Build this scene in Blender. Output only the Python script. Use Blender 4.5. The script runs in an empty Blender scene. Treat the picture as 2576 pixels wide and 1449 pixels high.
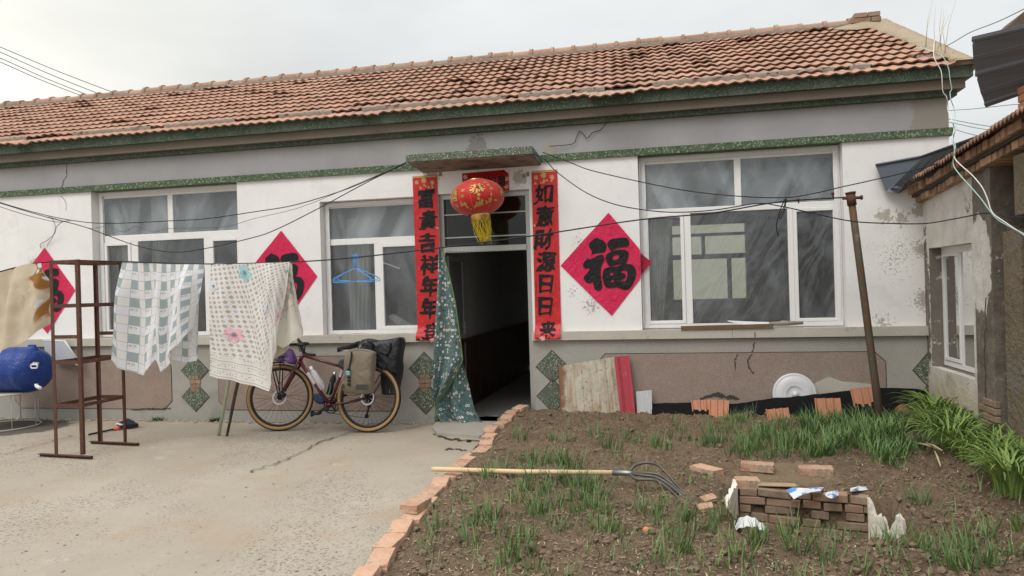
import bpy, bmesh, math, random
from mathutils import Vector, Matrix, noise
from mathutils.geometry import tessellate_polygon

SC = bpy.context.scene
COL = SC.collection
R = random.Random(7)
rad = math.radians

# ------------------------------------------------------------------ camera
CAM_Z, CAM_D = 1.57, 8.0824
F_PX = 2836.53 / 4032 * 2576            # focal length in the 2576 px wide frame
YAW, PITCH, ROLL = 0.212591428, -0.000486, -0.0284676895
_f = Vector((-math.sin(YAW) * math.cos(PITCH), math.cos(YAW) * math.cos(PITCH), math.sin(PITCH)))
_r0 = Vector((math.cos(YAW), math.sin(YAW), 0.0))
_u0 = _r0.cross(_f)
_r = _r0 * math.cos(ROLL) + _u0 * math.sin(ROLL)
_u = -_r0 * math.sin(ROLL) + _u0 * math.cos(ROLL)
CAMP = Vector((0.0, -CAM_D, CAM_Z))
cam_data = bpy.data.cameras.new('camera')
cam = bpy.data.objects.new('camera', cam_data)
COL.objects.link(cam)
m3 = Matrix((_r, _u, -_f)).transposed()
cam.matrix_world = Matrix.Translation(CAMP) @ m3.to_4x4()
cam_data.sensor_width = 36.0
cam_data.lens = 36.0 * F_PX / 2576
cam_data.clip_start = 0.05
cam_data.clip_end = 2000.0
SC.camera = cam

# ------------------------------------------------------------------ daylight
SUN_EL, SUN_AZ = rad(52), rad(205)      # azimuth from +Y, clockwise
SC.view_settings.view_transform = 'Standard'
SC.view_settings.look = 'None'
SC.view_settings.exposure = 0.0
SC.view_settings.gamma = 1.0
world = bpy.data.worlds.new('World')
SC.world = world
world.use_nodes = True
wt = world.node_tree
wt.nodes.clear()


def wn(t, **kw):
    n = wt.nodes.new(t)
    for k, v in kw.items():
        setattr(n, k, v)
    return n


def wmath(op, a, b=None, c=None, clamp=False):
    n = wn('ShaderNodeMath', operation=op)
    n.use_clamp = clamp
    for i, v in enumerate((a, b, c)):
        if v is None:
            continue
        if isinstance(v, (int, float)):
            n.inputs[i].default_value = v
        else:
            wt.links.new(v, n.inputs[i])
    return n.outputs[0]


sky = wn('ShaderNodeTexSky', sky_type='NISHITA')
sky.sun_disc = False
sky.sun_elevation = SUN_EL
sky.sun_rotation = SUN_AZ
sky.air_density = 1.0
sky.dust_density = 3.0
tc = wn('ShaderNodeTexCoord')
sep = wn('ShaderNodeSeparateXYZ')
wt.links.new(tc.outputs['Generated'], sep.inputs[0])
nz = wn('ShaderNodeTexNoise')
nz.inputs['Scale'].default_value = 1.5
nz.inputs['Detail'].default_value = 5.0
nz.inputs['Roughness'].default_value = 0.5
mp = wn('ShaderNodeMapping')
mp.inputs['Rotation'].default_value = (0.0, rad(-28), rad(35))
mp.inputs['Scale'].default_value = (1.0, 1.3, 3.2)
wt.links.new(tc.outputs['Generated'], mp.inputs[0])
wt.links.new(mp.outputs[0], nz.inputs['Vector'])
# overcast: brighter towards the zenith, soft streaks, a warm bright gap low on the left
elev = wmath('MAXIMUM', sep.outputs['Z'], 0.0)
lum = wmath('MULTIPLY_ADD', wmath('POWER', elev, 2.2), 1.45, 0.755)
streak = wmath('MULTIPLY_ADD', nz.outputs['Fac'], 0.85, 0.575)
lum = wmath('MULTIPLY', lum, streak)
gd = wn('ShaderNodeVectorMath', operation='DISTANCE')
wt.links.new(tc.outputs['Generated'], gd.inputs[0])
gd.inputs[1].default_value = (-0.80, 0.58, 0.16)
glow = wmath('SUBTRACT', 1.0, wmath('DIVIDE', gd.outputs['Value'], 0.55), clamp=True)
glow = wmath('POWER', glow, 1.1)
lum = wmath('MULTIPLY_ADD', glow, 0.34, lum)
gd2 = wn('ShaderNodeVectorMath', operation='DISTANCE')
wt.links.new(tc.outputs['Generated'], gd2.inputs[0])
gd2.inputs[1].default_value = (-0.36, 0.82, 0.44)
dark = wmath('SUBTRACT', 1.0, wmath('DIVIDE', gd2.outputs['Value'], 0.42), clamp=True)
lum = wmath('MULTIPLY_ADD', dark, -0.17, lum)
tint = wn('ShaderNodeMix', data_type='RGBA')
tint.inputs[6].default_value = (0.97, 1.0, 1.005, 1)
tint.inputs[7].default_value = (1.03, 1.0, 0.86, 1)
wt.links.new(glow, tint.inputs[0])
cl = wn('ShaderNodeMix', data_type='RGBA')
cl.blend_type = 'MULTIPLY'
cl.inputs[0].default_value = 1.0
wt.links.new(tint.outputs[2], cl.inputs[6])
wt.links.new(wmath('MULTIPLY', lum, 10.0), cl.inputs[7])
mx = wn('ShaderNodeMix', data_type='RGBA')
mx.inputs[0].default_value = 0.95
wt.links.new(sky.outputs[0], mx.inputs[6])
wt.links.new(cl.outputs[2], mx.inputs[7])
bg = wn('ShaderNodeBackground')
bg.inputs['Strength'].default_value = 0.1
wt.links.new(mx.outputs[2], bg.inputs['Color'])
wo = wn('ShaderNodeOutputWorld')
wt.links.new(bg.outputs[0], wo.inputs[0])

sun_d = bpy.data.lights.new('sun', 'SUN')
sun_d.energy = 1.3
sun_d.angle = rad(28)
sun_d.color = (1.0, 0.96, 0.9)
sun = bpy.data.objects.new('sun', sun_d)
COL.objects.link(sun)
sdir = Vector((math.sin(SUN_AZ) * math.cos(SUN_EL), math.cos(SUN_AZ) * math.cos(SUN_EL), math.sin(SUN_EL)))
sun.rotation_euler = sdir.to_track_quat('Z', 'Y').to_euler()
sun.location = (0, -6, 12)


# ------------------------------------------------------------------ measured positions
# the frame was calibrated from the photograph; a sight line meets a known plane of the place
def ray(px, py):
    return _f * F_PX + _r * (px - 1288) + _u * (724.5 - py)


def WY(px, py, Y):
    d = ray(px, py)
    return CAMP + d * ((Y + CAM_D) / d.y)


def WZ(px, py, Z):
    d = ray(px, py)
    return CAMP + d * ((Z - CAM_Z) / d.z)


def WX(px, py, X):
    d = ray(px, py)
    return CAMP + d * (X / d.x)


def smooth(a, b, x):
    t = min(1.0, max(0.0, (x - a) / (b - a)))
    return t * t * (3 - 2 * t)


def lerp(a, b, t):
    return a + (b - a) * t


# ------------------------------------------------------------------ object helpers
ORG = {}


def tag(o, label=None, cat=None, group=None, kind=None):
    if label:
        o['label'] = label
    if cat:
        o['category'] = cat
    if group:
        o['group'] = group
    if kind:
        o['kind'] = kind
    return o


def empty(name, loc, label, cat, group=None):
    o = bpy.data.objects.new(name, None)
    o.empty_display_size = 0.1
    COL.objects.link(o)
    o.location = loc
    ORG[o] = Vector(loc)
    return tag(o, label, cat, group)


class MB:
    """collects shapes in world coordinates and links them as one mesh object"""

    def __init__(s):
        s.v, s.f, s.mi, s.uv, s.sm = [], [], [], {}, []
        s.cur = 0
        s.smooth = False
        s.tint = None
        s.tints = []

    def add(s, verts, faces, uvs=None):
        b = len(s.v)
        s.v.extend([tuple(p) for p in verts])
        for fc in faces:
            if uvs:
                s.uv[len(s.f)] = [uvs[i] for i in fc]
            s.f.append([i + b for i in fc])
            s.mi.append(s.cur)
            s.sm.append(s.smooth)
            s.tints.append(s.tint if s.tint is not None else 0.5)
        return b

    def quad(s, a, b, c, d):
        s.add([a, b, c, d], [(0, 1, 2, 3)])

    def box(s, x0, x1, y0, y1, z0, z1, mat=None, bev=0.0):
        if bev > 0:
            bm = bmesh.new()
            bmesh.ops.create_cube(bm, size=1.0)
            for v in bm.verts:
                v.co = Vector(((x0 + x1) / 2 + v.co.x * (x1 - x0), (y0 + y1) / 2 + v.co.y * (y1 - y0), (z0 + z1) / 2 + v.co.z * (z1 - z0)))
            bmesh.ops.bevel(bm, geom=list(bm.edges), offset=bev, segments=1, affect='EDGES', profile=0.5)
            s.bm(bm, mat)
            return
        vs = [Vector((x, y, z)) for x in (x0, x1) for y in (y0, y1) for z in (z0, z1)]
        if mat:
            vs = [mat @ v for v in vs]
        s.add(vs, [(0, 1, 3, 2), (4, 6, 7, 5), (0, 4, 5, 1), (2, 3, 7, 6), (0, 2, 6, 4), (1, 5, 7, 3)])

    def bm(s, bm, mat=None):
        bm.verts.ensure_lookup_table()
        bm.verts.index_update()
        vs = [(mat @ v.co) if mat else v.co.copy() for v in bm.verts]
        fs = [[v.index for v in f.verts] for f in bm.faces]
        s.add(vs, fs)
        bm.free()

    def beam(s, a, b, w, h, up=Vector((0, 0, 1))):
        """rectangular bar from a to b"""
        a, b = Vector(a), Vector(b)
        d = (b - a).normalized()
        if abs(d.dot(up)) > 0.97:
            up = Vector((0, 1, 0))
        x = d.cross(up).normalized() * (w / 2)
        y = x.cross(d).normalized() * (h / 2)
        vs = [a - x - y, a + x - y, a + x + y, a - x + y, b - x - y, b + x - y, b + x + y, b - x + y]
        s.add(vs, [(3, 2, 1, 0), (4, 5, 6, 7), (0, 1, 5, 4), (1, 2, 6, 5), (2, 3, 7, 6), (3, 0, 4, 7)])

    def tube(s, pts, r, n=8, caps=True, closed=False):
        pts = [Vector(p) for p in pts]
        N = len(pts)
        rs = r if isinstance(r, (list, tuple)) else [r] * N
        t0 = (pts[1] - pts[0]).normalized()
        up = Vector((0, 0, 1)) if abs(t0.z) < 0.9 else Vector((1, 0, 0))
        x = t0.cross(up).normalized()
        vs = []
        for i, p in enumerate(pts):
            if closed:
                t = (pts[(i + 1) % N] - pts[i - 1]).normalized()
            else:
                t = (pts[min(i + 1, N - 1)] - pts[max(i - 1, 0)])
                t = t.normalized() if t.length > 1e-9 else t0
            x = (x - t * x.dot(t))
            x = x.normalized() if x.length > 1e-6 else t.orthogonal().normalized()
            y = t.cross(x)
            for k in range(n):
                a = 2 * math.pi * k / n
                vs.append(p + (x * math.cos(a) + y * math.sin(a)) * rs[i])
        fs = []
        M = N if closed else N - 1
        for i in range(M):
            j = (i + 1) % N
            for k in range(n):
                fs.append((i * n + k, i * n + (k + 1) % n, j * n + (k + 1) % n, j * n + k))
        if caps and not closed:
            fs.append(tuple(range(n - 1, -1, -1)))
            fs.append(tuple((N - 1) * n + k for k in range(n)))
        sm = s.smooth
        s.smooth = True
        s.add(vs, fs)
        s.smooth = sm

    def lathe(s, prof, c, n=24, mat=None, cap=False):
        """profile [(r, z)] turned about a vertical axis through c, optional matrix about c"""
        c = Vector(c)
        vs, fs = [], []
        for r, z in prof:
            for k in range(n):
                a = 2 * math.pi * k / n
                p = Vector((r * math.cos(a), r * math.sin(a), z))
                vs.append(c + (mat @ p if mat else p))
        m = len(prof)
        for i in range(m - 1):
            for k in range(n):
                fs.append((i * n + k, i * n + (k + 1) % n, (i + 1) * n + (k + 1) % n, (i + 1) * n + k))
        if cap:
            fs.append(tuple(range(n - 1, -1, -1)))
            fs.append(tuple((m - 1) * n + k for k in range(n)))
        sm = s.smooth
        s.smooth = True
        s.add(vs, fs)
        s.smooth = sm

    def prism(s, poly, y0, y1):
        """polygon [(x, z)] extruded along y"""
        n = len(poly)
        vs = [(x, y0, z) for x, z in poly] + [(x, y1, z) for x, z in poly]
        tris = tessellate_polygon([[Vector((x, z, 0)) for x, z in poly]])
        fs = [tuple(t) for t in tris] + [tuple(i + n for i in reversed(t)) for t in tris]
        fs += [(i, (i + 1) % n, (i + 1) % n + n, i + n) for i in range(n)]
        s.add(vs, fs)

    def build(s, name, mats, parent=None, label=None, cat=None, group=None, kind=None, org=None, recalc=True, bevel=None):
        vs = [Vector(p) for p in s.v]
        if parent is not None:
            o_ = ORG[parent]
        elif org is not None:
            o_ = Vector(org)
        else:
            xs = [p.x for p in vs]
            ys = [p.y for p in vs]
            zs = [p.z for p in vs]
            o_ = Vector(((min(xs) + max(xs)) / 2, (min(ys) + max(ys)) / 2, min(zs)))
        me = bpy.data.meshes.new(name)
        me.from_pydata([p - o_ for p in vs], [], s.f)
        if not isinstance(mats, (list, tuple)):
            mats = [mats]
        for m in mats:
            me.materials.append(m)
        me.polygons.foreach_set('material_index', s.mi)
        me.polygons.foreach_set('use_smooth', s.sm)
        if s.uv:
            uvl = me.uv_layers.new(name='UVMap')
            for p in me.polygons:
                uvs = s.uv.get(p.index)
                if uvs:
                    for k, li in enumerate(p.loop_indices):
                        uvl.data[li].uv = uvs[k]
        if any(t != 0.5 for t in s.tints):
            at = me.attributes.new('tint', 'FLOAT', 'FACE')
            at.data.foreach_set('value', s.tints)
        if recalc:
            bm = bmesh.new()
            bm.from_mesh(me)
            bmesh.ops.recalc_face_normals(bm, faces=list(bm.faces))
            bm.to_mesh(me)
            bm.free()
        me.update()
        o = bpy.data.objects.new(name, me)
        COL.objects.link(o)
        if parent is not None:
            o.parent = parent
        else:
            o.location = o_
        ORG[o] = o_
        if bevel:
            md = o.modifiers.new('bevel', 'BEVEL')
            md.width = bevel
            md.segments = 2
            md.limit_method = 'ANGLE'
        return tag(o, label, cat, group, kind)


def dup(root, loc, rot=(0, 0, 0), scale=(1, 1, 1), label=None):
    r = root.copy()
    COL.objects.link(r)
    r.location = loc
    r.rotation_euler = rot
    r.scale = scale
    ORG[r] = Vector(loc)
    if label:
        r['label'] = label
    for ch in list(root.children):
        c = ch.copy()
        COL.objects.link(c)
        c.parent = r
        for g in list(ch.children):
            d = g.copy()
            COL.objects.link(d)
            d.parent = c
    return r


def spline(pts, n=8):
    """Catmull-Rom through points"""
    P = [Vector(p) for p in pts]
    P = [P[0] * 2 - P[1]] + P + [P[-1] * 2 - P[-2]]
    out = []
    for i in range(1, len(P) - 2):
        a, b, c, d = P[i - 1], P[i], P[i + 1], P[i + 2]
        for k in range(n):
            t = k / n
            out.append(0.5 * ((2 * b) + (c - a) * t + (2 * a - 5 * b + 4 * c - d) * t * t + (3 * b - a - 3 * c + d) * t ** 3))
    out.append(P[-2])
    return out


def chaikin(poly, it=2):
    for _ in range(it):
        q = []
        n = len(poly)
        for i in range(n):
            a, b = poly[i], poly[(i + 1) % n]
            q.append((a[0] * .75 + b[0] * .25, a[1] * .75 + b[1] * .25))
            q.append((a[0] * .25 + b[0] * .75, a[1] * .25 + b[1] * .75))
        poly = q
    return poly


# ------------------------------------------------------------------ materials
def nodes_of(name):
    m = bpy.data.materials.new(name)
    m.use_nodes = True
    nt = m.node_tree
    return m, nt, nt.nodes['Principled BSDF']


class NT:
    def __init__(s, nt):
        s.nt = nt

    def n(s, t, **kw):
        x = s.nt.nodes.new(t)
        for k, v in kw.items():
            setattr(x, k, v)
        return x

    def link(s, a, b):
        s.nt.links.new(a, b)

    def set(s, inp, v):
        if isinstance(v, bpy.types.NodeSocket):
            s.nt.links.new(v, inp)
        else:
            inp.default_value = v

    def math(s, op, a, b=None, c=None, clamp=False):
        x = s.n('ShaderNodeMath', operation=op)
        x.use_clamp = clamp
        for i, v in enumerate((a, b, c)):
            if v is not None:
                s.set(x.inputs[i], v)
        return x.outputs[0]

    def mix(s, fac, a, b, blend='MIX'):
        x = s.n('ShaderNodeMix', data_type='RGBA')
        x.blend_type = blend
        s.set(x.inputs[0], fac)
        for i, v in ((6, a), (7, b)):
            if isinstance(v, bpy.types.NodeSocket):
                s.link(v, x.inputs[i])
            else:
                x.inputs[i].default_value = (*v[:3], 1)
        return x.outputs[2]

    def noise(s, vec, scale, detail=3.0, rough=0.55, dist=0.0):
        x = s.n('ShaderNodeTexNoise')
        x.inputs['Scale'].default_value = scale
        x.inputs['Detail'].default_value = detail
        x.inputs['Roughness'].default_value = rough
        x.inputs['Distortion'].default_value = dist
        if vec is not None:
            s.link(vec, x.inputs['Vector'])
        return x.outputs['Fac']

    def ramp(s, v, a, b, clamp=True):
        x = s.n('ShaderNodeMapRange')
        x.clamp = clamp
        s.link(v, x.inputs[0])
        x.inputs[1].default_value = a
        x.inputs[2].default_value = b
        return x.outputs[0]

    def coord(s, kind='Object', scale=None, rot=None):
        c = s.n('ShaderNodeTexCoord').outputs[kind]
        if scale or rot:
            mp_ = s.n('ShaderNodeMapping')
            if scale:
                mp_.inputs['Scale'].default_value = scale
            if rot:
                mp_.inputs['Rotation'].default_value = rot
            s.link(c, mp_.inputs[0])
            c = mp_.outputs[0]
        return c

    def voro(s, vec, scale, out='Distance', feature='F1', rnd=1.0):
        x = s.n('ShaderNodeTexVoronoi', feature=feature)
        x.inputs['Scale'].default_value = scale
        x.inputs['Randomness'].default_value = rnd
        s.link(vec, x.inputs['Vector'])
        return x.outputs[out]

    def bump(s, h, strength, dist, bsdf, prev=None):
        b = s.n('ShaderNodeBump')
        b.inputs['Strength'].default_value = strength
        b.inputs['Distance'].default_value = dist
        s.link(h, b.inputs['Height'])
        if prev is not None:
            s.link(prev, b.inputs['Normal'])
        s.link(b.outputs[0], bsdf.inputs['Normal'])
        return b.outputs[0]

    def aniso(s, rot, scale):
        a = s.coord('Object', None, rot)
        m2 = s.n('ShaderNodeMapping')
        m2.inputs['Scale'].default_value = scale
        s.link(a, m2.inputs[0])
        return m2.outputs[0]

    def region(s, vec, centre, r0, r1, scale=6.0, amt=0.8, stretch=(1, 1, 1), cov=1.0):
        """mask: 1 inside an irregular patch around centre"""
        sb = s.n('ShaderNodeVectorMath', operation='SUBTRACT')
        s.link(vec, sb.inputs[0])
        sb.inputs[1].default_value = centre
        ml = s.n('ShaderNodeVectorMath', operation='MULTIPLY')
        s.link(sb.outputs[0], ml.inputs[0])
        ml.inputs[1].default_value = stretch
        ln = s.n('ShaderNodeVectorMath', operation='LENGTH')
        s.link(ml.outputs[0], ln.inputs[0])
        fall = s.ramp(ln.outputs['Value'], r1, r0)
        nn = s.noise(vec, scale, 6.0, 0.68)
        v = s.math('ADD', s.math('MULTIPLY', fall, cov), s.math('MULTIPLY', s.math('SUBTRACT', nn, 0.5), amt * 2.6))
        return s.ramp(v, 0.47, 0.56)


def M(name, col, rough=0.8, metal=0.0, var=0.18, vs=3.0, fine=0.12, fs=60.0, bump=0.3, bs=60.0, bd=0.003,
      layers=(), objrand=0.0, spec=0.3, coord='Object', tint=0.0, sheen=0.0):
    """general weathered surface: broad and fine tone variation, stain layers with their own outline, bump"""
    m, nt, b = nodes_of(name)
    k = NT(nt)
    vec = k.coord(coord)
    n1 = k.noise(vec, vs, 4.0, 0.6)
    n2 = k.noise(vec, fs, 3.0, 0.6)
    val = k.math('ADD', k.math('MULTIPLY_ADD', n1, 2 * var, 1 - var), k.math('MULTIPLY_ADD', n2, 2 * fine, -fine))
    if objrand:
        oi = k.n('ShaderNodeObjectInfo').outputs['Random']
        val = k.math('MULTIPLY', val, k.math('MULTIPLY_ADD', oi, 2 * objrand, 1 - objrand))
    if tint:
        at = k.n('ShaderNodeAttribute')
        at.attribute_name = 'tint'
        val = k.math('MULTIPLY', val, k.math('MULTIPLY_ADD', at.outputs['Fac'], 2 * tint, 1 - tint))
    hs = k.n('ShaderNodeHueSaturation')
    hs.inputs['Color'].default_value = (*col, 1)
    k.link(val, hs.inputs['Value'])
    c = hs.outputs[0]
    for (lc, ls, lo, hi) in layers:
        mk_ = k.ramp(k.noise(vec, ls, 6.0, 0.65), lo, hi)
        c = k.mix(mk_, c, lc)
    k.link(c, b.inputs['Base Color'])
    b.inputs['Roughness'].default_value = rough
    b.inputs['Metallic'].default_value = metal
    b.inputs['Specular IOR Level'].default_value = spec
    if sheen:
        b.inputs['Sheen Weight'].default_value = sheen
    if bump:
        k.bump(k.noise(vec, bs, 4.0, 0.6), bump, bd, b)
    return m
MT = {}


def make_materials():
    # white lime-washed wall with peeling at its right end
    m, nt, b = nodes_of('white_plaster')
    k = NT(nt)
    v = k.coord()
    n1 = k.noise(v, 1.6, 5, 0.6)
    c = k.mix(k.ramp(n1, 0.3, 0.75), (0.79, 0.77, 0.75), (0.88, 0.865, 0.85))
    c = k.mix(k.ramp(k.noise(v, 9, 6, 0.7), 0.63, 0.8), c, (0.62, 0.57, 0.50))
    c = k.mix(k.ramp(k.noise(v, 34, 4, 0.7), 0.66, 0.74), c, (0.68, 0.63, 0.57))
    c = k.mix(k.math('MULTIPLY', k.ramp(k.noise(k.coord('Object', (1, 1, .10)), 9, 4, .65), .60, .76), .35), c, (0.62, 0.57, 0.51))
    c = k.mix(k.math('MULTIPLY', k.ramp(k.noise(v, 2.6, 6, .7), .56, .66), .5), c, (0.70, 0.68, 0.66))
    rough_c = k.mix(k.noise(v, 14, 5, .7), (0.33, 0.30, 0.265), (0.60, 0.56, 0.51))
    for cen, r0, r1, sc, am, cv in (((2.20, 0, 2.20), .0, .20, 22, .45, .75), ((2.36, 0, 2.17), .0, .22, 24, .6, .70), ((2.55, 0, 1.85), .0, .22, 28, .8, .75), ((2.56, 0, 2.25), .02, .16, 20, .6, .9), ((2.28, 0, 1.74), .0, .40, 38, 1.1, .42), ((2.36, 0, 1.86), .0, .28, 48, 1.1, .42), ((2.56, 0, 1.32), .0, .24, 32, .9, .8),
                                    ((2.15, 0, 1.10), .0, .25, 34, .8, .6), ((-.84, 0, 1.34), .0, .22, 30, .8, .66), ((-1.05, 0, 1.5), .0, .18, 36, .9, .5), ((-.97, 0, 2.07), .0, .2, 40, .9, .5), ((-2.66, 0, 2.9), .0, .2, 26, .6, .8), ((-1.62, 0, 2.82), .0, .22, 26, .6, .8),
                                    ((-8.3, 0, 2.1), .0, .2, 34, .8, .6), ((-7.62, 0, 2.0), .0, .16, 34, .8, .6)):
        c = k.mix(k.region(v, cen, r0, r1, sc, am, (1, 0, 1), cv), c, rough_c)
    k.link(c, b.inputs['Base Color'])
    b.inputs['Roughness'].default_value = 0.9
    p = k.bump(k.noise(v, 5, 5, 0.6), 0.25, 0.01, b)
    k.bump(k.noise(v, 90, 4, 0.6), 0.25, 0.003, b, p)
    MT['white'] = m

    m, nt, b = nodes_of('grey_render')
    k = NT(nt)
    v = k.coord()
    c = k.mix(k.ramp(k.noise(v, 1.4, 5), 0.3, 0.75), (0.31, 0.30, 0.305), (0.395, 0.385, 0.39))
    c = k.mix(k.ramp(k.noise(v, 12, 5, 0.7), 0.64, 0.78), c, (0.36, 0.345, 0.33))
    c = k.mix(k.region(v, (2.92, 0, 3.2), .25, .62, 9, .35, (1, 0, .75)), c, (0.28, 0.255, 0.22))
    c = k.mix(k.region(v, (-2.1, 0, 3.2), .02, .2, 13, .6, (1, 0, .7)), c, (0.24, 0.22, 0.2))
    c = k.mix(k.region(v, (-1.25, 0, 3.12), .02, .14, 13, .6, (1, 0, 1)), c, (0.36, 0.33, 0.28))
    k.link(c, b.inputs['Base Color'])
    b.inputs['Roughness'].default_value = 0.9
    k.bump(k.noise(v, 60, 4), 0.3, 0.003, b)
    MT['frieze'] = m

    # green washed stone chip finish
    def terrazzo(name, dark, mid, light, scale, lightcut, moss=0.0):
        m, nt, b = nodes_of(name)
        k = NT(nt)
        v = k.coord()
        x = k.n('ShaderNodeTexVoronoi')
        x.inputs['Scale'].default_value = scale
        k.link(v, x.inputs['Vector'])
        sp = k.n('ShaderNodeSeparateColor')
        k.link(x.outputs['Color'], sp.inputs[0])
        c = k.mix(k.ramp(sp.outputs[0], 0.2, 0.8), dark, mid)
        c = k.mix(k.ramp(sp.outputs[1], lightcut, lightcut + 0.06), c, light)
        c = k.mix(k.ramp(x.outputs['Distance'], 0.45, 0.8), c, (0.06, 0.07, 0.055))
        c = k.mix(k.ramp(k.noise(v, 4, 5), 0.5, 0.75), c, (0.10, 0.115, 0.09))
        k.link(c, b.inputs['Base Color'])
        b.inputs['Roughness'].default_value = 0.75
        k.bump(x.outputs['Distance'], 0.6, 0.006, b)
        return m
    MT['green'] = terrazzo('green_stone_chip', (0.028, 0.05, 0.028), (0.065, 0.10, 0.06), (0.14, 0.17, 0.125), 70, 0.86)
    MT['greenband'] = terrazzo('green_chip_band', (0.035, 0.085, 0.03), (0.11, 0.18, 0.08), (0.27, 0.30, 0.20), 62, 0.82)
    MT['greenlight'] = terrazzo('pale_green_chip', (0.06, 0.09, 0.05), (0.17, 0.20, 0.135), (0.42, 0.43, 0.35), 85, 0.80)
    MT['brownband'] = M('brown_pebble_band', (0.175, 0.145, 0.115), var=.2, fine=.35, fs=130, bump=.6, bs=120)
    MT['pebble'] = M('grey_pebbledash', (0.37, 0.35, 0.315), var=.16, vs=1.5, fine=.42, fs=95, bump=.8, bs=100, bd=.005,
                     layers=(((0.26, 0.245, 0.215), 1.7, .56, .78), ((0.5, 0.48, 0.45), 120, .63, .68)))
    MT['pinkpebble'] = M('pink_pebbledash', (0.315, 0.24, 0.20), var=.2, vs=2, fine=.5, fs=95, bump=.8, bs=100, bd=.005,
                         layers=(((0.25, 0.195, 0.16), 2.2, .5, .75), ((0.44, 0.35, 0.29), 110, .60, .66), ((0.36, 0.32, 0.275), 1.1, .58, .7)))
    MT['sill'] = M('sill_concrete', (0.50, 0.465, 0.40), var=.18, vs=2.5, fine=.3, fs=110, bump=.6, bs=90,
                   layers=(((0.22, 0.2, 0.17), 3.2, .62, .74),))
    MT['groove'] = M('dark_groove', (0.085, 0.075, 0.066), bump=0)
    MT['crack'] = M('crack_dark', (0.07, 0.06, 0.055), bump=0)
    MT['soffit'] = M('soffit_plaster', (0.40, 0.36, 0.32), var=.25, vs=4, layers=(((0.2, 0.17, 0.14), 7, .55, .7),), bump=.5, bs=30, bd=.006)
    MT['mortar'] = M('grey_mortar', (0.27, 0.225, 0.185), var=.2, vs=12, bump=.9, bs=45, bd=.012)
    MT['vergemortar'] = M('verge_mortar', (0.37, 0.285, 0.19), var=.22, vs=4, fine=.3, fs=40, bump=1.0, bs=18, bd=.03, layers=(((0.30, 0.27, 0.22), 5, .5, .7), ((0.2, 0.16, 0.12), 9, .62, .72)))
    MT['brick'] = M('red_brick', (0.50, 0.295, 0.195), var=.24, vs=9, fine=.3, fs=110, bump=.8, bs=70, bd=.005, objrand=.2,
                    layers=(((0.62, 0.45, 0.33), 9, .45, .66), ((0.27, 0.195, 0.135), 10, .52, .66), ((0.13, 0.11, 0.095), 12, .68, .74)))
    MT['brickold'] = M('weathered_brick', (0.30, 0.185, 0.125), var=.36, vs=8, fine=.25, fs=90, bump=.8, bs=60, bd=.005, tint=.35,
                       layers=(((0.28, 0.215, 0.155), 9, .42, .62),))
    MT['tile'] = M('clay_roof_tile', (0.405, 0.222, 0.15), var=.16, vs=2.2, fine=.14, fs=70, bump=.3, bs=60, tint=.24,
                   layers=(((0.40, 0.285, 0.21), 4, .5, .75), ((0.28, 0.17, 0.12), 1.2, .55, .75), ((0.23, 0.15, 0.11), 16, .70, .80)))
    MT['tilenew'] = M('bright_clay_tile', (0.47, 0.215, 0.13), var=.15, vs=8, fine=.2, fs=80, bump=.4, bs=70, objrand=.12,
                      layers=(((0.5, 0.3, 0.2), 12, .6, .75),))
    MT['pvc'] = M('white_window_frame', (0.82, 0.805, 0.79), rough=.45, var=.07, vs=5, fine=.04, bump=.08, bs=30, spec=.5,
                  layers=(((0.55, 0.49, 0.42), 9, .66, .82),))
    MT['alu'] = M('aluminium_frame', (0.42, 0.42, 0.40), rough=.4, metal=.5, var=.12, bump=.1)
    MT['rust'] = M('rusty_angle_iron', (0.105, 0.05, 0.036), rough=.75, metal=.15, var=.3, vs=14, fine=.25, fs=120, bump=.5, bs=90,
                   layers=(((0.2, 0.085, 0.045), 16, .56, .7), ((0.5, 0.42, 0.34), 22, .73, .77)))
    MT['post'] = M('rusty_pipe', (0.10, 0.08, 0.055), rough=.7, metal=.2, var=.25, vs=9, bump=.5, bs=70,
                   layers=(((0.16, 0.065, 0.028), 5, .50, .62), ((0.25, 0.23, 0.15), 11, .6, .72)))
    MT['wire'] = M('black_cable', (0.02, 0.02, 0.022), rough=.6, bump=0)
    MT['wirethin'] = M('grey_wire', (0.12, 0.12, 0.125), rough=.6, bump=0)
    MT['wirewhite'] = M('white_wire', (0.72, 0.70, 0.66), rough=.5, bump=0)
    MT['wiregreen'] = M('green_wire', (0.38, 0.58, 0.52), rough=.5, bump=0)

    # concrete yard
    m, nt, b = nodes_of('yard_concrete')
    k = NT(nt)
    v = k.coord()
    base = k.mix(k.ramp(k.noise(v, 0.55, 6, 0.62), 0.32, 0.7), (0.335, 0.285, 0.225), (0.445, 0.388, 0.312))
    base = k.mix(k.ramp(k.noise(v, 1.7, 6, 0.62), 0.52, 0.74), base, (0.37, 0.285, 0.20))
    base = k.mix(k.ramp(k.noise(v, 2.9, 5, 0.65), 0.6, 0.8), base, (0.50, 0.455, 0.39))
    # worn areas with the gravel showing
    worn = k.ramp(k.noise(v, 0.55, 7, 0.68, 0.4), 0.44, 0.56)
    dist = k.ramp(k.noise(v, 1.1, 2), 0.35, 0.6)
    vo = k.n('ShaderNodeTexVoronoi')
    vo.inputs['Scale'].default_value = 58
    k.link(v, vo.inputs['Vector'])
    sp = k.n('ShaderNodeSeparateColor')
    k.link(vo.outputs['Color'], sp.inputs[0])
    st = k.mix(sp.outputs[0], (0.17, 0.15, 0.13), (0.42, 0.36, 0.29))
    pit = k.math('MULTIPLY', k.ramp(sp.outputs[1], 0.42, 0.55), k.ramp(vo.outputs['Distance'], 0.75, 0.45))
    base = k.mix(k.math('MULTIPLY', k.math('MULTIPLY', worn, pit), 0.9), base, st)
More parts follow.
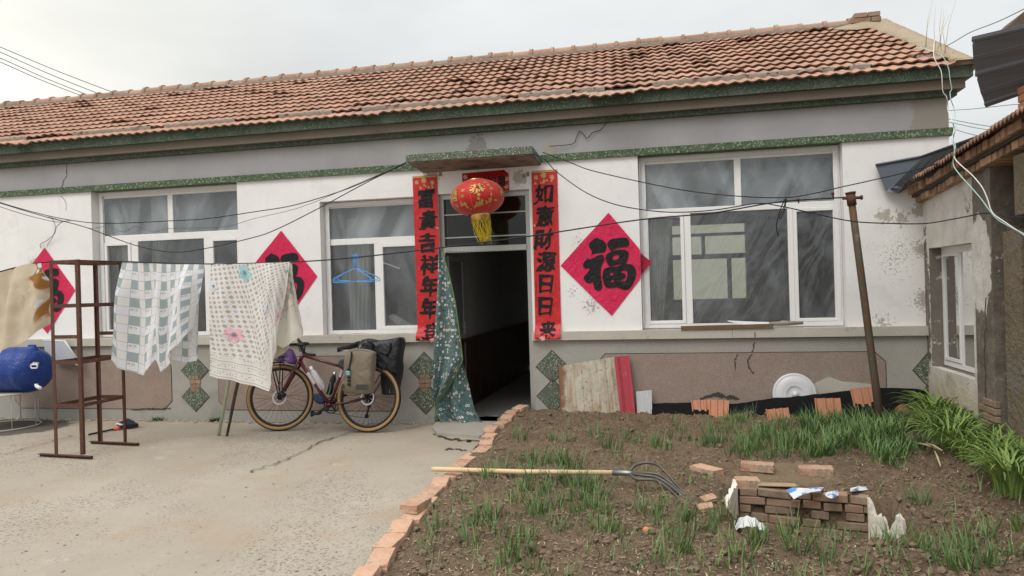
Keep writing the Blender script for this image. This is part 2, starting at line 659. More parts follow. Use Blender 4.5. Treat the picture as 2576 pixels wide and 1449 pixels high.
    fine = k.noise(v, 150, 3, 0.7)
    base = k.mix(k.ramp(fine, 0.60, 0.72), base, (0.27, 0.235, 0.195))
    base = k.mix(k.ramp(k.noise(v, 60, 4, 0.7), 0.66, 0.73), base, (0.22, 0.195, 0.165))
    # damp patch under the barrel
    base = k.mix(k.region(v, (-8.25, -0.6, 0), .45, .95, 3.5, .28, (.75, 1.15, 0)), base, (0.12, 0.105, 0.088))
    k.link(base, b.inputs['Base Color'])
    b.inputs['Roughness'].default_value = 0.92
    b.inputs['Specular IOR Level'].default_value = 0.2
    h = k.math('ADD', k.math('MULTIPLY', worn, k.math('MULTIPLY', vo.outputs['Distance'], -1.0)), k.math('MULTIPLY', fine, 0.5))
    p = k.bump(h, 0.5, 0.010, b)
    k.bump(k.noise(v, 7, 5, 0.6), 0.3, 0.02, b, p)
    MT['concrete'] = m

    m, nt, b = nodes_of('garden_earth')
    k = NT(nt)
    v = k.coord()
    c = k.mix(k.ramp(k.noise(v, 2.2, 5, 0.65), 0.35, 0.68), (0.115, 0.078, 0.050), (0.225, 0.158, 0.102))
    c = k.mix(k.ramp(k.noise(v, 30, 5, 0.7), 0.4, 0.7), c, (0.27, 0.195, 0.128))
    c = k.mix(k.ramp(k.noise(v, 55, 5, 0.72), 0.55, 0.66), c, (0.065, 0.042, 0.027))
    c = k.mix(k.ramp(k.noise(v, 100, 3, 0.7), 0.63, 0.69), c, (0.36, 0.28, 0.19))
    c = k.mix(k.region(v, (0.85, -2.35, 0), .15, .6, 5, .4, (1, 1.4, 0)), c, (0.27, 0.195, 0.125))
    c = k.mix(k.region(v, (-.9, -4.5, 0), .2, .7, 4, .4, (1, 1.2, 0)), c, (0.205, 0.145, 0.092))
    k.link(c, b.inputs['Base Color'])
    b.inputs['Roughness'].default_value = 0.95
    b.inputs['Specular IOR Level'].default_value = 0.15
    p = k.bump(k.noise(v, 22, 6, 0.7), 1.0, 0.03, b)
    k.bump(k.noise(v, 85, 5, 0.7), 0.9, 0.012, b, p)
    MT['soil'] = m
    MT['clod'] = M('earth_clod', (0.20, 0.142, 0.095), var=.4, vs=5, fine=.3, fs=80, bump=.9, bs=60, bd=.01)
    MT['straw'] = M('dry_straw', (0.52, 0.41, 0.27), var=.3, vs=4, bump=0)
    MT['far'] = M('outer_ground', (0.3, 0.26, 0.2), var=.2, vs=.2)

    # window glass and plastic film
    def glass(name, tintc, film, base=.05, amp=.12, blend=.25):
        m = bpy.data.materials.new(name)
        m.use_nodes = True
        nt = m.node_tree
        nt.nodes.clear()
        k = NT(nt)
        out = k.n('ShaderNodeOutputMaterial')
        tr = k.n('ShaderNodeBsdfTransparent')
        tr.inputs[0].default_value = (*tintc, 1)
        gl = k.n('ShaderNodeBsdfGlossy')
        gl.inputs['Roughness'].default_value = 0.26 if film else 0.02
        v = k.coord()
        if film:
            mpn = k.aniso((0, rad(-28), 0), (1.6, 1, 0.45))
            h = k.math('ADD', k.noise(mpn, 3.2, 3, 0.5, 0.6), k.math('MULTIPLY', k.noise(v, 6, 2, 0.5, 1.2), 0.2))
            bp = k.n('ShaderNodeBump')
            bp.inputs['Strength'].default_value = 1.0
            bp.inputs['Distance'].default_value = 0.05
            k.link(h, bp.inputs['Height'])
            k.link(bp.outputs[0], gl.inputs['Normal'])
        lw = k.n('ShaderNodeLayerWeight')
        lw.inputs['Blend'].default_value = 0.28 if film else blend
        mixn = k.n('ShaderNodeMixShader')
        fac = k.math('ADD', lw.outputs['Fresnel'], 0.05 if film else 0.03, clamp=True)
        k.link(fac, mixn.inputs[0])
        k.link(tr.outputs[0], mixn.inputs[1])
        k.link(gl.outputs[0], mixn.inputs[2])
        last = mixn.outputs[0]
        if film:
            df = k.n('ShaderNodeBsdfDiffuse')
            df.inputs[0].default_value = (0.62, 0.68, 0.72, 1)
            m2 = k.n('ShaderNodeMixShader')
            st = k.aniso((0, rad(-28), 0), (1.0, 1, 0.16))
            nn = k.ramp(k.noise(st, 4.2, 2, 0.45, 0.35), 0.38, 0.66)
            st2 = k.aniso((0, rad(17), 0), (1.0, 1, 0.22))
            nb_ = k.ramp(k.noise(st2, 5.0, 2, 0.45, 0.5), 0.42, 0.70)
            sel = k.ramp(k.noise(v, 1.1, 1, 0.5), 0.44, 0.56)
            nn = k.math('ADD', k.math('MULTIPLY', nn, sel), k.math('MULTIPLY', nb_, k.math('SUBTRACT', 1.0, sel)))
            nn2 = k.ramp(k.noise(v, 2.0, 2, 0.5), 0.4, 0.7)
            k.link(k.math('ADD', k.math('MULTIPLY_ADD', nn, amp, base), k.math('MULTIPLY', nn2, 0.03)), m2.inputs[0])
            k.link(last, m2.inputs[1])
            k.link(df.outputs[0], m2.inputs[2])
            last = m2.outputs[0]
        k.link(last, out.inputs[0])
        return m
    MT['dirtyglass'] = glass('grimy_glass', (0.45, 0.48, 0.46), False, .0, .0, .08)
    MT['glass'] = glass('window_glass', (0.82, 0.85, 0.84), False)
    MT['film'] = glass('plastic_film', (0.99, 0.99, 0.99), True)
    MT['tape'] = M('white_tape', (0.76, 0.75, 0.745), rough=.6, var=.08, vs=12, bump=.3, bs=40)
    MT['filmskyhaze'] = glass('sky_haze_film', (0.9, 0.92, 0.93), True, .17, .27)  # bluish diffuse haze painted in for sky reflected by the upper panes
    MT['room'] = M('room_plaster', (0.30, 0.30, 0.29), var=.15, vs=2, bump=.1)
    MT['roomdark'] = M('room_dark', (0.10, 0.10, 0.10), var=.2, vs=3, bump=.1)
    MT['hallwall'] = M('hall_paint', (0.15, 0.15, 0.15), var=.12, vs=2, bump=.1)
    MT['wood'] = M('dark_wood_panel', (0.045, 0.02, 0.013), rough=.4, var=.3, vs=6, bump=.15)
    MT['hallfloor'] = M('hall_floor', (0.20, 0.19, 0.175), rough=.5, var=.15, vs=3)
    MT['drape'] = M('pale_drape', (0.55, 0.55, 0.52), var=.12, vs=5, bump=.1)
    MT['backlight'] = M('rear_yard_wall', (0.42, 0.42, 0.33), var=.08, vs=2, bump=0)

    # paper
    def paper(name, col, wr=1.0, gloss=.35, rough=.55):
        m, nt, b = nodes_of(name)
        k = NT(nt)
        v = k.coord()
        c = k.mix(k.ramp(k.noise(v, 3, 4), .3, .7), [x * .9 for x in col], [min(1, x * 1.1) for x in col])
        k.link(c, b.inputs['Base Color'])
        b.inputs['Roughness'].default_value = rough
        b.inputs['Specular IOR Level'].default_value = gloss
        st = k.coord('Object', (1, 1, .45), (0, rad(-35), 0))
        h = k.math('ADD', k.noise(st, 13, 4, .6, 1.5), k.math('MULTIPLY', k.noise(v, 30, 3, .6), .3))
        k.bump(h, .75 * wr, .03, b)
        return m
    MT['fupaper'] = paper('magenta_paper', (0.66, 0.018, 0.088), 1.0)
    MT['scrollpaper'] = paper('red_paper', (0.56, 0.013, 0.018), .7, .5, .38)
    MT['fold'] = paper('shaded_magenta_paper', (0.42, 0.012, 0.05), 1.0)  # same magenta paper, shade of the window reveal put into its colour
    MT['ink'] = paper('black_ink', (0.012, 0.012, 0.013), 1.0, .3, .6)
    MT['gold'] = M('gold_print', (0.55, 0.35, 0.12), rough=.4, metal=.3, var=.2, vs=20, bump=.1)
    MT['goldleaf'] = M('gold_foil', (0.72, 0.50, 0.14), rough=.28, metal=.8, var=.15, vs=20, bump=.2)
    MT['pinkprint'] = M('pink_print', (0.72, 0.33, 0.30), var=.2, vs=30, bump=.1)
    MT['lantern'] = M('red_lantern_cloth', (0.50, 0.013, 0.012), rough=.55, var=.1, vs=5, fine=.06, fs=200, bump=.15, bs=200, sheen=.3)
    MT['tassel'] = M('yellow_tassel', (0.66, 0.50, 0.035), rough=.5, var=.2, vs=30, bump=.1)

    # bicycle
    MT['frame'] = M('maroon_frame_paint', (0.085, 0.012, 0.018), rough=.28, var=.1, vs=20, fine=.05, bump=0, spec=.6)
    MT['black'] = M('black_plastic', (0.018, 0.018, 0.02), rough=.5, var=.2, vs=20, bump=.1)
    MT['tyre'] = M('black_tread', (0.025, 0.024, 0.024), rough=.85, var=.2, vs=30, bump=.6, bs=150, bd=.004)
    MT['tan'] = M('tan_sidewall', (0.36, 0.215, 0.10), rough=.75, var=.12, vs=15, bump=.2)
    MT['steel'] = M('bare_steel', (0.5, 0.5, 0.5), rough=.3, metal=.9, var=.1, bump=0)
    MT['spoke'] = M('dark_spoke', (0.06, 0.06, 0.06), rough=.4, metal=.6, bump=0)
    MT['decal'] = M('silver_decal', (0.55, 0.5, 0.5), rough=.4, bump=0)
    MT['pannier'] = M('olive_tan_canvas', (0.19, 0.155, 0.108), rough=.7, var=.15, vs=9, fine=.1, fs=150, bump=.55, bs=9, bd=.03, sheen=.2)
    MT['blackbag'] = M('black_nylon', (0.016, 0.016, 0.019), rough=.42, var=.2, vs=9, bump=.8, bs=11, bd=.03, spec=.5)
    MT['purple'] = M('purple_plastic_bag', (0.13, 0.065, 0.19), rough=.4, var=.3, vs=15, bump=.8, bs=18, bd=.02)
    MT['navy'] = M('navy_fabric', (0.02, 0.03, 0.07), rough=.55, var=.2, bump=.4, bs=20)
    m, nt, b = nodes_of('clear_bottle')
    b.inputs['Base Color'].default_value = (0.8, 0.78, 0.8, 1)
    b.inputs['Alpha'].default_value = 0.42
    b.inputs['Roughness'].default_value = 0.15
    MT['clear'] = m

    MT['barrel'] = M('blue_plastic_drum', (0.010, 0.042, 0.22), rough=.42, var=.2, vs=6, bump=.9, bs=5, bd=.05, spec=.4)
    MT['whiteplastic'] = M('white_plastic', (0.72, 0.72, 0.72), rough=.4, var=.08, bump=.05)
    MT['lid'] = M('pale_enamel', (0.62, 0.61, 0.63), rough=.3, var=.06, bump=0, spec=.5)
    MT['whitepaint'] = M('white_wire_paint', (0.5, 0.49, 0.46), rough=.5, var=.2, bump=0)
    MT['bluehang'] = M('blue_coated_wire', (0.09, 0.32, 0.72), rough=.4, var=.08, bump=0)
    MT['mint'] = M('mint_pole_paint', (0.45, 0.55, 0.40), rough=.6, var=.2, vs=12, layers=(((0.2, 0.17, 0.13), 15, .66, .72),))
    MT['darkpole'] = M('dark_wood_pole', (0.075, 0.065, 0.055), rough=.8, var=.4, vs=8, layers=(((0.24, 0.17, 0.11), 7, .56, .66),))
    MT['orange'] = M('orange_plastic', (0.72, 0.16, 0.08), rough=.5, bump=0)
    MT['rubber'] = M('dark_blue_rubber', (0.018, 0.02, 0.03), rough=.7, bump=.2)
    MT['ash'] = M('ash_handle', (0.66, 0.49, 0.29), rough=.55, var=.15, vs=4, fine=.12, fs=60, bump=.15, layers=(((0.42, 0.29, 0.16), 13, .68, .76),))
    MT['forge'] = M('forged_iron', (0.14, 0.128, 0.115), rough=.55, metal=.6, var=.3, vs=20, bump=.4, bs=50)
    MT['socket'] = M('bright_iron_socket', (0.3, 0.3, 0.3), rough=.4, metal=.8, var=.2, vs=20, bump=.2)
    MT['foam'] = M('white_foam_core', (0.75, 0.69, 0.60), rough=.85, var=.15, vs=9, bump=.9, bs=35, bd=.012, layers=(((0.45, 0.34, 0.22), 10, .6, .72),))
    MT['plasticbag'] = M('blue_white_plastic', (0.7, 0.7, 0.68), rough=.5, var=.1, bump=.5, bs=30, layers=(((0.10, 0.27, 0.60), 9, .5, .54),))
    MT['greyplastic'] = M('grey_ribbed_plastic', (0.55, 0.55, 0.55), rough=.4, var=.1, bump=.1)
    MT['tarp'] = M('black_tarp', (0.008, 0.008, 0.009), rough=.85, spec=.12, var=.2, bump=.5, bs=12, bd=.02)
    MT['slate'] = M('grey_felt_offcut', (0.12, 0.125, 0.13), rough=.85, var=.2, vs=9, bump=.4)
    MT['redmetal'] = M('crimson_sheet_metal', (0.40, 0.045, 0.065), rough=.5, var=.2, vs=6, bump=.15, layers=(((0.52, 0.20, 0.22), 7, .55, .75),))
    m, nt, b = nodes_of('cream_rusty_sheet')
    k = NT(nt)
    v = k.coord()
    c = k.mix(k.ramp(k.noise(v, 5, 5), .3, .7), (0.40, 0.355, 0.28), (0.52, 0.475, 0.385))
    sv = k.coord('Object', (1, 1, .22))
    c = k.mix(k.ramp(k.noise(sv, 13, 6, .7), .47, .66), c, (0.33, 0.225, 0.125))
    c = k.mix(k.ramp(k.noise(v, 30, 5, .7), .57, .68), c, (0.20, 0.11, 0.06))
    sx = k.n('ShaderNodeSeparateXYZ')
    k.link(v, sx.inputs[0])
    c = k.mix(k.ramp(k.math('ADD', k.math('MULTIPLY', sx.outputs[0], -1.0), k.math('MULTIPLY', k.noise(v, 14, 4), .12)), .31, .36), c, (0.19, 0.085, 0.045))
    k.link(c, b.inputs['Base Color'])
    b.inputs['Roughness'].default_value = .65
    k.bump(k.noise(v, 40, 4), .3, .005, b)
    MT['creamsheet'] = m
    MT['sheetmetal'] = M('slate_sheet_metal', (0.15, 0.165, 0.19), rough=.5, metal=.0, var=.15, vs=3, bump=.05)
    MT['sheetend'] = M('blue_grey_sheet_metal', (0.12, 0.14, 0.165), rough=.5, metal=.2, var=.15, vs=3, bump=.05)
    MT['sheetshade'] = M('shaded_sheet_metal', (0.03, 0.032, 0.036), rough=.6, var=.2, bump=.05)  # same flashing metal, with its underside shade put into the colour
    MT['plank'] = M('brown_plank', (0.16, 0.105, 0.065), rough=.75, var=.3, vs=7, bump=.3)
    MT['rag'] = M('pale_sheet', (0.66, 0.66, 0.64), rough=.7, var=.1, bump=.3, bs=20)
    MT['stone'] = M('rusty_stone', (0.20, 0.11, 0.05), rough=.9, var=.4, vs=15, bump=.8, bs=30, bd=.01)

    # outbuilding wall: dirty plaster over brick
    m, nt, b = nodes_of('patchy_shed_plaster')
    k = NT(nt)
    v = k.coord()
    white = k.mix(k.ramp(k.noise(v, 5, 5), .3, .7), (0.58, 0.54, 0.47), (0.76, 0.73, 0.68))
    brown = k.mix(k.ramp(k.noise(v, 7, 6, .7), .3, .7), (0.10, 0.082, 0.064), (0.235, 0.20, 0.16))
    sx = k.n('ShaderNodeSeparateXYZ')
    k.link(v, sx.inputs[0])
    y = sx.outputs[1]
    z = sx.outputs[2]
    # the lime wash stops along a ragged line at the pillar
    e = k.math('ADD', y, k.math('MULTIPLY', k.math('SUBTRACT', k.noise(v, 9, 5, .7), .5), .16))
    c = k.mix(k.ramp(e, -1.24, -1.22), brown, white)
    c = k.mix(k.region(v, (0, -1.36, 1.65), .16, .34, 12, .45, (0, 1.1, .62)), c, white)
    c = k.mix(k.region(v, (0, -.02, 1.25), .05, .32, 13, .6, (0, 1.7, .25)), c, brown)
    c = k.mix(k.region(v, (0, -.6, .5), .02, .25, 15, .7, (0, 1, 1)), c, (0.42, 0.36, 0.29))
    c = k.mix(k.ramp(k.noise(v, 14, 6, .7), .63, .69), c, (0.30, 0.25, 0.20))
    c = k.mix(k.math('MULTIPLY', k.ramp(k.noise(k.coord('Object', (1, 1, .18)), 15, 5, .7), .56, .74), .45), c, (0.24, 0.20, 0.155))
    c = k.mix(k.ramp(k.noise(v, 3.4, 6, .75), .63, .66), c, (0.205, 0.17, 0.135))
    c = k.mix(k.math('MULTIPLY', k.ramp(z, .7, .45), k.ramp(e, -1.24, -1.22)), c, k.mix(k.noise(v, 8, 5), (0.42, 0.35, 0.26), (0.66, 0.57, 0.44)))
    k.link(c, b.inputs['Base Color'])
    b.inputs['Roughness'].default_value = .92
    p = k.bump(k.noise(v, 9, 6, .65), .6, .03, b)
    k.bump(k.noise(v, 60, 4, .6), .4, .006, b, p)
    MT['shed'] = m
    MT['shedrough'] = M('ochre_rough_render', (0.19, 0.148, 0.10), var=.35, vs=6, fine=.3, fs=45, bump=1.0, bs=22, bd=.03,
                        layers=(((0.20, 0.17, 0.14), 4, .5, .62),))
    MT['reveal'] = M('flaking_reveal', (0.18, 0.155, 0.13), var=.25, vs=9, bump=.5, bs=40, layers=(((0.6, 0.57, 0.5), 7, .57, .63),))
    MT['oldwood'] = M('grey_boarding', (0.085, 0.078, 0.072), var=.4, vs=7, bump=.4, bs=30)

    # plants
    def leaf(name, col, rnd=.3):
        m, nt, b = nodes_of(name)
        k = NT(nt)
        oi = k.n('ShaderNodeObjectInfo').outputs['Random']
        at = k.n('ShaderNodeAttribute')
        at.attribute_name = 'tint'
        c = k.mix(oi, [x * (1 - rnd) for x in col], [x * (1 + rnd) for x in col])
        c = k.mix(at.outputs['Fac'], c, (col[0] * 1.9, col[1] * 1.45, col[2] * 1.0))
        k.link(c, b.inputs['Base Color'])
        b.inputs['Roughness'].default_value = .5
        b.inputs['Specular IOR Level'].default_value = .35
        b.inputs['Subsurface Weight'].default_value = 0.0
        return m
    MT['onion'] = leaf('onion_green', (0.085, 0.165, 0.06))
    MT['lily'] = leaf('lily_green', (0.135, 0.235, 0.07), .15)
    MT['weed'] = leaf('weed_green', (0.05, 0.10, 0.03))
    MT['drygrass'] = M('dry_grass', (0.50, 0.40, 0.25), var=.2, bump=0)
    MT['onionskin'] = M('onion_skin', (0.55, 0.24, 0.11), rough=.5, var=.25, vs=20, bump=.2)


def cloth_materials():
    # check sheet: UV is in metres on the cloth
    def uvk(name):
        m, nt, b = nodes_of(name)
        k = NT(nt)
        s = k.n('ShaderNodeSeparateXYZ')
        uv = k.coord('UV')
        k.link(uv, s.inputs[0])
        b.inputs['Roughness'].default_value = .85
        b.inputs['Sheen Weight'].default_value = .15
        b.inputs['Specular IOR Level'].default_value = .15
        return m, k, b, uv, s.outputs[0], s.outputs[1]

    def cell(k, x, n):
        q = k.math('MULTIPLY', x, n)
        i = k.math('FLOOR', q)
        return i, k.math('SUBTRACT', q, i)

    def even(k, i):
        return k.math('LESS_THAN', k.math('FLOORED_MODULO', i, 2.0), 0.5)

    def fin(k, c, b, uv, sc=90):
        tcn = k.noise(uv, 2.2, 3)
        c = k.mix(k.ramp(tcn, .3, .7), c, k.mix(1.0, c, (0.93, 0.93, 0.93), 'MULTIPLY'))
        k.link(c, b.inputs['Base Color'])
        h = k.math('ADD', k.noise(uv, sc * 6, 2), k.math('MULTIPLY', k.noise(uv, 16, 3), 4.0))
        k.bump(h, .25, .004, b)
        add_trans(b)

    def add_trans(b):
        # light passes through the thin cotton
        nt = b.id_data
        out = [n for n in nt.nodes if n.type == 'OUTPUT_MATERIAL'][0]
        tr = nt.nodes.new('ShaderNodeBsdfTranslucent')
        src = b.inputs['Base Color'].links[0].from_socket
        nt.links.new(src, tr.inputs[0])
        mxs = nt.nodes.new('ShaderNodeMixShader')
        mxs.inputs[0].default_value = 0.25
        nt.links.new(b.outputs[0], mxs.inputs[1])
        nt.links.new(tr.outputs[0], mxs.inputs[2])
        nt.links.new(mxs.outputs[0], out.inputs[0])

    m, k, b, uv, u, v = uvk('check_cotton')
    iu, fu_ = cell(k, u, 12.0)
    iv, fv = cell(k, v, 9.0)
    a = even(k, iu)
    d = even(k, iv)
    both = k.math('MULTIPLY', a, d)
    none = k.math('MULTIPLY', k.math('SUBTRACT', 1.0, a), k.math('SUBTRACT', 1.0, d))
    c = k.mix(a, (0.87, 0.86, 0.84), (0.89, 0.89, 0.91))
    c = k.mix(both, c, (0.42, 0.49, 0.51))
    c = k.mix(none, c, (0.86, 0.86, 0.90))
    ln = k.math('ADD', k.math('LESS_THAN', fv, .045), k.math('MULTIPLY', k.math('LESS_THAN', fu_, .045), k.math('SUBTRACT', 1.0, d)), clamp=True)
    c = k.mix(k.math('MULTIPLY', ln, .75), c, (0.30, 0.31, 0.33))
    fin(k, c, b, uv)
    MT['check'] = m

    m, k, b, uv, u, v = uvk('mosaic_cotton')
    rx = k.math('ADD', k.math('MULTIPLY', u, .80), k.math('MULTIPLY', v, .60))
    ry = k.math('ADD', k.math('MULTIPLY', v, .80), k.math('MULTIPLY', u, -.60))
    iu, f1 = cell(k, rx, 27.0)
    iv, f2 = cell(k, ry, 27.0)
    par = even(k, k.math('ADD', iu, iv))
    kind = even(k, iu)
    c = k.mix(kind, (0.60, 0.585, 0.59), (0.53, 0.455, 0.33))
    off = k.mix(k.math('ADD', k.math('LESS_THAN', k.math('ABSOLUTE', k.math('SUBTRACT', f1, .5)), .05), k.math('LESS_THAN', k.math('ABSOLUTE', k.math('SUBTRACT', f2, .5)), .05), clamp=True), (0.90, 0.885, 0.87), (0.78, 0.76, 0.75))
    ins = k.math('MULTIPLY', k.math('MULTIPLY', k.math('GREATER_THAN', f1, .08), k.math('GREATER_THAN', f2, .08)), k.math('MULTIPLY', k.math('LESS_THAN', f1, .92), k.math('LESS_THAN', f2, .92)))
    c = k.mix(k.math('MULTIPLY', par, ins), off, c)
    # border of lines and small scrolls at the hem
    bd = k.math('GREATER_THAN', v, 1.02)
    w = k.math('FRACT', k.math('MULTIPLY', v, 11.0))
    lines = k.math('LESS_THAN', w, .07)
    dots = k.math('MULTIPLY', k.ramp(k.voro(uv, 42, 'Distance', 'F1', .35), .30, .22), k.math('LESS_THAN', k.math('ABSOLUTE', k.math('SUBTRACT', w, .5)), .22))
    cb = k.mix(k.math('MULTIPLY', k.math('ADD', lines, dots, clamp=True), .75), (0.86, 0.83, 0.78), (0.33, 0.30, 0.29))
    c = k.mix(bd, c, cb)
    fin(k, c, b, uv)
    MT['mosaic'] = m

    m, k, b, uv, u, v = uvk('cream_lining')
    bd = k.math('MULTIPLY', k.math('GREATER_THAN', v, .36), k.math('LESS_THAN', v, .50))
    w = k.math('FRACT', k.math('MULTIPLY', v, 14.0))
    ln = k.math('MULTIPLY', bd, k.math('ADD', k.math('LESS_THAN', w, .1), k.ramp(k.voro(uv, 45, 'Distance', 'F1', .35), .28, .2), clamp=True))
    i1, g1 = cell(k, u, 19.0)
    i2, g2 = cell(k, v, 19.0)
    pr = k.math('MULTIPLY', even(k, k.math('ADD', i1, i2)), k.math('LESS_THAN', v, .36))
    c = k.mix(k.math('MULTIPLY', pr, .8), (0.74, 0.70, 0.62), k.mix(even(k, i1), (0.47, 0.44, 0.43), (0.42, 0.35, 0.2)))
    c = k.mix(k.math('MULTIPLY', ln, .7), c, (0.3, 0.27, 0.25))
    fin(k, c, b, uv)
    MT['lining'] = m

    m, k, b, uv, u, v = uvk('beige_blanket')
    c = k.mix(k.ramp(k.noise(uv, 5, 4), .3, .7), (0.60, 0.50, 0.36), (0.72, 0.62, 0.48))
    big = k.ramp(u, .80, .98)
    p1 = k.math('MULTIPLY', k.ramp(k.noise(uv, 3.0, 1, .4, .2), .52, .55), big)
    c = k.mix(p1, c, (0.36, 0.17, 0.05))
    p2 = k.math('MULTIPLY', k.ramp(k.noise(uv, 4.6, 2, .5, .5), .60, .63), k.ramp(u, .75, .95))
    c = k.mix(p2, c, (0.72, 0.72, 0.74))
    fin(k, c, b, uv)
    MT['beige'] = m

    m, k, b, uv, u, v = uvk('floral_quilt')
    c = k.mix(k.ramp(k.noise(uv, 26, 4), .35, .7), (0.06, 0.115, 0.112), (0.14, 0.215, 0.21))
    c = k.mix(k.ramp(k.voro(uv, 44, 'Distance', 'F1', 1.0), .17, .12), c, (0.42, 0.56, 0.52))
    ld = k.voro(k.coord('UV', (1, 1, 1)), 58, 'Distance', 'F1', 1.0)
    x = k.n('ShaderNodeTexVoronoi')
    x.inputs['Scale'].default_value = 24
    x.inputs['Randomness'].default_value = .6
    k.link(uv, x.inputs['Vector'])
    sp = k.n('ShaderNodeSeparateColor')
    k.link(x.outputs['Color'], sp.inputs[0])
    dd = k.math('ADD', x.outputs['Distance'], k.math('MULTIPLY', k.math('SUBTRACT', k.noise(uv, 130, 2), .5), .10))
    isw = k.math('GREATER_THAN', sp.outputs[0], .58)
    isr = k.math('LESS_THAN', sp.outputs[0], .18)
    ring = k.math('MULTIPLY', k.math('LESS_THAN', dd, .44), k.math('GREATER_THAN', dd, .20))
    c = k.mix(k.math('MULTIPLY', isw, ring), c, (0.70, 0.64, 0.60))
    c = k.mix(k.math('MULTIPLY', isw, k.math('LESS_THAN', dd, .20)), c, (0.035, 0.04, 0.04))
    c = k.mix(k.math('MULTIPLY', isr, k.math('LESS_THAN', dd, .3)), c, (0.24, 0.02, 0.035))
    q = k.math('ADD', k.math('LESS_THAN', k.math('FRACT', k.math('MULTIPLY', u, 8.0)), .02), k.math('LESS_THAN', k.math('FRACT', k.math('MULTIPLY', v, 6.0)), .02), clamp=True)
    c = k.mix(k.math('MULTIPLY', q, .6), c, (0.04, 0.08, 0.075))
    k.link(c, b.inputs['Base Color'])
    k.bump(k.noise(uv, 12, 3), .5, .03, b)
    MT['floral'] = m
    MT['trim'] = M('green_binding', (0.14, 0.24, 0.075), var=.15, vs=20, bump=.2)
    MT['leafaqua'] = M('aqua_print', (0.33, 0.58, 0.60), var=.15, vs=15, bump=.1)
    MT['leafpink'] = M('pink_leaf_print', (0.82, 0.47, 0.55), var=.15, vs=15, bump=.1)
    MT['leafpale'] = M('pale_blue_print', (0.62, 0.67, 0.70), var=.1, vs=15, bump=.1)
    MT['print'] = M('grey_print', (0.22, 0.23, 0.25), bump=0)


make_materials()
cloth_materials()
# ================================================================== ground
PIT = (0.42, 1.26, -3.50, -2.75)        # x0, x1, y near lip, y far wall


def soil_base(x, y):
    return 0.045 + 0.125 * smooth(-4.8, -0.2, y) - 0.02 * smooth(-1.5, -1.75, x)


def soil_z(x, y, rough=True):
    z = soil_base(x, y)
    # the dug pit in front of the low brick wall
    far = -2.695 - 0.19 * (x - 0.47)
    mx_ = smooth(0.30, 0.47, x) * (1 - smooth(1.30, 1.55, x))
    my_ = smooth(-3.72, -3.28, y) * (1.0 if y < far else 0.0)
    z -= 0.27 * mx_ * my_
    # spoil heaped beside and in front of it
    z += 0.05 * math.exp(-((x - 0.15) ** 2 / .05 + (y + 2.95) ** 2 / .12))
    z += 0.045 * math.exp(-((x - 0.9) ** 2 / .16 + (y + 3.85) ** 2 / .03))
    z += 0.03 * math.exp(-((x + 1.2) ** 2 / .6 + (y + 0.5) ** 2 / .1))
    if rough:
        p = Vector((x, y, 0))
        damp = 1.0 - 0.6 * math.exp(-((x - .85) ** 2 / .2 + (y + 2.35) ** 2 / .12))
        damp *= 1.0 - 0.7 * math.exp(-((x + .9) ** 2 / .3 + (y + 4.5) ** 2 / .1))
        z += damp * (0.030 * noise.noise(p * 3.1) + 0.026 * noise.noise(p * 8.0 + Vector((3, 1, 0))) + 0.030 * max(0, noise.noise(p * 17.0)) + 0.016 * noise.noise(p * 33.0) + .010 * noise.noise(p * 60.0))
    return z


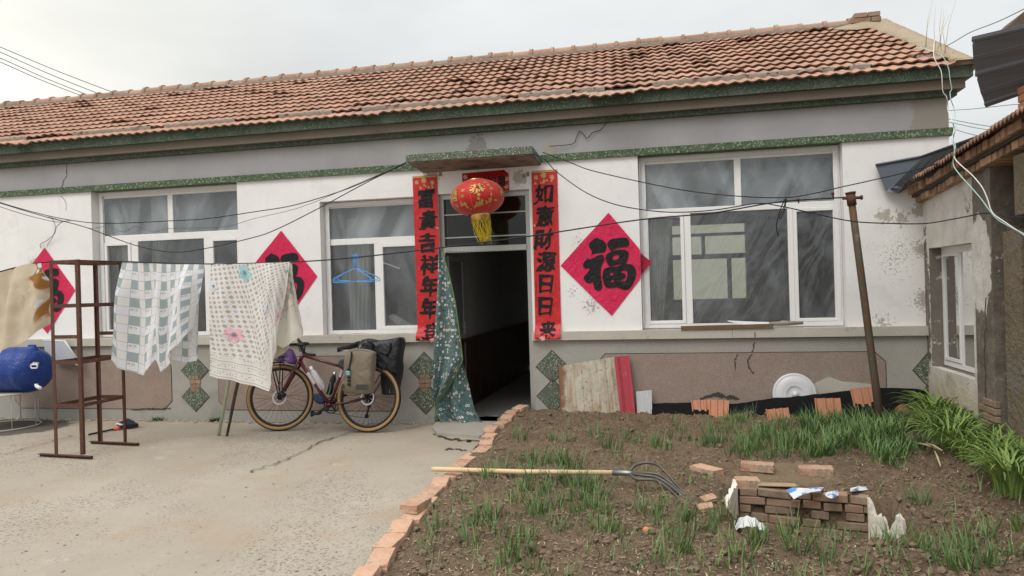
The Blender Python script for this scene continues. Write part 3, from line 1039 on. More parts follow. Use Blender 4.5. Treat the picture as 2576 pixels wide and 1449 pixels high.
def build_ground():
    g = MB()
    g.quad((-400, -300, -.5), (400, -300, -.5), (400, 500, -.5), (-400, 500, -.5))
    g.build('ground', MT['far'], kind='structure', org=(0, 0, -.5))
    c = MB()
    xs = [-18 + i * .5 for i in range(33)] + [-1.64]
    ys = [-14 + i * .5 for i in range(29)]
    vs, fs = [], []
    for y in ys:
        for x in xs:
            vs.append((x, y, .008 * noise.noise(Vector((x * .7, y * .7, 0))) if y < -.4 else 0.0))
    n = len(xs)
    for j in range(len(ys) - 1):
        for i in range(n - 1):
            fs.append((j * n + i, j * n + i + 1, (j + 1) * n + i + 1, (j + 1) * n + i))
    c.smooth = True
    c.add(vs, fs)
    c.smooth = False
    c.build('concrete_yard', MT['concrete'], kind='structure', org=(0, 0, 0), recalc=False)
    # garden bed
    s = MB()
    def xs_at(y):
        xb = lerp(-1.66, -1.80, smooth(-4.6, -.5, y))
        return [xb + (2.60 - xb) * i / 190 for i in range(191)]
    ys = [-14, -11, -9, -7.5, -6.5, -6, -5.6] + [-5.3 + i * .025 for i in range(120)] + [-2.3 + i * .023 for i in range(101)]
    vs, fs = [], []
    for y in ys:
        for x in xs_at(y):
            vs.append((x, y, soil_z(x, y, y > -5.4)))
    n = 191
    for j in range(len(ys) - 1):
        for i in range(n - 1):
            fs.append((j * n + i, j * n + i + 1, (j + 1) * n + i + 1, (j + 1) * n + i))
    s.smooth = True
    s.add(vs, fs)
    s.build('garden_soil', MT['soil'], kind='structure', org=(0, 0, 0), recalc=False)
    # broken edge of concrete and rubble along the foot of the wall
    r = random.Random(3)
    k = MB()
    for i in range(420):
        x = r.uniform(-9, -2.9)
        y = -.035 - abs(r.gauss(0, .045))
        sz = r.uniform(.008, .028)
        bm = bmesh.new()
        bmesh.ops.create_icosphere(bm, subdivisions=1, radius=sz)
        for v in bm.verts:
            v.co *= r.uniform(.6, 1.3)
            v.co.z *= .6
        k.bm(bm, Matrix.Translation((x, y, sz * .25)))
    for i in range(170):
        q = WZ(r.uniform(0, 1300), r.uniform(1090, 1449), 0)
        if q.x > -1.95:
            continue
        sz = r.uniform(.003, .011)
        bm = bmesh.new()
        bmesh.ops.create_icosphere(bm, subdivisions=1, radius=sz)
        for v in bm.verts:
            v.co *= r.uniform(.6, 1.3)
            v.co.z *= .6
        k.bm(bm, Matrix.Translation((q.x, q.y, sz * .3)))
    k.build('rubble', M('rubble_grit', (0.36, 0.32, 0.27), var=.3, vs=6, fine=.3), kind='stuff', label='loose grit and crumbled render on the yard and along the wall foot', cat='grit', org=(0, 0, 0))
    # cracks that run through the concrete
    ck = MB()
    for pts, w in (([(1115, 1062), (1040, 1075), (880, 1088), (800, 1115), (735, 1150), (690, 1168), (620, 1190)], .014),
                   ([(1088, 1092), (1120, 1104), (1160, 1108), (1210, 1110)], .03), ([(0, 1145), (60, 1130), (140, 1108), (185, 1095)], .008),
                   ([(1120, 1130), (1180, 1132)], .02)):
        P = [WZ(x, y, .004) for x, y in pts]
        fine = []
        for a, b in zip(P, P[1:]):
            for t in range(8):
                q = a.lerp(b, t / 8)
                fine.append(Vector((q.x + R.gauss(0, .012), q.y + R.gauss(0, .03), .0105)))
        for a, b in zip(fine, fine[1:]):
            d = (b - a)
            nrm = Vector((-d.y, d.x, 0)).normalized() * w * R.uniform(.25, .8)
            ck.quad(a - nrm, b - nrm * .9, b + nrm * .9, a + nrm)
    ck.build('yard_crack', MT['crack'], kind='structure', org=(0, 0, 0))
    # door step slab
    st = MB()
    P = [WZ(x, y, .0) for x, y in ((1097, 1066), (1088, 1082), (1100, 1097), (1150, 1100), (1205, 1104), (1240, 1098), (1262, 1060), (1250, 1052))]
    poly = [(p.x, p.y) for p in P]
    n = len(poly)
    vs = [(x, y, -.05) for x, y in poly] + [(x, y, .035) for x, y in poly]
    st.add(vs, [tuple(range(n, 2 * n))] + [(i, (i + 1) % n, (i + 1) % n + n, i + n) for i in range(n)])
    st.build('door_step', M('step_concrete', (0.36, 0.325, 0.28), var=.2, vs=3, fine=.25, fs=90, bump=.5), kind='structure', org=(-2.3, -.1, 0))


build_ground()

# ================================================================== farmhouse
HX1 = 2.83
house = empty('farmhouse', (0, 0, 0), 'long white farmhouse with orange clay tile roof, grey frieze and green stone chip cornice', 'house')


def boxes(name, mat, lst, parent=house, **kw):
    b = MB()
    for x in lst:
        b.box(*x)
    return b.build(name, mat, parent, **kw)


WL = (-7.36, -5.225, 1.06, 2.99)
WS = (-4.11, -2.80, 1.06, 2.68)
WR = (-.285, 1.82, 1.06, 2.99)
DR = (-2.61, -1.514, 0.0, 2.69)
T = .24
boxes('wall', MT['white'], [(-16, WL[0], 0, T, 1.0, 2.99), (WL[1], WS[0], 0, T, 1.0, 2.99), (WS[0], WS[1], 0, T, 2.68, 2.99),
                            (WS[1], DR[0], 0, T, 1.0, 2.99), (DR[0], DR[1], 0, T, 2.69, 2.99), (DR[1], WR[0], 0, T, 1.0, 2.99),
                            (WR[1], HX1, 0, T, 1.0, 2.99), (-16, HX1, .02, T - .01, 2.99, 3.055)])
boxes('side_wall', MT['white'], [(HX1 - T, HX1, T, 5.1, 0, 3.6)])
boxes('frieze', MT['frieze'], [(-16, HX1, -.004, T, 3.06, 3.40)])
boxes('stone_chip_band', MT['greenband'], [(-16, -2.79, -.032, T, 2.985, 3.062), (-1.36, HX1 + .03, -.032, T, 2.985, 3.062), (-2.79, -1.36, .0, T, 2.99, 3.061)])
boxes('plinth', MT['pebble'], [(-16, DR[0], -.02, T, -.3, .975), (DR[1], HX1, -.02, T, -.3, .975)])
boxes('sill_ledge', MT['sill'], [(-16, -4.5, -.065, T - .01, .965, 1.062), (-4.497, DR[0] + .004, -.065, T - .01, .965, 1.060), (DR[1] - .004, .66, -.065, T - .01, .965, 1.06), (.663, HX1 - .06, -.065, T - .01, .966, 1.062)])
boxes('cornice', MT['green'], [(-16, HX1 + .06, -.07, T, 3.372, 3.427), (-16, HX1 + .165, -.19, T, 3.522, 3.648)])
boxes('cornice_band', MT['brownband'], [(-16, HX1 + .115, -.13, T, 3.427, 3.522)])
boxes('gable_end', MT['white'], [(HX1 - .2, HX1 - .002, T, 5.0, 3.6, 3.9)])

# recessed pebble-dash panels with dark grooves
def chamfer(x0, x1, z0, z1, c):
    return [(x0 + c, z0), (x1 - c, z0), (x1, z0 + c), (x1, z1 - c), (x1 - c, z1), (x0 + c, z1), (x0, z1 - c), (x0, z0 + c)]


for x0, x1, z0, z1 in ((-8.62, -6.22, .146, .80), (-5.54, -3.16, .146, .80), (-.80, 2.17, -.1, .80)):
    g = MB()
    g.prism(chamfer(x0 - .009, x1 + .009, z0 - .009, z1 + .009, .108), -.0225, -.01)
    pg = g.build('panel_groove', MT['groove'], house)
    p = MB()
    p.prism(chamfer(x0, x1, z0, z1, .105), -.026, -.01)
    p.build('pebble_panel', MT['pinkpebble'], house)

for cx, zt, zm, zb, hw in ((-5.875, .815, .468, .125, .19), (-2.82, .833, .475, .12, .185), (-1.30, .838, .50, .15, .18), (2.575, .78, .45, .12, .14)):
    for a, b in ((zt, zm - .012), (zm + .012, zb)):
        d = MB()
        c = (a + b) / 2
        h = (a - b) / 2
        d.prism([(cx - hw - .013, c), (cx, c - h - .016), (cx + hw + .013, c), (cx, c + h + .016)], -.0235, -.012)
        dg = d.build('diamond_groove', MT['groove'], house)
        d = MB()
        d.prism([(cx - hw, c), (cx, c - h), (cx + hw, c), (cx, c + h)], -.028, -.012)
        d.build('diamond_inlay', MT['greenlight'], house)
    if cx < -2:
        d = MB()
        for r_ in range(4):
            z = zm - .10 + r_ * .052
            w = .085 - abs(r_ - 1.6) * .026
            d.tint = R.random()
            d.box(cx - w, cx + w * .1 - .006, -.031, -.012, z, z + .045)
            d.box(cx + w * .1, cx + w, -.032, -.012, z, z + .045)
        d.build('bare_brick', MT['brickold'], house)


# cracks in the render
def crack(pts, w, Y, mat='crack'):
    ck = MB()
    fine = []
    P = [WY(x, y, Y) for x, y in pts]
    for a, b in zip(P, P[1:]):
        for t in range(5):
            q = a.lerp(b, t / 5)
            fine.append(Vector((q.x + R.gauss(0, .006), Y, q.z + R.gauss(0, .006))))
    fine.append(P[-1])
    for a, b in zip(fine, fine[1:]):
        d = b - a
        nr = Vector((-d.z, 0, d.x)).normalized() * w * R.uniform(.3, .9)
        ck.quad(a - nr, b - nr, b + nr, a + nr)
    ck.build('crack', MT[mat], house, recalc=False)


crack([(168, 414), (167, 440), (160, 455), (158, 462), (152, 478)], .007, -.0075)
crack([(152, 478), (158, 490)], .006, -.0365)
crack([(152, 492), (160, 500), (167, 512), (165, 530)], .005, -.0025)
crack([(1900, 835), (1899, 848)], .006, -.068)
crack([(1899, 860), (1893, 880), (1890, 890)], .009, -.0235)
crack([(1890, 892), (1882, 905), (1884, 925), (1896, 940)], .009, -.0295)
crack([(1855, 892), (1848, 905), (1850, 930)], .008, -.0295)
crack([(430, 1027), (395, 1031), (380, 1027), (330, 1030)], .014, -.0295)
crack([(1760, 1005), (1800, 992), (1830, 1000), (1860, 1003)], .03, -.0295)

cp_ = [WY(x, y, -.027) for x, y in ((2052, 962), (2085, 948), (2120, 960), (2150, 962), (2210, 968), (2215, 1000), (2130, 1005), (2040, 1010), (1948, 1002), (1955, 990), (2040, 985))]
b = MB()
b.prism([(p.x, p.z) for p in cp_], -.0285, -.02)
b.build('cement_patch', MT['sill'], house)

# canopy slab over the door
b = MB()
b.box(-2.785, -1.362, -.55, -.005, 2.935, 3.04, bev=.006)
for i_, v_ in enumerate(b.v):
    b.v[i_] = (v_[0], v_[1], 3.042 - (3.042 - v_[2]) * .82 + (.0 - v_[1]) * .055)
can = b.build('door_canopy', MT['greenlight'], house)
b = MB()
b.box(-2.77, -1.38, -.535, -.01, 2.947, 2.957)
for i_, v_ in enumerate(b.v):
    b.v[i_] = (v_[0], v_[1], v_[2] + (.0 - v_[1]) * .055)
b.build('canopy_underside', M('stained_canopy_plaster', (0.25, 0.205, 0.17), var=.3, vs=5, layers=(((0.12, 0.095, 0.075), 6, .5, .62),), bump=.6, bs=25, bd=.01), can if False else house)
b = MB()
b.box(-1.99, -1.86, -.3, -.17, 3.051, 3.09)
b.box(-1.84, -1.72, -.28, -.17, 3.051, 3.07)
b.build('canopy_brick', MT['brick'], house)


# ------------------------------------------------------------------ windows and door
def window(name, bars, casements, panes, film, zfront=.12):
    f = MB()
    for x0, x1, z0, z1 in bars:
        f.box(x0, x1, zfront, zfront + .06, z0, z1, bev=.004)
    w = f.build(name, MT['pvc'], house)
    ORG[w] = ORG[house]
    for (x0, x1, z0, z1, t) in casements:
        c = MB()
        y0, y1 = zfront - .012, zfront + .045
        c.box(x0, x0 + t, y0, y1, z0, z1, bev=.004)
        c.box(x1 - t, x1, y0, y1, z0, z1, bev=.004)
        c.box(x0 + t, x1 - t, y0, y1 - .001, z0, z0 + t, bev=.004)
        c.box(x0 + t, x1 - t, y0, y1 - .001, z1 - t, z1, bev=.004)
        c.build('casement_frame', MT['pvc'], w)
    for x0, x1, z0, z1 in panes:
        p = MB()
        p.quad((x0, zfront + .03, z0), (x1, zfront + .03, z0), (x1, zfront + .03, z1), (x0, zfront + .03, z1))
        p.build('pane', MT['glass'], w, recalc=False)
    if film:
        for dense in (False, True):
            p = MB()
            p.smooth = True
            for x0, x1, z0, z1 in panes:
                if (z0 > 2.1) != dense:  # upper panes take the film with the painted sky haze
                    continue
                nx, nz = 16, 16
                vs, fs = [], []
                for j in range(nz + 1):
                    for i in range(nx + 1):
                        u, v = i / nx, j / nz
                        x = lerp(x0, x1, u)
                        z = lerp(z0, z1, v)
                        y = zfront + .014 - .007 * noise.noise(Vector((x * 3.1 + z * 1.5, 0, z * .9)))
                        vs.append((x, y, z))
                for j in range(nz):
                    for i in range(nx):
                        a = j * (nx + 1) + i
                        fs.append((a, a + 1, a + nx + 2, a + nx + 1))
                p.add(vs, fs)
            p.build('plastic_film', MT['filmskyhaze' if dense else 'film'], w, recalc=False)
        x0, x1, z0, z1 = film
        tp_ = MB()
        rr_ = random.Random(int(x0 * 100))
        yt = zfront - .016

        def tape(a, c):
            n_ = 14
            vs_ = []
            for i in range(n_ + 1):
                q = Vector(a).lerp(Vector(c), i / n_)
                hw = rr_.uniform(.019, .025)
                o_ = Vector((hw, 0, 0)) if abs(a[0] - c[0]) < .01 else Vector((0, 0, hw))
                dy = Vector((0, -rr_.uniform(0, .005), 0))
                vs_ += [q - o_ + dy, q + o_ + dy]
            tp_.add(vs_, [(i * 2, i * 2 + 1, i * 2 + 3, i * 2 + 2) for i in range(n_)])
        tape((x0 + .03, yt, z0), (x0 + .03, yt, z1))
        tape((x1 - .03, yt, z0), (x1 - .03, yt, z1))
        tape((x0, yt - .002, z1 - .02), (x1, yt - .002, z1 - .02))
        tape((x0, yt - .002, z0 + .005), (x1, yt - .002, z0 + .005))
        tp_.build('tape_strip', MT['tape'], w, recalc=False)
    return w


window('window', [(-7.358, -7.28, 1.062, 2.988), (-5.275, -5.226, 1.062, 2.988), (-7.28, -5.275, 2.90, 2.988), (-7.28, -5.275, 2.315, 2.405),
                  (-7.28, -5.275, 1.062, 1.12), (-6.312, -6.236, 2.405, 2.90), (-6.875, -6.772, 1.12, 2.315), (-5.798, -5.70, 1.12, 2.315)],
       [(-7.279, -6.876, 1.121, 2.314, .042), (-5.699, -5.276, 1.121, 2.314, .042)],
       [(-7.28, -6.312, 2.405, 2.90), (-6.236, -5.275, 2.405, 2.90), (-7.24, -6.91, 1.16, 2.28), (-6.772, -5.798, 1.12, 2.315), (-5.66, -5.31, 1.16, 2.28)],
       (-7.33, -5.23, 1.09, 2.97))
window('window', [(-4.108, -4.05, 1.062, 2.678), (-2.86, -2.802, 1.062, 2.678), (-4.05, -2.86, 2.605, 2.678), (-4.05, -2.86, 2.15, 2.225),
                  (-4.05, -2.86, 1.062, 1.105), (-3.471, -3.40, 1.105, 2.15)],
       [(-3.399, -2.861, 1.106, 2.149, .045)],
       [(-4.05, -2.86, 2.225, 2.605), (-4.05, -3.471, 1.105, 2.15), (-3.36, -2.90, 1.15, 2.11)],
       (-4.09, -2.82, 1.08, 2.665))
window('window', [(-.283, -.232, 1.062, 2.988), (1.775, 1.818, 1.062, 2.988), (-.232, 1.775, 2.90, 2.988), (-.232, 1.775, 2.335, 2.398),
                  (-.232, 1.775, 1.062, 1.115), (.744, .814, 2.398, 2.90), (.195, .268, 1.115, 2.335), (1.28, 1.335, 1.115, 2.335)],
       [(-.231, .194, 1.116, 2.334, .038), (1.336, 1.774, 1.116, 2.334, .038)],
       [(-.232, .744, 2.398, 2.90), (.814, 1.775, 2.398, 2.90), (-.2, .16, 1.15, 2.3), (.268, 1.28, 1.115, 2.335), (1.37, 1.74, 1.15, 2.3)],
       (-.26, 1.80, 1.09, 2.97))

# aluminium door frame with transom light
b = MB()
b.box(-2.608, -2.555, .06, .14, .03, 2.688)
b.box(-1.572, -1.516, .06, .14, .03, 2.688)
b.box(-2.555, -1.572, .06, .14, 2.63, 2.688)
b.box(-2.555, -1.572, .04, .14, 2.0, 2.065)
b.box(-2.555, -1.572, .075, .10, 2.44, 2.455)
b.box(-2.555, -1.572, .075, .10, 2.17, 2.185)
b.box(-2.555, -1.572, .0, .3, -.02, .035)
df = b.build('door_frame', MT['alu'], house)
ORG[df] = ORG[house]
b = MB()
b.quad((-2.555, .11, 2.065), (-1.572, .11, 2.065), (-1.572, .11, 2.63), (-2.555, .11, 2.63))
b.build('pane', MT['glass'], df, recalc=False)
b = MB()
for i in range(20):
    x = -2.54 + i * .048
    b.box(x, x + .034, .028, .0395, 2.012, 2.022)
b.build('curtain_track', MT['steel'], df)
# the open leaf
hinge = Vector((-2.56, .15, 0))
endp = WY(1167, 830, .80)
dv = Vector((endp.x - hinge.x, endp.y - hinge.y, 0))
L = dv.length
dv.normalize()
nv = Vector((-dv.y, dv.x, 0))
mat = Matrix(((dv.x, nv.x, 0, hinge.x), (dv.y, nv.y, 0, hinge.y), (0, 0, 1, 0), (0, 0, 0, 1)))
b = MB()
b.box(0, .05, -.02, .02, .05, 1.97, mat)
b.box(L - .05, L, -.02, .02, .05, 1.97, mat)
b.box(.05, L - .05, -.02, .02, 1.91, 1.97, mat)
b.box(.05, L - .05, -.02, .02, .05, .14, mat)
b.box(.05, L - .05, -.02, .02, .95, 1.0, mat)
leaf_ = b.build('door_leaf', MT['alu'], house)
ORG[leaf_] = ORG[house]
b = MB()
b.box(.05, L - .05, -.006, .006, .14, .95, mat)
b.box(.05, L - .05, -.006, .006, 1.0, 1.91, mat)
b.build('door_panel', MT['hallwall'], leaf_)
b = MB()
b.box(L - .032, L - .018, -.036, .036, 1.0, 1.16, mat)
b.tube([mat @ Vector((L - .025, -.03, 1.08)), mat @ Vector((L - .025, -.055, 1.08)), mat @ Vector((L - .13, -.055, 1.08))], .009, 6)
b.tube([mat @ Vector((L - .025, .03, 1.08)), mat @ Vector((L - .025, .055, 1.08)), mat @ Vector((L - .13, .055, 1.08))], .009, 6)
b.build('handle', MT['steel'], leaf_)

# ------------------------------------------------------------------ rooms behind the openings
YB = 4.9
wx0, wx1 = WY(1694, 700, YB).x, WY(1879, 700, YB).x
wz1 = WY(1790, 563, YB).z
wz0 = WY(1790, 752, YB).z
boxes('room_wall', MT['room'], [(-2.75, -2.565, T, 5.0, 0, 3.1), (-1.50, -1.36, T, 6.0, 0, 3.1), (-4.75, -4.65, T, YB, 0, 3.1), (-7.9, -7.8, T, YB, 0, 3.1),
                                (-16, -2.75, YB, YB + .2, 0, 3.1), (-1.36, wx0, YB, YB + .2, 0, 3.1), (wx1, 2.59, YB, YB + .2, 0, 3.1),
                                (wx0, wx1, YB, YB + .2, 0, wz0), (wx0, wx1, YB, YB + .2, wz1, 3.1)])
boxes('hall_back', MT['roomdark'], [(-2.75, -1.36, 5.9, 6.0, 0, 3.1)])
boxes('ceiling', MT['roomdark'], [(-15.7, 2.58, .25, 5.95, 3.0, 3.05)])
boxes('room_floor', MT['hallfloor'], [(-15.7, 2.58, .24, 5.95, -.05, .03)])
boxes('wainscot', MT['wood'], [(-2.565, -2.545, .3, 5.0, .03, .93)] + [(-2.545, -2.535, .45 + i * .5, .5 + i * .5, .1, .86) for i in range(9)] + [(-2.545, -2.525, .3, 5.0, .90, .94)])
# rear window with dark bars, a bright yard wall beyond it
fr = []
fr.append((wx0, wx1, YB + .02, YB + .06, lerp(wz0, wz1, .535), lerp(wz0, wz1, .60)))
fr.append((lerp(wx0, wx1, .40), lerp(wx0, wx1, .45), YB + .02, YB + .06, lerp(wz0, wz1, .60), lerp(wz0, wz1, .84)))
fr.append((wx0, wx1, YB + .02, YB + .06, lerp(wz0, wz1, .84), lerp(wz0, wz1, .88)))
fr.append((lerp(wx0, wx1, .74), lerp(wx0, wx1, .80), YB + .02, YB + .06, wz0, lerp(wz0, wz1, .535)))
boxes('rear_window_frame', MT['room'], fr)
b = MB()
b.box(-4, 6, 9.0, 9.2, -.5, 2.9)
b.build('yard_wall', MT['backlight'], label='pale wall of the back yard seen through the rear window', cat='wall', org=(1, 9, -.5))


def drape(name, x0, x1, z0, z1, y, label, folds=7, taper=0.0):
    d = MB()
    nx, nz = folds * 6, 12
    vs, fs = [], []
    for j in range(nz + 1):
        v = j / nz
        for i in range(nx + 1):
            u = i / nx
            x = lerp(x0, lerp(x1, lerp(x0, x1, 1 - taper), v), u)
            vs.append((x, y + .035 * math.sin(u * folds * 2 * math.pi + v * 1.5) * (.4 + .6 * v), lerp(z1, z0, v)))
    for j in range(nz):
        for i in range(nx):
            a = j * (nx + 1) + i
            fs.append((a, a + 1, a + nx + 2, a + nx + 1))
    d.smooth = True
    d.add(vs, fs)
    d.build(name, MT['drape'], label=label, cat='curtain', recalc=False)


drape('window_drape', -.24, .14, 1.1, 2.9, .34, 'pale drape drawn aside behind the glass of the right window', 5, .5)
drape('window_drape', -7.3, -6.9, 1.1, 2.9, .34, 'pale drape hanging inside at the far left of the left window', 5, .3)
drape('window_drape', -6.75, -6.35, 2.0, 2.9, .36, 'short swag of pale cloth behind the upper left pane of the left window', 4, .7)
drape('window_drape', -3.95, -3.62, 1.1, 2.5, .40, 'thin drape inside the small window beside the door', 5, .2)
# pale bedding and papers just inside the small window
b = MB()
for (p, q, t) in (((-3.32, 1.09, .2), (-2.98, 1.14, .3), .03), ((-3.98, 1.08, .2), (-3.6, 1.1, .26), .02)):
    pass
vs = [WY(x, y, .28) for x, y in ((975, 795), (990, 790), (1020, 806), (1045, 822), (1010, 822), (995, 812))]
b.prism([(p.x, p.z) for p in vs], .26, .30)
b.build('bedding_roll', MT['rag'], label='pale cushion seen low behind the small window glass', cat='cushion')

# ------------------------------------------------------------------ roof
EY, EZ, RY, RZ = -.245, 3.615, 2.55, 5.005
SL = math.hypot(RY - EY, RZ - EZ)
DS = Vector((0, (RY - EY) / SL, (RZ - EZ) / SL))
DN = Vector((0, -DS.z, DS.y))


def RP(x, s, h=0.0):
    return Vector((x, EY, EZ)) + DS * s + DN * h


def build_roof():
    t = MB()
    t.smooth = False
    rows = 12
    ex = SL / rows
    tw = .243
    rr = random.Random(11)
    nseg = 12
    prof = []
    for i in range(nseg + 1):
        u = i / nseg
        # two rounded rolls per tile with flat valleys
        w = math.sin(u * 4 * math.pi - math.pi / 2)
        prof.append((u, .0095 * (w if w > 0 else w * .8)))
    for rI in range(rows - 1, -1, -1):
        s0 = rI * ex
        xe = lerp(2.87, 2.68, rI / rows)
        off = rr.uniform(-.01, .01)
        n = int((xe + 16.5) / tw) + 1
        for c in range(n):
            x1 = xe - c * tw + off
            x0 = x1 - tw * .985
            jit = rr.gauss(0, .004)
            lift = abs(rr.gauss(0, .004))
            if rr.random() < .06:
                lift += rr.uniform(.008, .022)
                jit += rr.uniform(-.03, .01)
            if rr.random() < .012:
                jit -= .06
            rot = rr.gauss(0, .006)
            low = 0.0
            if rI == 0:
                low = -.012
                if -.72 < (x0 + x1) / 2 < -.30:
                    jit -= .085
            t.tint = min(1, max(0, rr.gauss(.5, .2))) if rI else min(1, max(0, rr.gauss(.62, .2)))
            if abs(t.tint - .5) < 1e-6:
                t.tint = .51
            L_ = ex + .035
            vs = []
            for (sv, base) in ((0.0, .037), (.012, .019), (L_, .012)):
                for u, h in prof:
                    x = lerp(x0, x1, u)
                    s = s0 + jit + sv + rot * (u - .5) * 4 * .2
                    hh = h + (lift if sv < .1 else 0) + low
                    vs.append(RP(x, s, base + hh))
            m = nseg + 1
            fs = []
            for i in range(nseg):
                fs.append((m + i, m + i + 1, i + 1, i))                   # front lip
                fs.append((i, i + 1, 2 * m + i + 1, 2 * m + i))           # top
            fs.append((0, 2 * m, m))
            fs.append((nseg, m + nseg, 2 * m + nseg))
            t.add(vs, fs[1::2][:nseg] + fs[-2:] if False else [f_ for k_, f_ in enumerate(fs[:2 * nseg]) if k_ % 2] + fs[2 * nseg:])
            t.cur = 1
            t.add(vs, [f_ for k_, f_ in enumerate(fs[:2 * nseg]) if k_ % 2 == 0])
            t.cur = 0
    t.tint = None
    rf = t.build('roof', [MT['tile'], M('weathered_shaded_tile_lip', (0.25, 0.145, 0.098), var=.3, vs=8, tint=.3, bump=.3)], house, recalc=False)  # lip colour holds dirt plus painted shade below each tile course
    ORG[rf] = ORG[house]
    # smooth the rolls along the slope
    # deck below the tiles and rear slope
    d = MB()
    d.add([RP(-16.3, .10, .0), RP(HX1 + .16, .10, .0), RP(HX1 + .16, SL, -.0), RP(-16.3, SL, -.0),
           Vector((-16.3, 5.35, 3.6)), Vector((HX1 + .16, 5.35, 3.6))],
          [(0, 1, 2, 3), (3, 2, 5, 4)])
    # gable triangle
    d.add([(HX1 - .001, -.15, 3.63), (HX1 - .001, 5.3, 3.63), (HX1 - .001, RY, RZ - .03)], [(0, 1, 2)])
    d.build('roof_deck', MT['soffit'], house, recalc=False)
    # ridge tiles
    rg = MB()
    rr2 = random.Random(5)
    x = HX1 - .02
    tops = []
    while x > -16:
        w = .315
        rg.tint = min(1, max(0.02, rr2.gauss(.45, .2)))
        c = Vector((0, RY, RZ + .035))
        n = 9
        dz = rr2.gauss(0, .006)
        for (xa, xb, r0) in ((x, x - w + .05, .088), (x - w + .05, x - w, .108)):
            vs = []
            for xx, q in ((xa, r0), (xb, r0 * .97)):
                for i in range(n + 1):
                    a = rad(-15 + 210 * i / n)
                    vs.append((xx, c.y + math.cos(a) * q * 1.1, c.z - .02 + math.sin(a) * q + dz))
            fs = [(i, i + 1, n + 2 + i, n + 1 + i) for i in range(n)]
            fs += [tuple(range(n + 1)), tuple(range(2 * n + 1, n, -1))]
            rg.add(vs, fs)
        x -= w
    rg.tint = None
    rg.build('ridge_cap', M('old_ridge_tile', (0.36, 0.21, 0.14), var=.25, vs=7, tint=.3, bump=.5, bs=40, layers=(((0.33, 0.3, 0.25), 9, .5, .7),)), rf)
    # mortar under the ridge and pointing above the eave course
    mo = MB()

    def strip(x0, x1, s0, s1, h, name_r, edge=.03):
        n = max(6, int((x1 - x0) / .05))
        r = random.Random(name_r)
        vs = []
        for i in range(n + 1):
            x = lerp(x0, x1, i / n)
            a = s0 + r.uniform(-edge, edge)
            b_ = s1 + r.uniform(-edge, edge)
            e = math.sin(math.pi * i / n) ** .3
            vs += [RP(x, a, h - .05), RP(x, a + .01, h + r.uniform(-.006, .006) * 1), RP(x, b_, h * .8 + .01 + r.uniform(-.008, .008)), RP(x, b_ + .01, h - .05)]
        fs = []
        for i in range(n):
            for k in range(3):
                fs.append((i * 4 + k, i * 4 + 4 + k, i * 4 + 5 + k, i * 4 + 1 + k))
        mo.smooth = True
        mo.add(vs, fs)

    strip(-16, 2.55, SL - .13, SL - .04, .062, 1, .02)
    for x0, x1, sd in ((-.95, -.62, 2), (-.1, 1.75, 3), (1.9, 2.1, 31), (-3.5, -1.75, 4), (-1.6, -.98, 41), (-4.6, -3.9, 5), (-7.6, -6.4, 6), (-9.2, -8.3, 7), (-6.2, -5.2, 71)):
        strip(x0, x1, ex * .90, ex * 1.08, .046, sd, .03)
    mo.build('mortar_fillet', MT['mortar'], rf, recalc=False)
    # mortared verge at the gable
    v = MB()
    n = 26
    r = random.Random(8)
    vs = []
    for i in range(n + 1):
        s = lerp(.0, SL + .02, i / n)
        xi = lerp(2.82, 2.64, i / n) + r.uniform(-.03, .03)
        xo = HX1 + .165
        vs += [RP(xi, s, .02), RP(xi + .015, s, .055 + r.uniform(-.006, .006)), RP(xo - .01, s, .062 + r.uniform(-.004, .004)), RP(xo, s, .045), RP(xo, s, -.06)]
    fs = []
    for i in range(n):
        for k in range(4):
            fs.append((i * 5 + k, i * 5 + 1 + k, i * 5 + 6 + k, i * 5 + 5 + k))
    v.smooth = True
    v.add(vs, fs)
    v.smooth = False
    v.box(HX1 - .04, HX1 + .168, -.215, .06, 3.637, 3.70)
    v.build('verge', MT['vergemortar'], rf, recalc=False)
    # stump of a chimney just below the ridge
    c = MB()
    rr3 = random.Random(2)
    for zc, lay in ((4.865, ((2.49, 2.73), (2.74, 2.83))), (4.935, ((2.47, 2.71), (2.72, 2.84))), (5.005, ((2.51, 2.67), (2.68, 2.83)))):
        for xa, xb in lay:
            c.tint = rr3.uniform(.2, .9)
            c.box(xa, xb, 2.2, 2.42, zc, zc + .062, bev=.006)
    c.box(2.5, 2.80, 2.23, 2.4, 4.75, 4.94)
    c.build('chimney', MT['brickold'], rf)
    k = MB()
    vs = []
    rr4 = random.Random(4)
    for i in range(17):
        a = 2 * math.pi * i / 16
        vs.append(RP(2.63 + .36 * math.cos(a) * rr4.uniform(.8, 1.1), SL - .34 + .25 * math.sin(a) * rr4.uniform(.8, 1.1), .045))
    vs.append(RP(2.63, SL - .30, .11))
    k.smooth = True
    k.add(vs, [(i, i + 1, 17) for i in range(16)])
    k.build('chimney_flaunching', MT['vergemortar'], rf, recalc=False)


build_roof()
# ================================================================== writing
_gl = {}


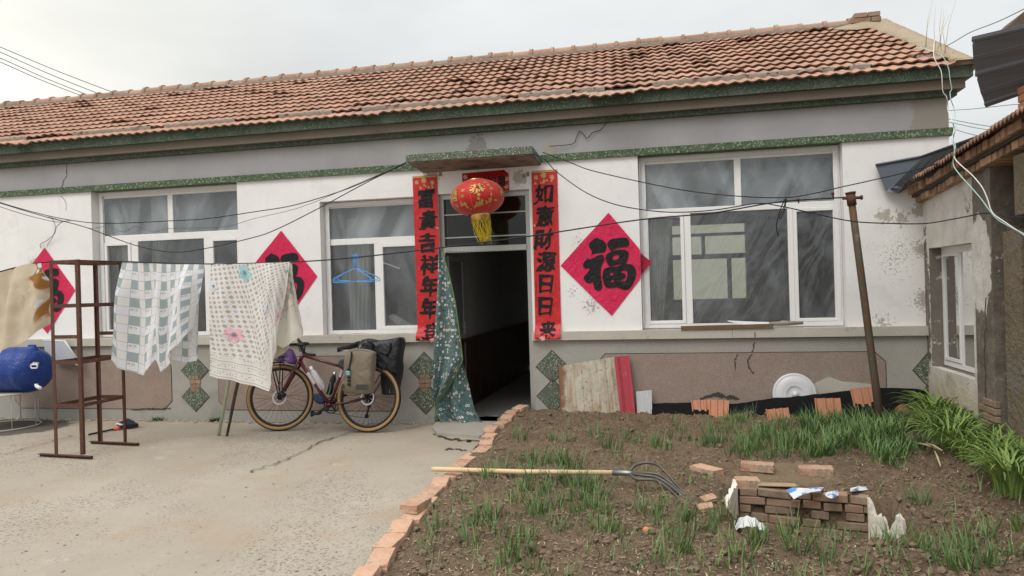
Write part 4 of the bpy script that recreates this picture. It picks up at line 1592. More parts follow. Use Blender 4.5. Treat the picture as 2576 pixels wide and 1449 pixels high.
def glyph(ch, offset=0.0, res=3):
    """outline of one character of Blender's own font as a flat mesh, centred, height about 1"""
    key = (ch, offset)
    if key in _gl:
        return _gl[key]
    cu = bpy.data.curves.new('glyph', 'FONT')
    cu.body = ch
    cu.size = 1.0
    cu.offset = offset
    cu.resolution_u = res
    cu.fill_mode = 'FRONT'
    o = bpy.data.objects.new('glyph', cu)
    COL.objects.link(o)
    dg = bpy.context.evaluated_depsgraph_get()
    me = bpy.data.meshes.new_from_object(o.evaluated_get(dg))
    vs = [(v.co.x, v.co.y) for v in me.vertices]
    fs = [tuple(p.vertices) for p in me.polygons]
    bpy.data.objects.remove(o)
    bpy.data.curves.remove(cu)
    bpy.data.meshes.remove(me)
    if vs:
        cx = (min(v[0] for v in vs) + max(v[0] for v in vs)) / 2
        cy = (min(v[1] for v in vs) + max(v[1] for v in vs)) / 2
        vs = [(x - cx, y - cy) for x, y in vs]
    _gl[key] = (vs, fs)
    return _gl[key]


def put_text(mb, ch, fn, offset=0.0, sx=1.0, sz=1.0, shear=0.0, wob=0.0):
    # heavy brush weight: the stroke outline repeated with small shifts
    vs, fs = glyph(ch, 0.0)
    pens = [(0, 0)] + ([(math.cos(a_) * offset * 1.25, math.sin(a_) * offset * .9) for a_ in (.4, 1.45, 2.5, 3.55, 4.6, 5.65)] if offset > .005 else [])
    for kk, (ox, oy) in enumerate(pens):
      out = []
      for x, y in vs:
        x, y = x + ox, y + oy
        dx = wob * noise.noise(Vector((x * 5, y * 5, ord(ch[0]) * .1)))
        dy = wob * noise.noise(Vector((x * 5 + 9, y * 5, ord(ch[0]) * .1)))
        out.append(fn((x + dx + y * shear) * sx, (y + dy + x * shear * .5) * sz) + Vector((0, -.0003 * kk, 0)))
      mb.add(out, fs)


# ------------------------------------------------------------------ diamonds with the luck character
FU = {
    'dot': [(435, 385), (447, 405), (500, 420), (540, 460), (548, 500), (535, 550), (500, 568), (440, 570), (400, 580), (370, 585), (382, 550), (345, 500), (343, 455), (375, 430)],
    'left': [(470, 588), (505, 590), (520, 620), (515, 655), (490, 700), (478, 760), (480, 830), (490, 900), (497, 960), (480, 992), (440, 1002), (408, 985), (398, 940), (388, 890),
             (375, 908), (345, 918), (310, 905), (285, 870), (283, 840), (322, 800), (350, 765), (357, 740), (330, 745), (293, 740), (273, 710), (280, 685), (300, 660), (330, 625), (345, 645), (390, 630), (430, 605)],
    'bar': [(553, 470), (568, 430), (600, 408), (740, 388), (788, 400), (807, 440), (802, 480), (780, 497), (700, 505), (640, 522), (610, 547), (590, 548), (578, 520), (560, 497)],
}
FU_MOUTH = ([(533, 610), (558, 570), (600, 550), (680, 533), (740, 528), (785, 548), (803, 580), (785, 640), (768, 690), (720, 693), (660, 705), (600, 725), (575, 722), (550, 680), (535, 640)],
            [[(612, 630), (622, 602), (655, 590), (682, 592), (690, 612), (678, 636), (645, 648), (620, 645)]])
FU_FIELD = ([(498, 800), (513, 748), (560, 727), (600, 733), (700, 709), (720, 696), (770, 688), (830, 695), (870, 730), (886, 790), (870, 870), (837, 940), (790, 987), (740, 988), (700, 970), (650, 958), (610, 965), (560, 970), (520, 942), (500, 870)],
            [[(583, 810), (590, 795), (612, 787), (625, 795), (622, 815), (605, 827), (588, 825)], [(596, 890), (603, 875), (622, 872), (632, 880), (628, 898), (612, 905), (599, 902)],
             [(708, 772), (745, 768), (783, 770), (783, 830), (770, 882), (740, 892), (706, 892), (708, 878), (742, 862), (766, 845), (768, 820), (750, 802), (712, 790)]])


def fu_diamond(dx, dz, label, clip=None, tilt=0.0):
    def w(x, y, yy):
        p = WY((2200 + x / 2.8975) / 1.56522, (800 + y / 2.8975) / 1.56522, -.012)
        q = Vector((p.x + .65, 0, p.z - 1.80))
        c, s = math.cos(tilt), math.sin(tilt)
        return Vector((q.x * c - q.z * s - .65 + dx, yy, q.x * s + q.z * c + 1.80 + dz))
    root = empty('luck_diamond', (-.65 + dx, -.01, 1.8 + dz), label, 'paper sign', 'luck diamonds pasted on the white wall')
    corners = [(568, 108), (1065, 690), (605, 1285), (20, 712)]
    # a fine sheet, slightly lifted and rippled
    if clip:
        poly = [(568, 108), (922, 430), (925, 500), (938, 560), (930, 940), (605, 1285), (20, 712)]
    else:
        poly = corners
    b = MB()
    n = 26
    pts = []
    P = [w(x, y, 0) for x, y in corners]
    vs, fs, ix = [], [], {}
    xlim = w(930, 700, 0).x if clip else 1e9
    for j in range(n + 1):
        for i in range(n + 1):
            u, v = i / n, j / n
            q = P[0].lerp(P[1], u).lerp(P[3].lerp(P[2], u), v)
            x = min(q.x, xlim)
            e = min(u, 1 - u, v, 1 - v)
            y = -.004 - .003 * (1 + noise.noise(Vector((x * 7, q.z * 7, dx)))) - (.010 * max(0, noise.noise(Vector((x * 3, q.z * 3, dx + 4)))) if e < .08 else 0)
            vs.append((x, y, q.z))
    for j in range(n):
        for i in range(n):
            a = j * (n + 1) + i
            fs.append((a, a + 1, a + n + 2, a + n + 1))
    b.smooth = True
    b.add(vs, fs)
    b.build('paper', MT['fupaper'], root, recalc=False)
    c = MB()
    for key in ('dot', 'left', 'bar'):
        pl = chaikin(FU[key], 2)
        vv = [w(x, y, -.0125) for x, y in pl]
        c.add(vv, [tuple(t) for t in tessellate_polygon([[Vector((x, -y, 0)) for x, y in pl]])])
    for (outer, holes), yy in ((FU_MOUTH, -.0128), (FU_FIELD, -.0132)):
        loops = [chaikin(outer, 2)] + [chaikin(h, 1) for h in holes]
        flat = [q for l in loops for q in l]
        tris = tessellate_polygon([[Vector((x, -y, 0)) for x, y in l] for l in loops])
        c.add([w(x, y, yy) for x, y in flat], [tuple(t) for t in tris])
    c.build('character', MT['ink'], root)
    if clip:
        f = MB()
        a = [w(x, y, 0) for x, y in ((934, 555), (1065, 690), (940, 830))]
        tip = WY(1640, 660, .078)
        f.add([(xlim + .002, -.005, a[0].z), (xlim + .002, -.005, a[2].z), (xlim + .003, .07, a[0].z - .01), (xlim + .003, .07, a[2].z + .015), (tip.x, .075, tip.z)],
              [(0, 2, 3, 1), (2, 4, 3)])
        f.build('folded_corner', MT['fold'], root, recalc=False, label='darker corner folded into the window reveal')
    return root


fu_diamond(0, 0, 'magenta luck diamond between the door and the right window, its corner folded into the reveal', clip=True)
fu_diamond(-4.005, -.02, 'magenta luck diamond on the white wall behind the mosaic patterned sheet', tilt=.01)
fu_diamond(-7.48, -.09, 'magenta luck diamond on the white wall behind the rusty iron rack')
fu_diamond(-8.80, .20, 'magenta luck diamond at the far left end of the wall, only its corner in sight')


# ------------------------------------------------------------------ couplet scrolls
def scroll(x0, x1, z0, z1, text, label, torn, lean=0.0, side=1):
    root = empty('couplet_scroll', ((x0 + x1) / 2, -.01, z0), label, 'paper scroll', 'red couplet scrolls beside the door')
    b = MB()
    nx, nz = 10, 70
    vs, fs = [], []

    def pos(x, z, lift=0.0):
        # paper hangs flat on the wall, then over the sill ledge at its foot
        t = smooth(1.14, 1.02, z)
        y = lerp(-.006, -.078, t)
        y -= .004 * (1 + noise.noise(Vector((x * 9, z * 3, x0)))) + smooth(1.35, 1.0, z) * .010 * (1 + noise.noise(Vector((x * 6 + z * 8, z * 16, 5))))
        return Vector((x + lean * (z1 - z) / (z1 - z0), y - lift, z))
    for j in range(nz + 1):
        for i in range(nx + 1):
            u, v = i / nx, j / nz
            zb = z0 + torn * (.35 + .65 * abs(noise.noise(Vector((u * 4.2, x0, 1)))) * 2) * (1 if v < .03 else 0)
            z = lerp(z0, z1, v) if j else zb
            vs.append(pos(lerp(x0, x1, u), z))
    for j in range(nz):
        for i in range(nx):
            a = j * (nx + 1) + i
            fs.append((a, a + 1, a + nx + 2, a + nx + 1))
    b.smooth = True
    b.add(vs, fs)
    b.build('paper', MT['scrollpaper'], root, recalc=False)
    cx = (x0 + x1) / 2
    top = z1 - .265
    step = (top - 1.09) / 6.0
    c = MB()
    for i, ch in enumerate(text):
        cz = top - i * step - .0
        sc = .205 if i < 6 else .165
        dx = (.012 * math.sin(i * 2.3)) + side * .012

        def fn(x, y, cz=cz, dx=dx):
            return pos(cx + dx + x, cz + y, .0045)
        put_text(c, ch, fn, .030, sc * 1.10, sc * 1.16, .10, .11)
    c.build('character', MT['ink'], root, recalc=False)
    # printed blossoms at the head, small ones at the margin and at the foot
    g = MB()
    pk = MB()
    r = random.Random(int(abs(x0) * 100))

    def blossom(mb, px, pz, s, petals=6):
        vs = [pos(px, pz, .005)]
        m = petals * 6
        for i in range(m):
            a = 2 * math.pi * i / m
            q = s * (.62 + .38 * abs(math.sin(a * petals / 2)))
            vs.append(pos(px + q * math.cos(a), pz + q * math.sin(a), .005))
        mb.add(vs, [(0, i + 1, (i + 1) % m + 1) for i in range(m)])

    for px, pz, s in ((x0 + .05, z1 - .075, .026), (cx - .01, z1 - .055, .036), (x1 - .06, z1 - .085, .028)):
        blossom(g, px, pz, s, 7)
        blossom(pk, px + .012, pz - .012, s * .5, 5)
    for i in range(7):
        px, pz = r.uniform(x0 + .03, x1 - .03), z1 - r.uniform(.09, .135)
        vs = [pos(px, pz, .0055), pos(px + r.uniform(.008, .02), pz - .03, .0055), pos(px - r.uniform(.008, .02), pz - .03, .0055)]
        g.add(vs, [(0, 1, 2)])
    g.add([pos(x0 + .004, z1 - .006, .0055), pos(x1 - .004, z1 - .006, .0055), pos(x1 - .004, z1 - .022, .0055), pos(x0 + .004, z1 - .022, .0055)], [(0, 1, 2, 3)])
    mx_ = x1 - .035 if side > 0 else x0 + .04
    for q in (-.018, .018):
        blossom(pk, mx_ + q, z1 - .62, .015, 5)
    blossom(pk, cx + side * .05, z0 + .035, .03, 5)
    blossom(pk, cx - .08, z0 + .05, .02, 5)
    g.build('gold_blossom', MT['gold'], root, recalc=False)
    pk.build('pink_blossom', MT['pinkprint'], root, recalc=False)
    if side < 0:
        s = MB()
        for i in range(8):
            put_text(s, '吉祥如意大門聯福'[i], lambda x, y, i=i: pos(x0 + .022 + x, 1.62 - i * .028 + y, .005), 0, .017, .017)
        s.build('small_print', MT['ink'], root, recalc=False)
    return root


scroll(-2.905, -2.603, .955, 2.915, '富貴吉祥年年登', 'red couplet scroll left of the door, partly behind the floral curtain', .10, .012, 1)
scroll(-1.478, -1.182, .955, 2.89, '如意財源日日来', 'red couplet scroll right of the door beside the magenta diamond', .06, -.006, -1)

root = empty('door_banner', (-2.02, -.01, 2.69), 'short red banner pasted above the door, half hidden by the lantern', 'paper banner')
b = MB()
b.smooth = True
pts = [(-2.298, 2.912), (-1.80, 2.925), (-1.745, 2.875), (-1.742, 2.685), (-2.294, 2.68)]
b.prism(pts, -.009, -.004)
b.build('paper', MT['scrollpaper'], root)
c = MB()
for i, ch in enumerate('吉祥如意'):
    put_text(c, ch, lambda x, y, i=i: Vector((-2.21 + i * .128 + x, -.0105, 2.80 + y)), .02, .115, .14, .06, .05)
c.build('character', MT['ink'], root, recalc=False)
c = MB()
for px, pz in ((-2.26, 2.87), (-1.775, 2.73), (-1.77, 2.82), (-2.26, 2.73)):
    vs = [(px, -.0108, pz)] + [(px + .03 * (.6 + .4 * abs(math.sin(a * 2.5))) * math.cos(a), -.0108, pz + .03 * (.6 + .4 * abs(math.sin(a * 2.5))) * math.sin(a)) for a in [2 * math.pi * i / 30 for i in range(30)]]
    c.add(vs, [(0, i + 1, (i + 1) % 30 + 1) for i in range(30)])
c.build('pink_blossom', MT['pinkprint'], root, recalc=False)

# small strips of old tape left on the wall
MT['oldtape'] = M('old_tape', (0.32, 0.27, 0.19), bump=0)
for x, y in ((1108, 437), (1328, 437), (1318, 441)):
    b = MB()
    p = WY(x, y, -.004)
    b.box(p.x - .02, p.x + .018, -.006, -.002, p.z - .03, p.z + .02)
    b.build('tape_scrap', MT['oldtape'], house)

# ------------------------------------------------------------------ lantern
LC = Vector((-2.035, -.34, 2.578))
lt = empty('red_lantern', LC, 'round red paper lantern with gold writing hanging under the door canopy', 'lantern')
tl = Matrix.Rotation(rad(-5), 3, 'Y')
A_, B_ = .302, .207


def LP(th, ph, k=1.0):
    rib = 1 - .018 * abs(math.sin(th * 4)) ** .5 * 0
    q = Vector((A_ * k * math.cos(ph) * math.sin(th), -A_ * k * math.cos(ph) * math.cos(th), B_ * k * math.sin(ph)))
    return LC + tl @ q


b = MB()
vs, fs = [], []
nth, nph = 64, 24
for j in range(nph + 1):
    ph = lerp(rad(-66), rad(72), j / nph)
    for i in range(nth):
        th = 2 * math.pi * i / nth
        sc = 1 - .012 * (1 - abs(math.sin(th * 4)))
        vs.append(LP(th, ph, sc))
for j in range(nph):
    for i in range(nth):
        fs.append((j * nth + i, j * nth + (i + 1) % nth, (j + 1) * nth + (i + 1) % nth, (j + 1) * nth + i))
b.smooth = True
b.add(vs, fs)
b.build('lantern_body', MT['lantern'], lt)
b = MB()
for i in range(8):
    th = 2 * math.pi * i / 8 + .0
    b.tube([LP(th, lerp(rad(-66), rad(72), j / 14), .995) for j in range(15)], .0028, 5)
b.build('rib', M('rib_gold', (0.62, 0.22, 0.08), rough=.4, bump=0), lt)
for ch, th, ph, kx, kz, w_, h_ in (('恭', 16, 17, 1.05, .72, .17, .17), ('禧', -47, 8, 1.15, .75, .16, .19), ('賀', 84, 8, 1.05, .75, .16, .18)):
    b = MB()
    put_text(b, ch, lambda x, y: LP(rad(th) + x / A_ * kx, rad(ph) + y / B_ * kz, 1.014), .017, w_, h_, .05, .05)
    b.build('large_character', MT['gold'], lt, recalc=False)
for ch, th, ph in (('財', -16, 16), ('進', -17, -1), ('賀', 37, 36), ('新', 43, 25), ('禧', 47, 13)):
    b = MB()
    put_text(b, ch, lambda x, y: LP(rad(th) + x / A_, rad(ph) + y / B_ * .75, 1.012), .012, .05, .05)
    b.build('small_character', MT['gold'], lt, recalc=False)
b = MB()
rr = random.Random(3)
for th, ph, s in ((16, -22, .055), (19, -34, .045), (42, -16, .042), (-22, -22, .04), (-14, -32, .045), (-42, -24, .03), (58, -20, .03), (8, -38, .035), (35, -28, .03)):
    for kk in range(5):
        tq, pq = rad(th) + rr.gauss(0, s * 1.3), rad(ph) + rr.gauss(0, s * 1.8)
        m_ = 14
        r1 = s * rr.uniform(.3, .55)
        vs = [LP(tq, pq, 1.01 + kk * .002)] + [LP(tq + r1 / A_ * math.cos(2 * math.pi * i / m_) * (.7 + .3 * math.cos(2.5 * i)), pq + r1 / B_ * .8 * math.sin(2 * math.pi * i / m_), 1.01 + kk * .002) for i in range(m_)]
        b.add(vs, [(0, i + 1, (i + 1) % m_ + 1) for i in range(m_)])
b.build('printed_flower', MT['gold'], lt, recalc=False)
b = MB()
b.lathe([(.1, .19), (.10, .205), (.05, .21), (.02, .212)], LC, 24, tl)
b.lathe([(.112, -.185), (.112, -.262), (.108, -.262), (.108, -.19)], LC + Vector((.012, 0, 0)), 28, tl)
b.build('gold_collar', MT['goldleaf'], lt)
b = MB()
for i in range(70):
    a = 2 * math.pi * i / 70
    t0 = LC + tl @ Vector((.012 + .107 * math.cos(a), .107 * math.sin(a), -.255))
    cl_ = [0.0, 1.3, 2.4, 3.9, 5.2][i % 5]
    t1 = LC + Vector((.075 + .055 * math.cos(cl_) + rr.gauss(0, .014), .05 * math.sin(cl_), -.47 + rr.uniform(-.05, .04)))
    mid = t0.lerp(t1, .5) + Vector((rr.gauss(0, .012), 0, 0))
    b.tube([t0, mid, t1], [.004, .0035, .002], 4, caps=False)
b.build('tassel', MT['tassel'], lt)
b = MB()
b.tube([LC + Vector((.02, 0, .21)), Vector((-2.02, -.34, 2.93))], .002, 5)
b.build('hanging_wire', MT['wire'], lt)


# ================================================================== cloth
def cloth(name, mat, top, bot, Y, label, cat, folds, amp, parent=None, size=None, nx=70, nz=46, thick=True, extra=None, yfun=None, seed=0, group=None, hemwave=.0):
    """top and bot are pixel polylines from left to right; they meet the hanging plane and folds push it in and out"""
    def samp(pl, u):
        ln = [0]
        for a, b_ in zip(pl, pl[1:]):
            ln.append(ln[-1] + math.hypot(b_[0] - a[0], b_[1] - a[1]))
        t = u * ln[-1]
        for i in range(len(pl) - 1):
            if t <= ln[i + 1] + 1e-9:
                f = (t - ln[i]) / max(1e-9, ln[i + 1] - ln[i])
                return (lerp(pl[i][0], pl[i + 1][0], f), lerp(pl[i][1], pl[i + 1][1], f))
        return pl[-1]

    def pos(u, v, off=0.0):
        t = samp(top, u)
        b_ = samp(bot, u)
        px, py = lerp(t[0], b_[0], v), lerp(t[1], b_[1], v)
        p = WY(px, py, Y if yfun is None else yfun(u, v))
        d = 0
        for (fr_, ph, a, drift) in folds:
            d += a * math.sin(2 * math.pi * fr_ * (u + drift * v) + ph)
        e = min(1.0, v * 3.0)
        d *= amp * (0.15 + .85 * e)
        d += .012 * noise.noise(Vector((u * 5, v * 5, seed)))
        return Vector((p.x, p.y - d - off, p.z))

    b = MB()
    W_ = (pos(1, .4) - pos(0, .4)).length * 1.25 if size is None else size[0]
    H_ = (pos(.5, 1) - pos(.5, 0)).length if size is None else size[1]
    vs, uvs, fs = [], [], []
    for j in range(nz + 1):
        for i in range(nx + 1):
            u, v = i / nx, j / nz
            vs.append(pos(u, v))
            uvs.append((u * W_, v * H_))
    for j in range(nz):
        for i in range(nx):
            a = j * (nx + 1) + i
            fs.append((a, a + 1, a + nx + 2, a + nx + 1))
    b.smooth = True
    b.add(vs, fs, uvs)
    b.pos = pos
    b.W, b.H = W_, H_
    return b


# quilted curtain pulled aside at the door
fl = empty('door_curtain', (-2.45, -.06, 0), 'green floral quilted curtain drawn aside in the open doorway', 'curtain')
top = [(1104, 622), (1114, 622)]
bt = [(1098, 1066), (1130, 1070), (1170, 1066), (1226, 1074)]


def curtain_panel(left, right, Y0, Y1, name, folds):
    """strip between two pixel polylines given top to bottom"""
    def samp(pl, v):
        y = lerp(pl[0][1], pl[-1][1], v)
        for a, c in zip(pl, pl[1:]):
            if y <= c[1]:
                f = (y - a[1]) / (c[1] - a[1])
                return lerp(a[0], c[0], f), y
        return pl[-1]
    b = MB()
    nx, nz = 26, 60
    vs, fs, uvs = [], [], []
    for j in range(nz + 1):
        for i in range(nx + 1):
            u, v = i / nx, j / nz
            l, r_ = samp(left, v), samp(right, v)
            Y = lerp(Y0, Y1, v)
            p = WY(lerp(l[0], r_[0], u), lerp(l[1], r_[1], u), Y)
            wv = (.012 + .035 * v) * (math.sin(u * folds * 2 * math.pi + v * 2.1) + .3 * math.sin(u * folds * 5 + 3 * v))
            vs.append((p.x, p.y - wv - .02, p.z))
            uvs.append((u * (.18 + .50 * v), v * 2.05))
    for j in range(nz):
        for i in range(nx):
            a = j * (nx + 1) + i
            fs.append((a, a + 1, a + nx + 2, a + nx + 1))
    b.smooth = True
    b.add(vs, fs, uvs)
    o = b.build(name, MT['floral'], fl, recalc=False)
    return vs, nx, nz


# front layer: face of the quilt; its bound edge sweeps from the right down to the left hem
FR_L = [(1104, 622), (1103, 720), (1099, 800), (1096, 860), (1094, 940), (1095, 1008), (1097, 1010)]
FR_R = [(1111, 622), (1133, 695), (1147, 760), (1156, 830), (1164, 905), (1140, 955), (1100, 1012)]
va, nx, nz = curtain_panel(FR_L, FR_R, -.12, -.17, 'curtain_front', 1.4)
e1 = [Vector(va[j * (nx + 1) + nx]) + Vector((0, -.004, 0)) for j in range(nz + 1)]
BK_L = [(1106, 640), (1110, 800), (1112, 930), (1098, 1000), (1097, 1030), (1113, 1052), (1152, 1063), (1226, 1070)]
BK_L = [(1106, 640), (1110, 800), (1112, 930), (1098, 1000), (1100, 1030), (1113, 1054), (1120, 1064)]
BK_R = [(1110, 640), (1142, 760), (1158, 870), (1166, 910), (1185, 985), (1196, 1030), (1218, 1066)]
vb, nx, nz = curtain_panel(BK_L, BK_R, -.045, -.06, 'curtain_back', 1.8)
e2 = [Vector(vb[j * (nx + 1)]) + Vector((0, -.006, 0)) for j in range(int(nz * .84), nz + 1)]
e3 = [Vector(vb[nz * (nx + 1) + i]) + Vector((0, -.004, .004)) for i in range(nx + 1)]
e4 = [Vector(vb[j * (nx + 1) + nx]) + Vector((0, -.002, 0)) for j in range(nz + 1)]
LFT = [(1097, 1010), (1098, 1040), (1098, 1067)]
vc, nx3, nz3 = curtain_panel([(1097, 1005), (1097, 1068)], [(1101, 1005), (1135, 1060)], -.03, -.04, 'curtain_tail', .8)
e5 = [Vector(vc[nz3 * (nx3 + 1) + i]) + Vector((0, -.004, .004)) for i in range(nx3 + 1)]
b = MB()
for e in (e1[2:], e2, e3, e4[int(nz * .3):int(nz * .5)], e5):
    b.tube(e, .0075, 5)
b.build('binding', MT['trim'], fl)

# ================================================================== outbuilding on the right
SXW = 2.57
shed = empty('brick_shed', (3.2, 0, 0), 'old brick shed with flaking lime plaster and tiled eaves at the right edge', 'shed')
# window opening from measured corners
sy0, sy1 = -.13, -1.175
sz0, sz1 = .66, 1.845
b = MB()
for (y0, y1, z0, z1) in ((0.0, sy0, -.4, 2.50), (sy1, -1.25, -.4, 2.44), (sy0, sy1, -.4, sz0), (sy0, sy1, sz1, 2.44), ):
    b.box(SXW, SXW + .26, min(y0, y1), max(y0, y1), z0, z1)
b.box(SXW - .012, SXW + .26, -1.60, -1.25, -.4, 2.44)
wallo = b.build('wall', MT['shed'], shed, org=None)
b = MB()
# far reveal and sill slope of the recess
b.add([(SXW + .004, sy0 - .002, sz0), (SXW + .2, sy0 - .03, sz0), (SXW + .2, sy0 - .03, sz1), (SXW + .004, sy0 - .002, sz1)], [(0, 1, 2, 3)])
b.add([(SXW + .002, sy0, sz0 - .02), (SXW + .002, sy1, sz0 - .02), (SXW + .2, sy1, sz0 + .035), (SXW + .2, sy0, sz0 + .035)], [(0, 1, 2, 3)])
b.build('window_reveal', MT['reveal'], shed)
w = MB()
fx0, fx1 = SXW + .11, SXW + .137
w.box(fx0, fx1, -.135 - .035, -.135, sz0 + .02, sz1)
w.box(fx0, fx1, sy1, sy1 + .03, sz0 + .02, sz1)
w.box(fx0, fx1, sy1 + .03, -.170, sz0 + .02, sz0 + .065)
w.box(fx0, fx1, sy1 + .03, -.170, sz1 - .06, sz1)
w.box(fx0, fx1, -.628, -.590, sz0 + .065, sz1 - .06)
wf = w.build('window', MT['pvc'], shed)
ORG[wf] = ORG[shed]
w = MB()
w.box(fx0 - .008, fx0 + .018, -.200, -.172, sz0 + .077, sz1 - .062)
w.box(fx0 - .008, fx0 + .018, -.588, -.564, sz0 + .077, sz1 - .062)
w.box(fx0 - .008, fx0 + .018, -.564, -.200, sz0 + .077, sz0 + .105)
w.box(fx0 - .008, fx0 + .018, -.564, -.200, sz1 - .09, sz1 - .062)
w.build('casement_frame', MT['pvc'], wf)
w = MB()
for y0, y1 in ((-.564, -.20), (-1.14, -.628)):
    w.quad((fx0 + .008, y0, sz0 + .066), (fx0 + .008, y1, sz0 + .066), (fx0 + .008, y1, sz1 - .06), (fx0 + .008, y0, sz1 - .06))
w.build('pane', MT['dirtyglass'], wf, recalc=False)
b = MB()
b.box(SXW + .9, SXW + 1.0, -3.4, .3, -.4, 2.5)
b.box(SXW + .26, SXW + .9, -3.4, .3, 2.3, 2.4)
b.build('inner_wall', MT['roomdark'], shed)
# pillars and the boarded recess towards the camera
b = MB()
b.box(SXW + .10, SXW + .3, -1.72, -1.60, -.4, 1.95)
b.box(SXW + .02, SXW + .3, -2.02, -1.72, -.4, 1.90)
b.box(SXW + .05, SXW + .3, -9, -2.02, -.4, 2.0)
b.build('rough_pier', MT['shedrough'], shed)
b = MB()
b.box(SXW + .22, SXW + .3, -2.05, -1.60, 1.90, 2.44)
b.build('boarding', MT['oldwood'], shed)
b = MB()
b.box(SXW - .03, SXW + .3, -9, -2.05, 2.0, 2.44)
b.build('upper_pier', MT['shedrough'], shed)
# bricks laid bare at the foot of the pillar
b = MB()
rr = random.Random(9)
for rI in range(6):
    z = .18 + rI * .062
    y = -1.27 - (rI % 2) * .09
    while y > -1.60:
        L_ = .18
        b.tint = rr.random()
        b.box(SXW - .02 - rr.uniform(0, .006), SXW + .02, max(y - L_, -1.61), y - .012, z, z + .052, bev=.005)
        y -= L_
b.build('bare_brick', MT['brickold'], shed)
# vertical crack in the pillar
b = MB()
pr = Vector((SXW - .0135, -1.47, 1.38))
while pr.z > .55:
    nx_ = Vector((SXW - .0135, pr.y + rr.gauss(0, .018), pr.z - .05))
    wv = rr.uniform(.004, .013)
    b.quad(pr + Vector((0, -wv, 0)), nx_ + Vector((0, -wv, 0)), nx_ + Vector((0, wv, 0)), pr + Vector((0, wv, 0)))
    pr = nx_
b.build('crack', MT['crack'], shed, recalc=False)


# stepped brick eaves
def along(p, q, t):
    return p.lerp(q, t)


b = MB()
EA0 = Vector((2.50, .02, 2.315))
EA1 = Vector((2.50, -3.3, 2.56))
n = 31
dirE = (EA1 - EA0).normalized()
for course, (out, dz, hh) in enumerate(((0.0, 0.0, .062), (-.065, .085, .066))):
    for i in range(n):
        t0, t1 = i / n, (i + .78) / n
        a = EA0.lerp(EA1, t0) + Vector((out + rr.gauss(0, .009), 0, dz))
        c = EA0.lerp(EA1, t1) + Vector((out + rr.gauss(0, .004), 0, dz))
        b.tint = rr.uniform(.2, 1)
        b.beam(a + Vector((.12, 0, hh / 2)), c + Vector((.12, 0, hh / 2)), .24, hh)
b.tint = None
b.build('brick_eaves', M('eaves_brick', (0.40, 0.25, 0.155), var=.25, vs=8, fine=.25, fs=90, bump=.7, bs=60, bd=.005, tint=.4, layers=(((0.15, 0.12, 0.09), 7, .6, .75),)), shed)
b = MB()
b.beam(EA0 + Vector((.16, 0, .03)), EA1 + Vector((.16, 0, .03)), .26, .055)
b.beam(EA0 + Vector((.10, 0, .075)), EA1 + Vector((.10, 0, .075)), .26, .035)
b.beam(EA0 + Vector((.12, 0, .12)), EA1 + Vector((.12, 0, .12)), .24, .05)
b.build('eaves_bedding', M('dark_eaves_mortar', (0.07, 0.058, 0.047), bump=.4), shed)  # dark fill behind the gaps between the brick courses
# tiles on the shed roof: lipped courses seen at the eave edge
b = MB()
n = 26
for i in range(n):
    a = EA0.lerp(EA1, i / n) + Vector((-.15, 0, .155))
    c = EA0.lerp(EA1, (i + 1) / n) + Vector((-.15, 0, .155))
    m_ = 8
    vs = []
    lift = abs(rr.gauss(0, .008))
    for row, (dx, dz) in enumerate(((0, -.018), (0, 0.0), (.9, .33))):
        for k in range(m_ + 1):
            u = k / m_
            p = a.lerp(c, u)
            vs.append(p + Vector((dx, 0, dz + .016 * math.sin(u * 4 * math.pi) + (lift if row < 2 else 0))))
    b.tint = min(1, max(0, rr.gauss(.4, .25)))
    b.add(vs, [(r_ * (m_ + 1) + k, r_ * (m_ + 1) + k + 1, (r_ + 1) * (m_ + 1) + k + 1, (r_ + 1) * (m_ + 1) + k) for r_ in range(2) for k in range(m_)])
b.build('shed_roof', M('old_shed_tile', (0.25, 0.135, 0.09), var=.3, vs=7, tint=.35, bump=.5, layers=(((0.12, 0.09, 0.07), 8, .5, .7),)), shed, recalc=False)

# slate coloured sheet metal bridging the gap between house and shed
ms = empty('sheet_metal_flashing', (2.5, -.1, 2.4), 'slate grey sheet metal flashing where the shed roof meets the house wall', 'metal sheet')
b = MB()
a0, a1 = WY(2202, 415, -.06), WY(2330, 392, -.05)
c1, c0 = WY(2262, 487, -.12), WY(2229, 482, -.08)
b.add([a0, a1, WY(2330, 440, -.02), c1, c0], [(0, 1, 2, 3, 4)])
b.tube([a0 + Vector((0, -.01, .0)), a1 + Vector((0, -.01, 0))], .012, 6)
b.build('end_panel', MT['sheetend'], ms, recalc=False)
b = MB()
n = 26
U0, U1 = WY(2318, 398, -.34), WX(2600, 300, 2.45)
D0, D1 = WY(2234, 478, -.05), WX(2600, 356, 2.75)
vs = []
for i in range(n + 1):
    t = i / n
    for k in range(2):
        up = U0.lerp(U1, t) + Vector((0, 0, .012 if i % 2 else 0))
        dn = D0.lerp(D1, t) + Vector((0, 0, (-.018 if i % 3 == 0 else .012) + rr.gauss(0, .006)))
    vs += [up + Vector((0, 0, .012)), up, dn]
b.add(vs, [(i * 3 + k, i * 3 + 3 + k, i * 3 + 4 + k, i * 3 + 1 + k) for i in range(n) for k in range(2)])
b.tube([U0 + Vector((0, -.01, .012)), U1 + Vector((0, -.01, .012))], .014, 6)
b.build('roof_sheet', MT['sheetshade'], ms, recalc=False)

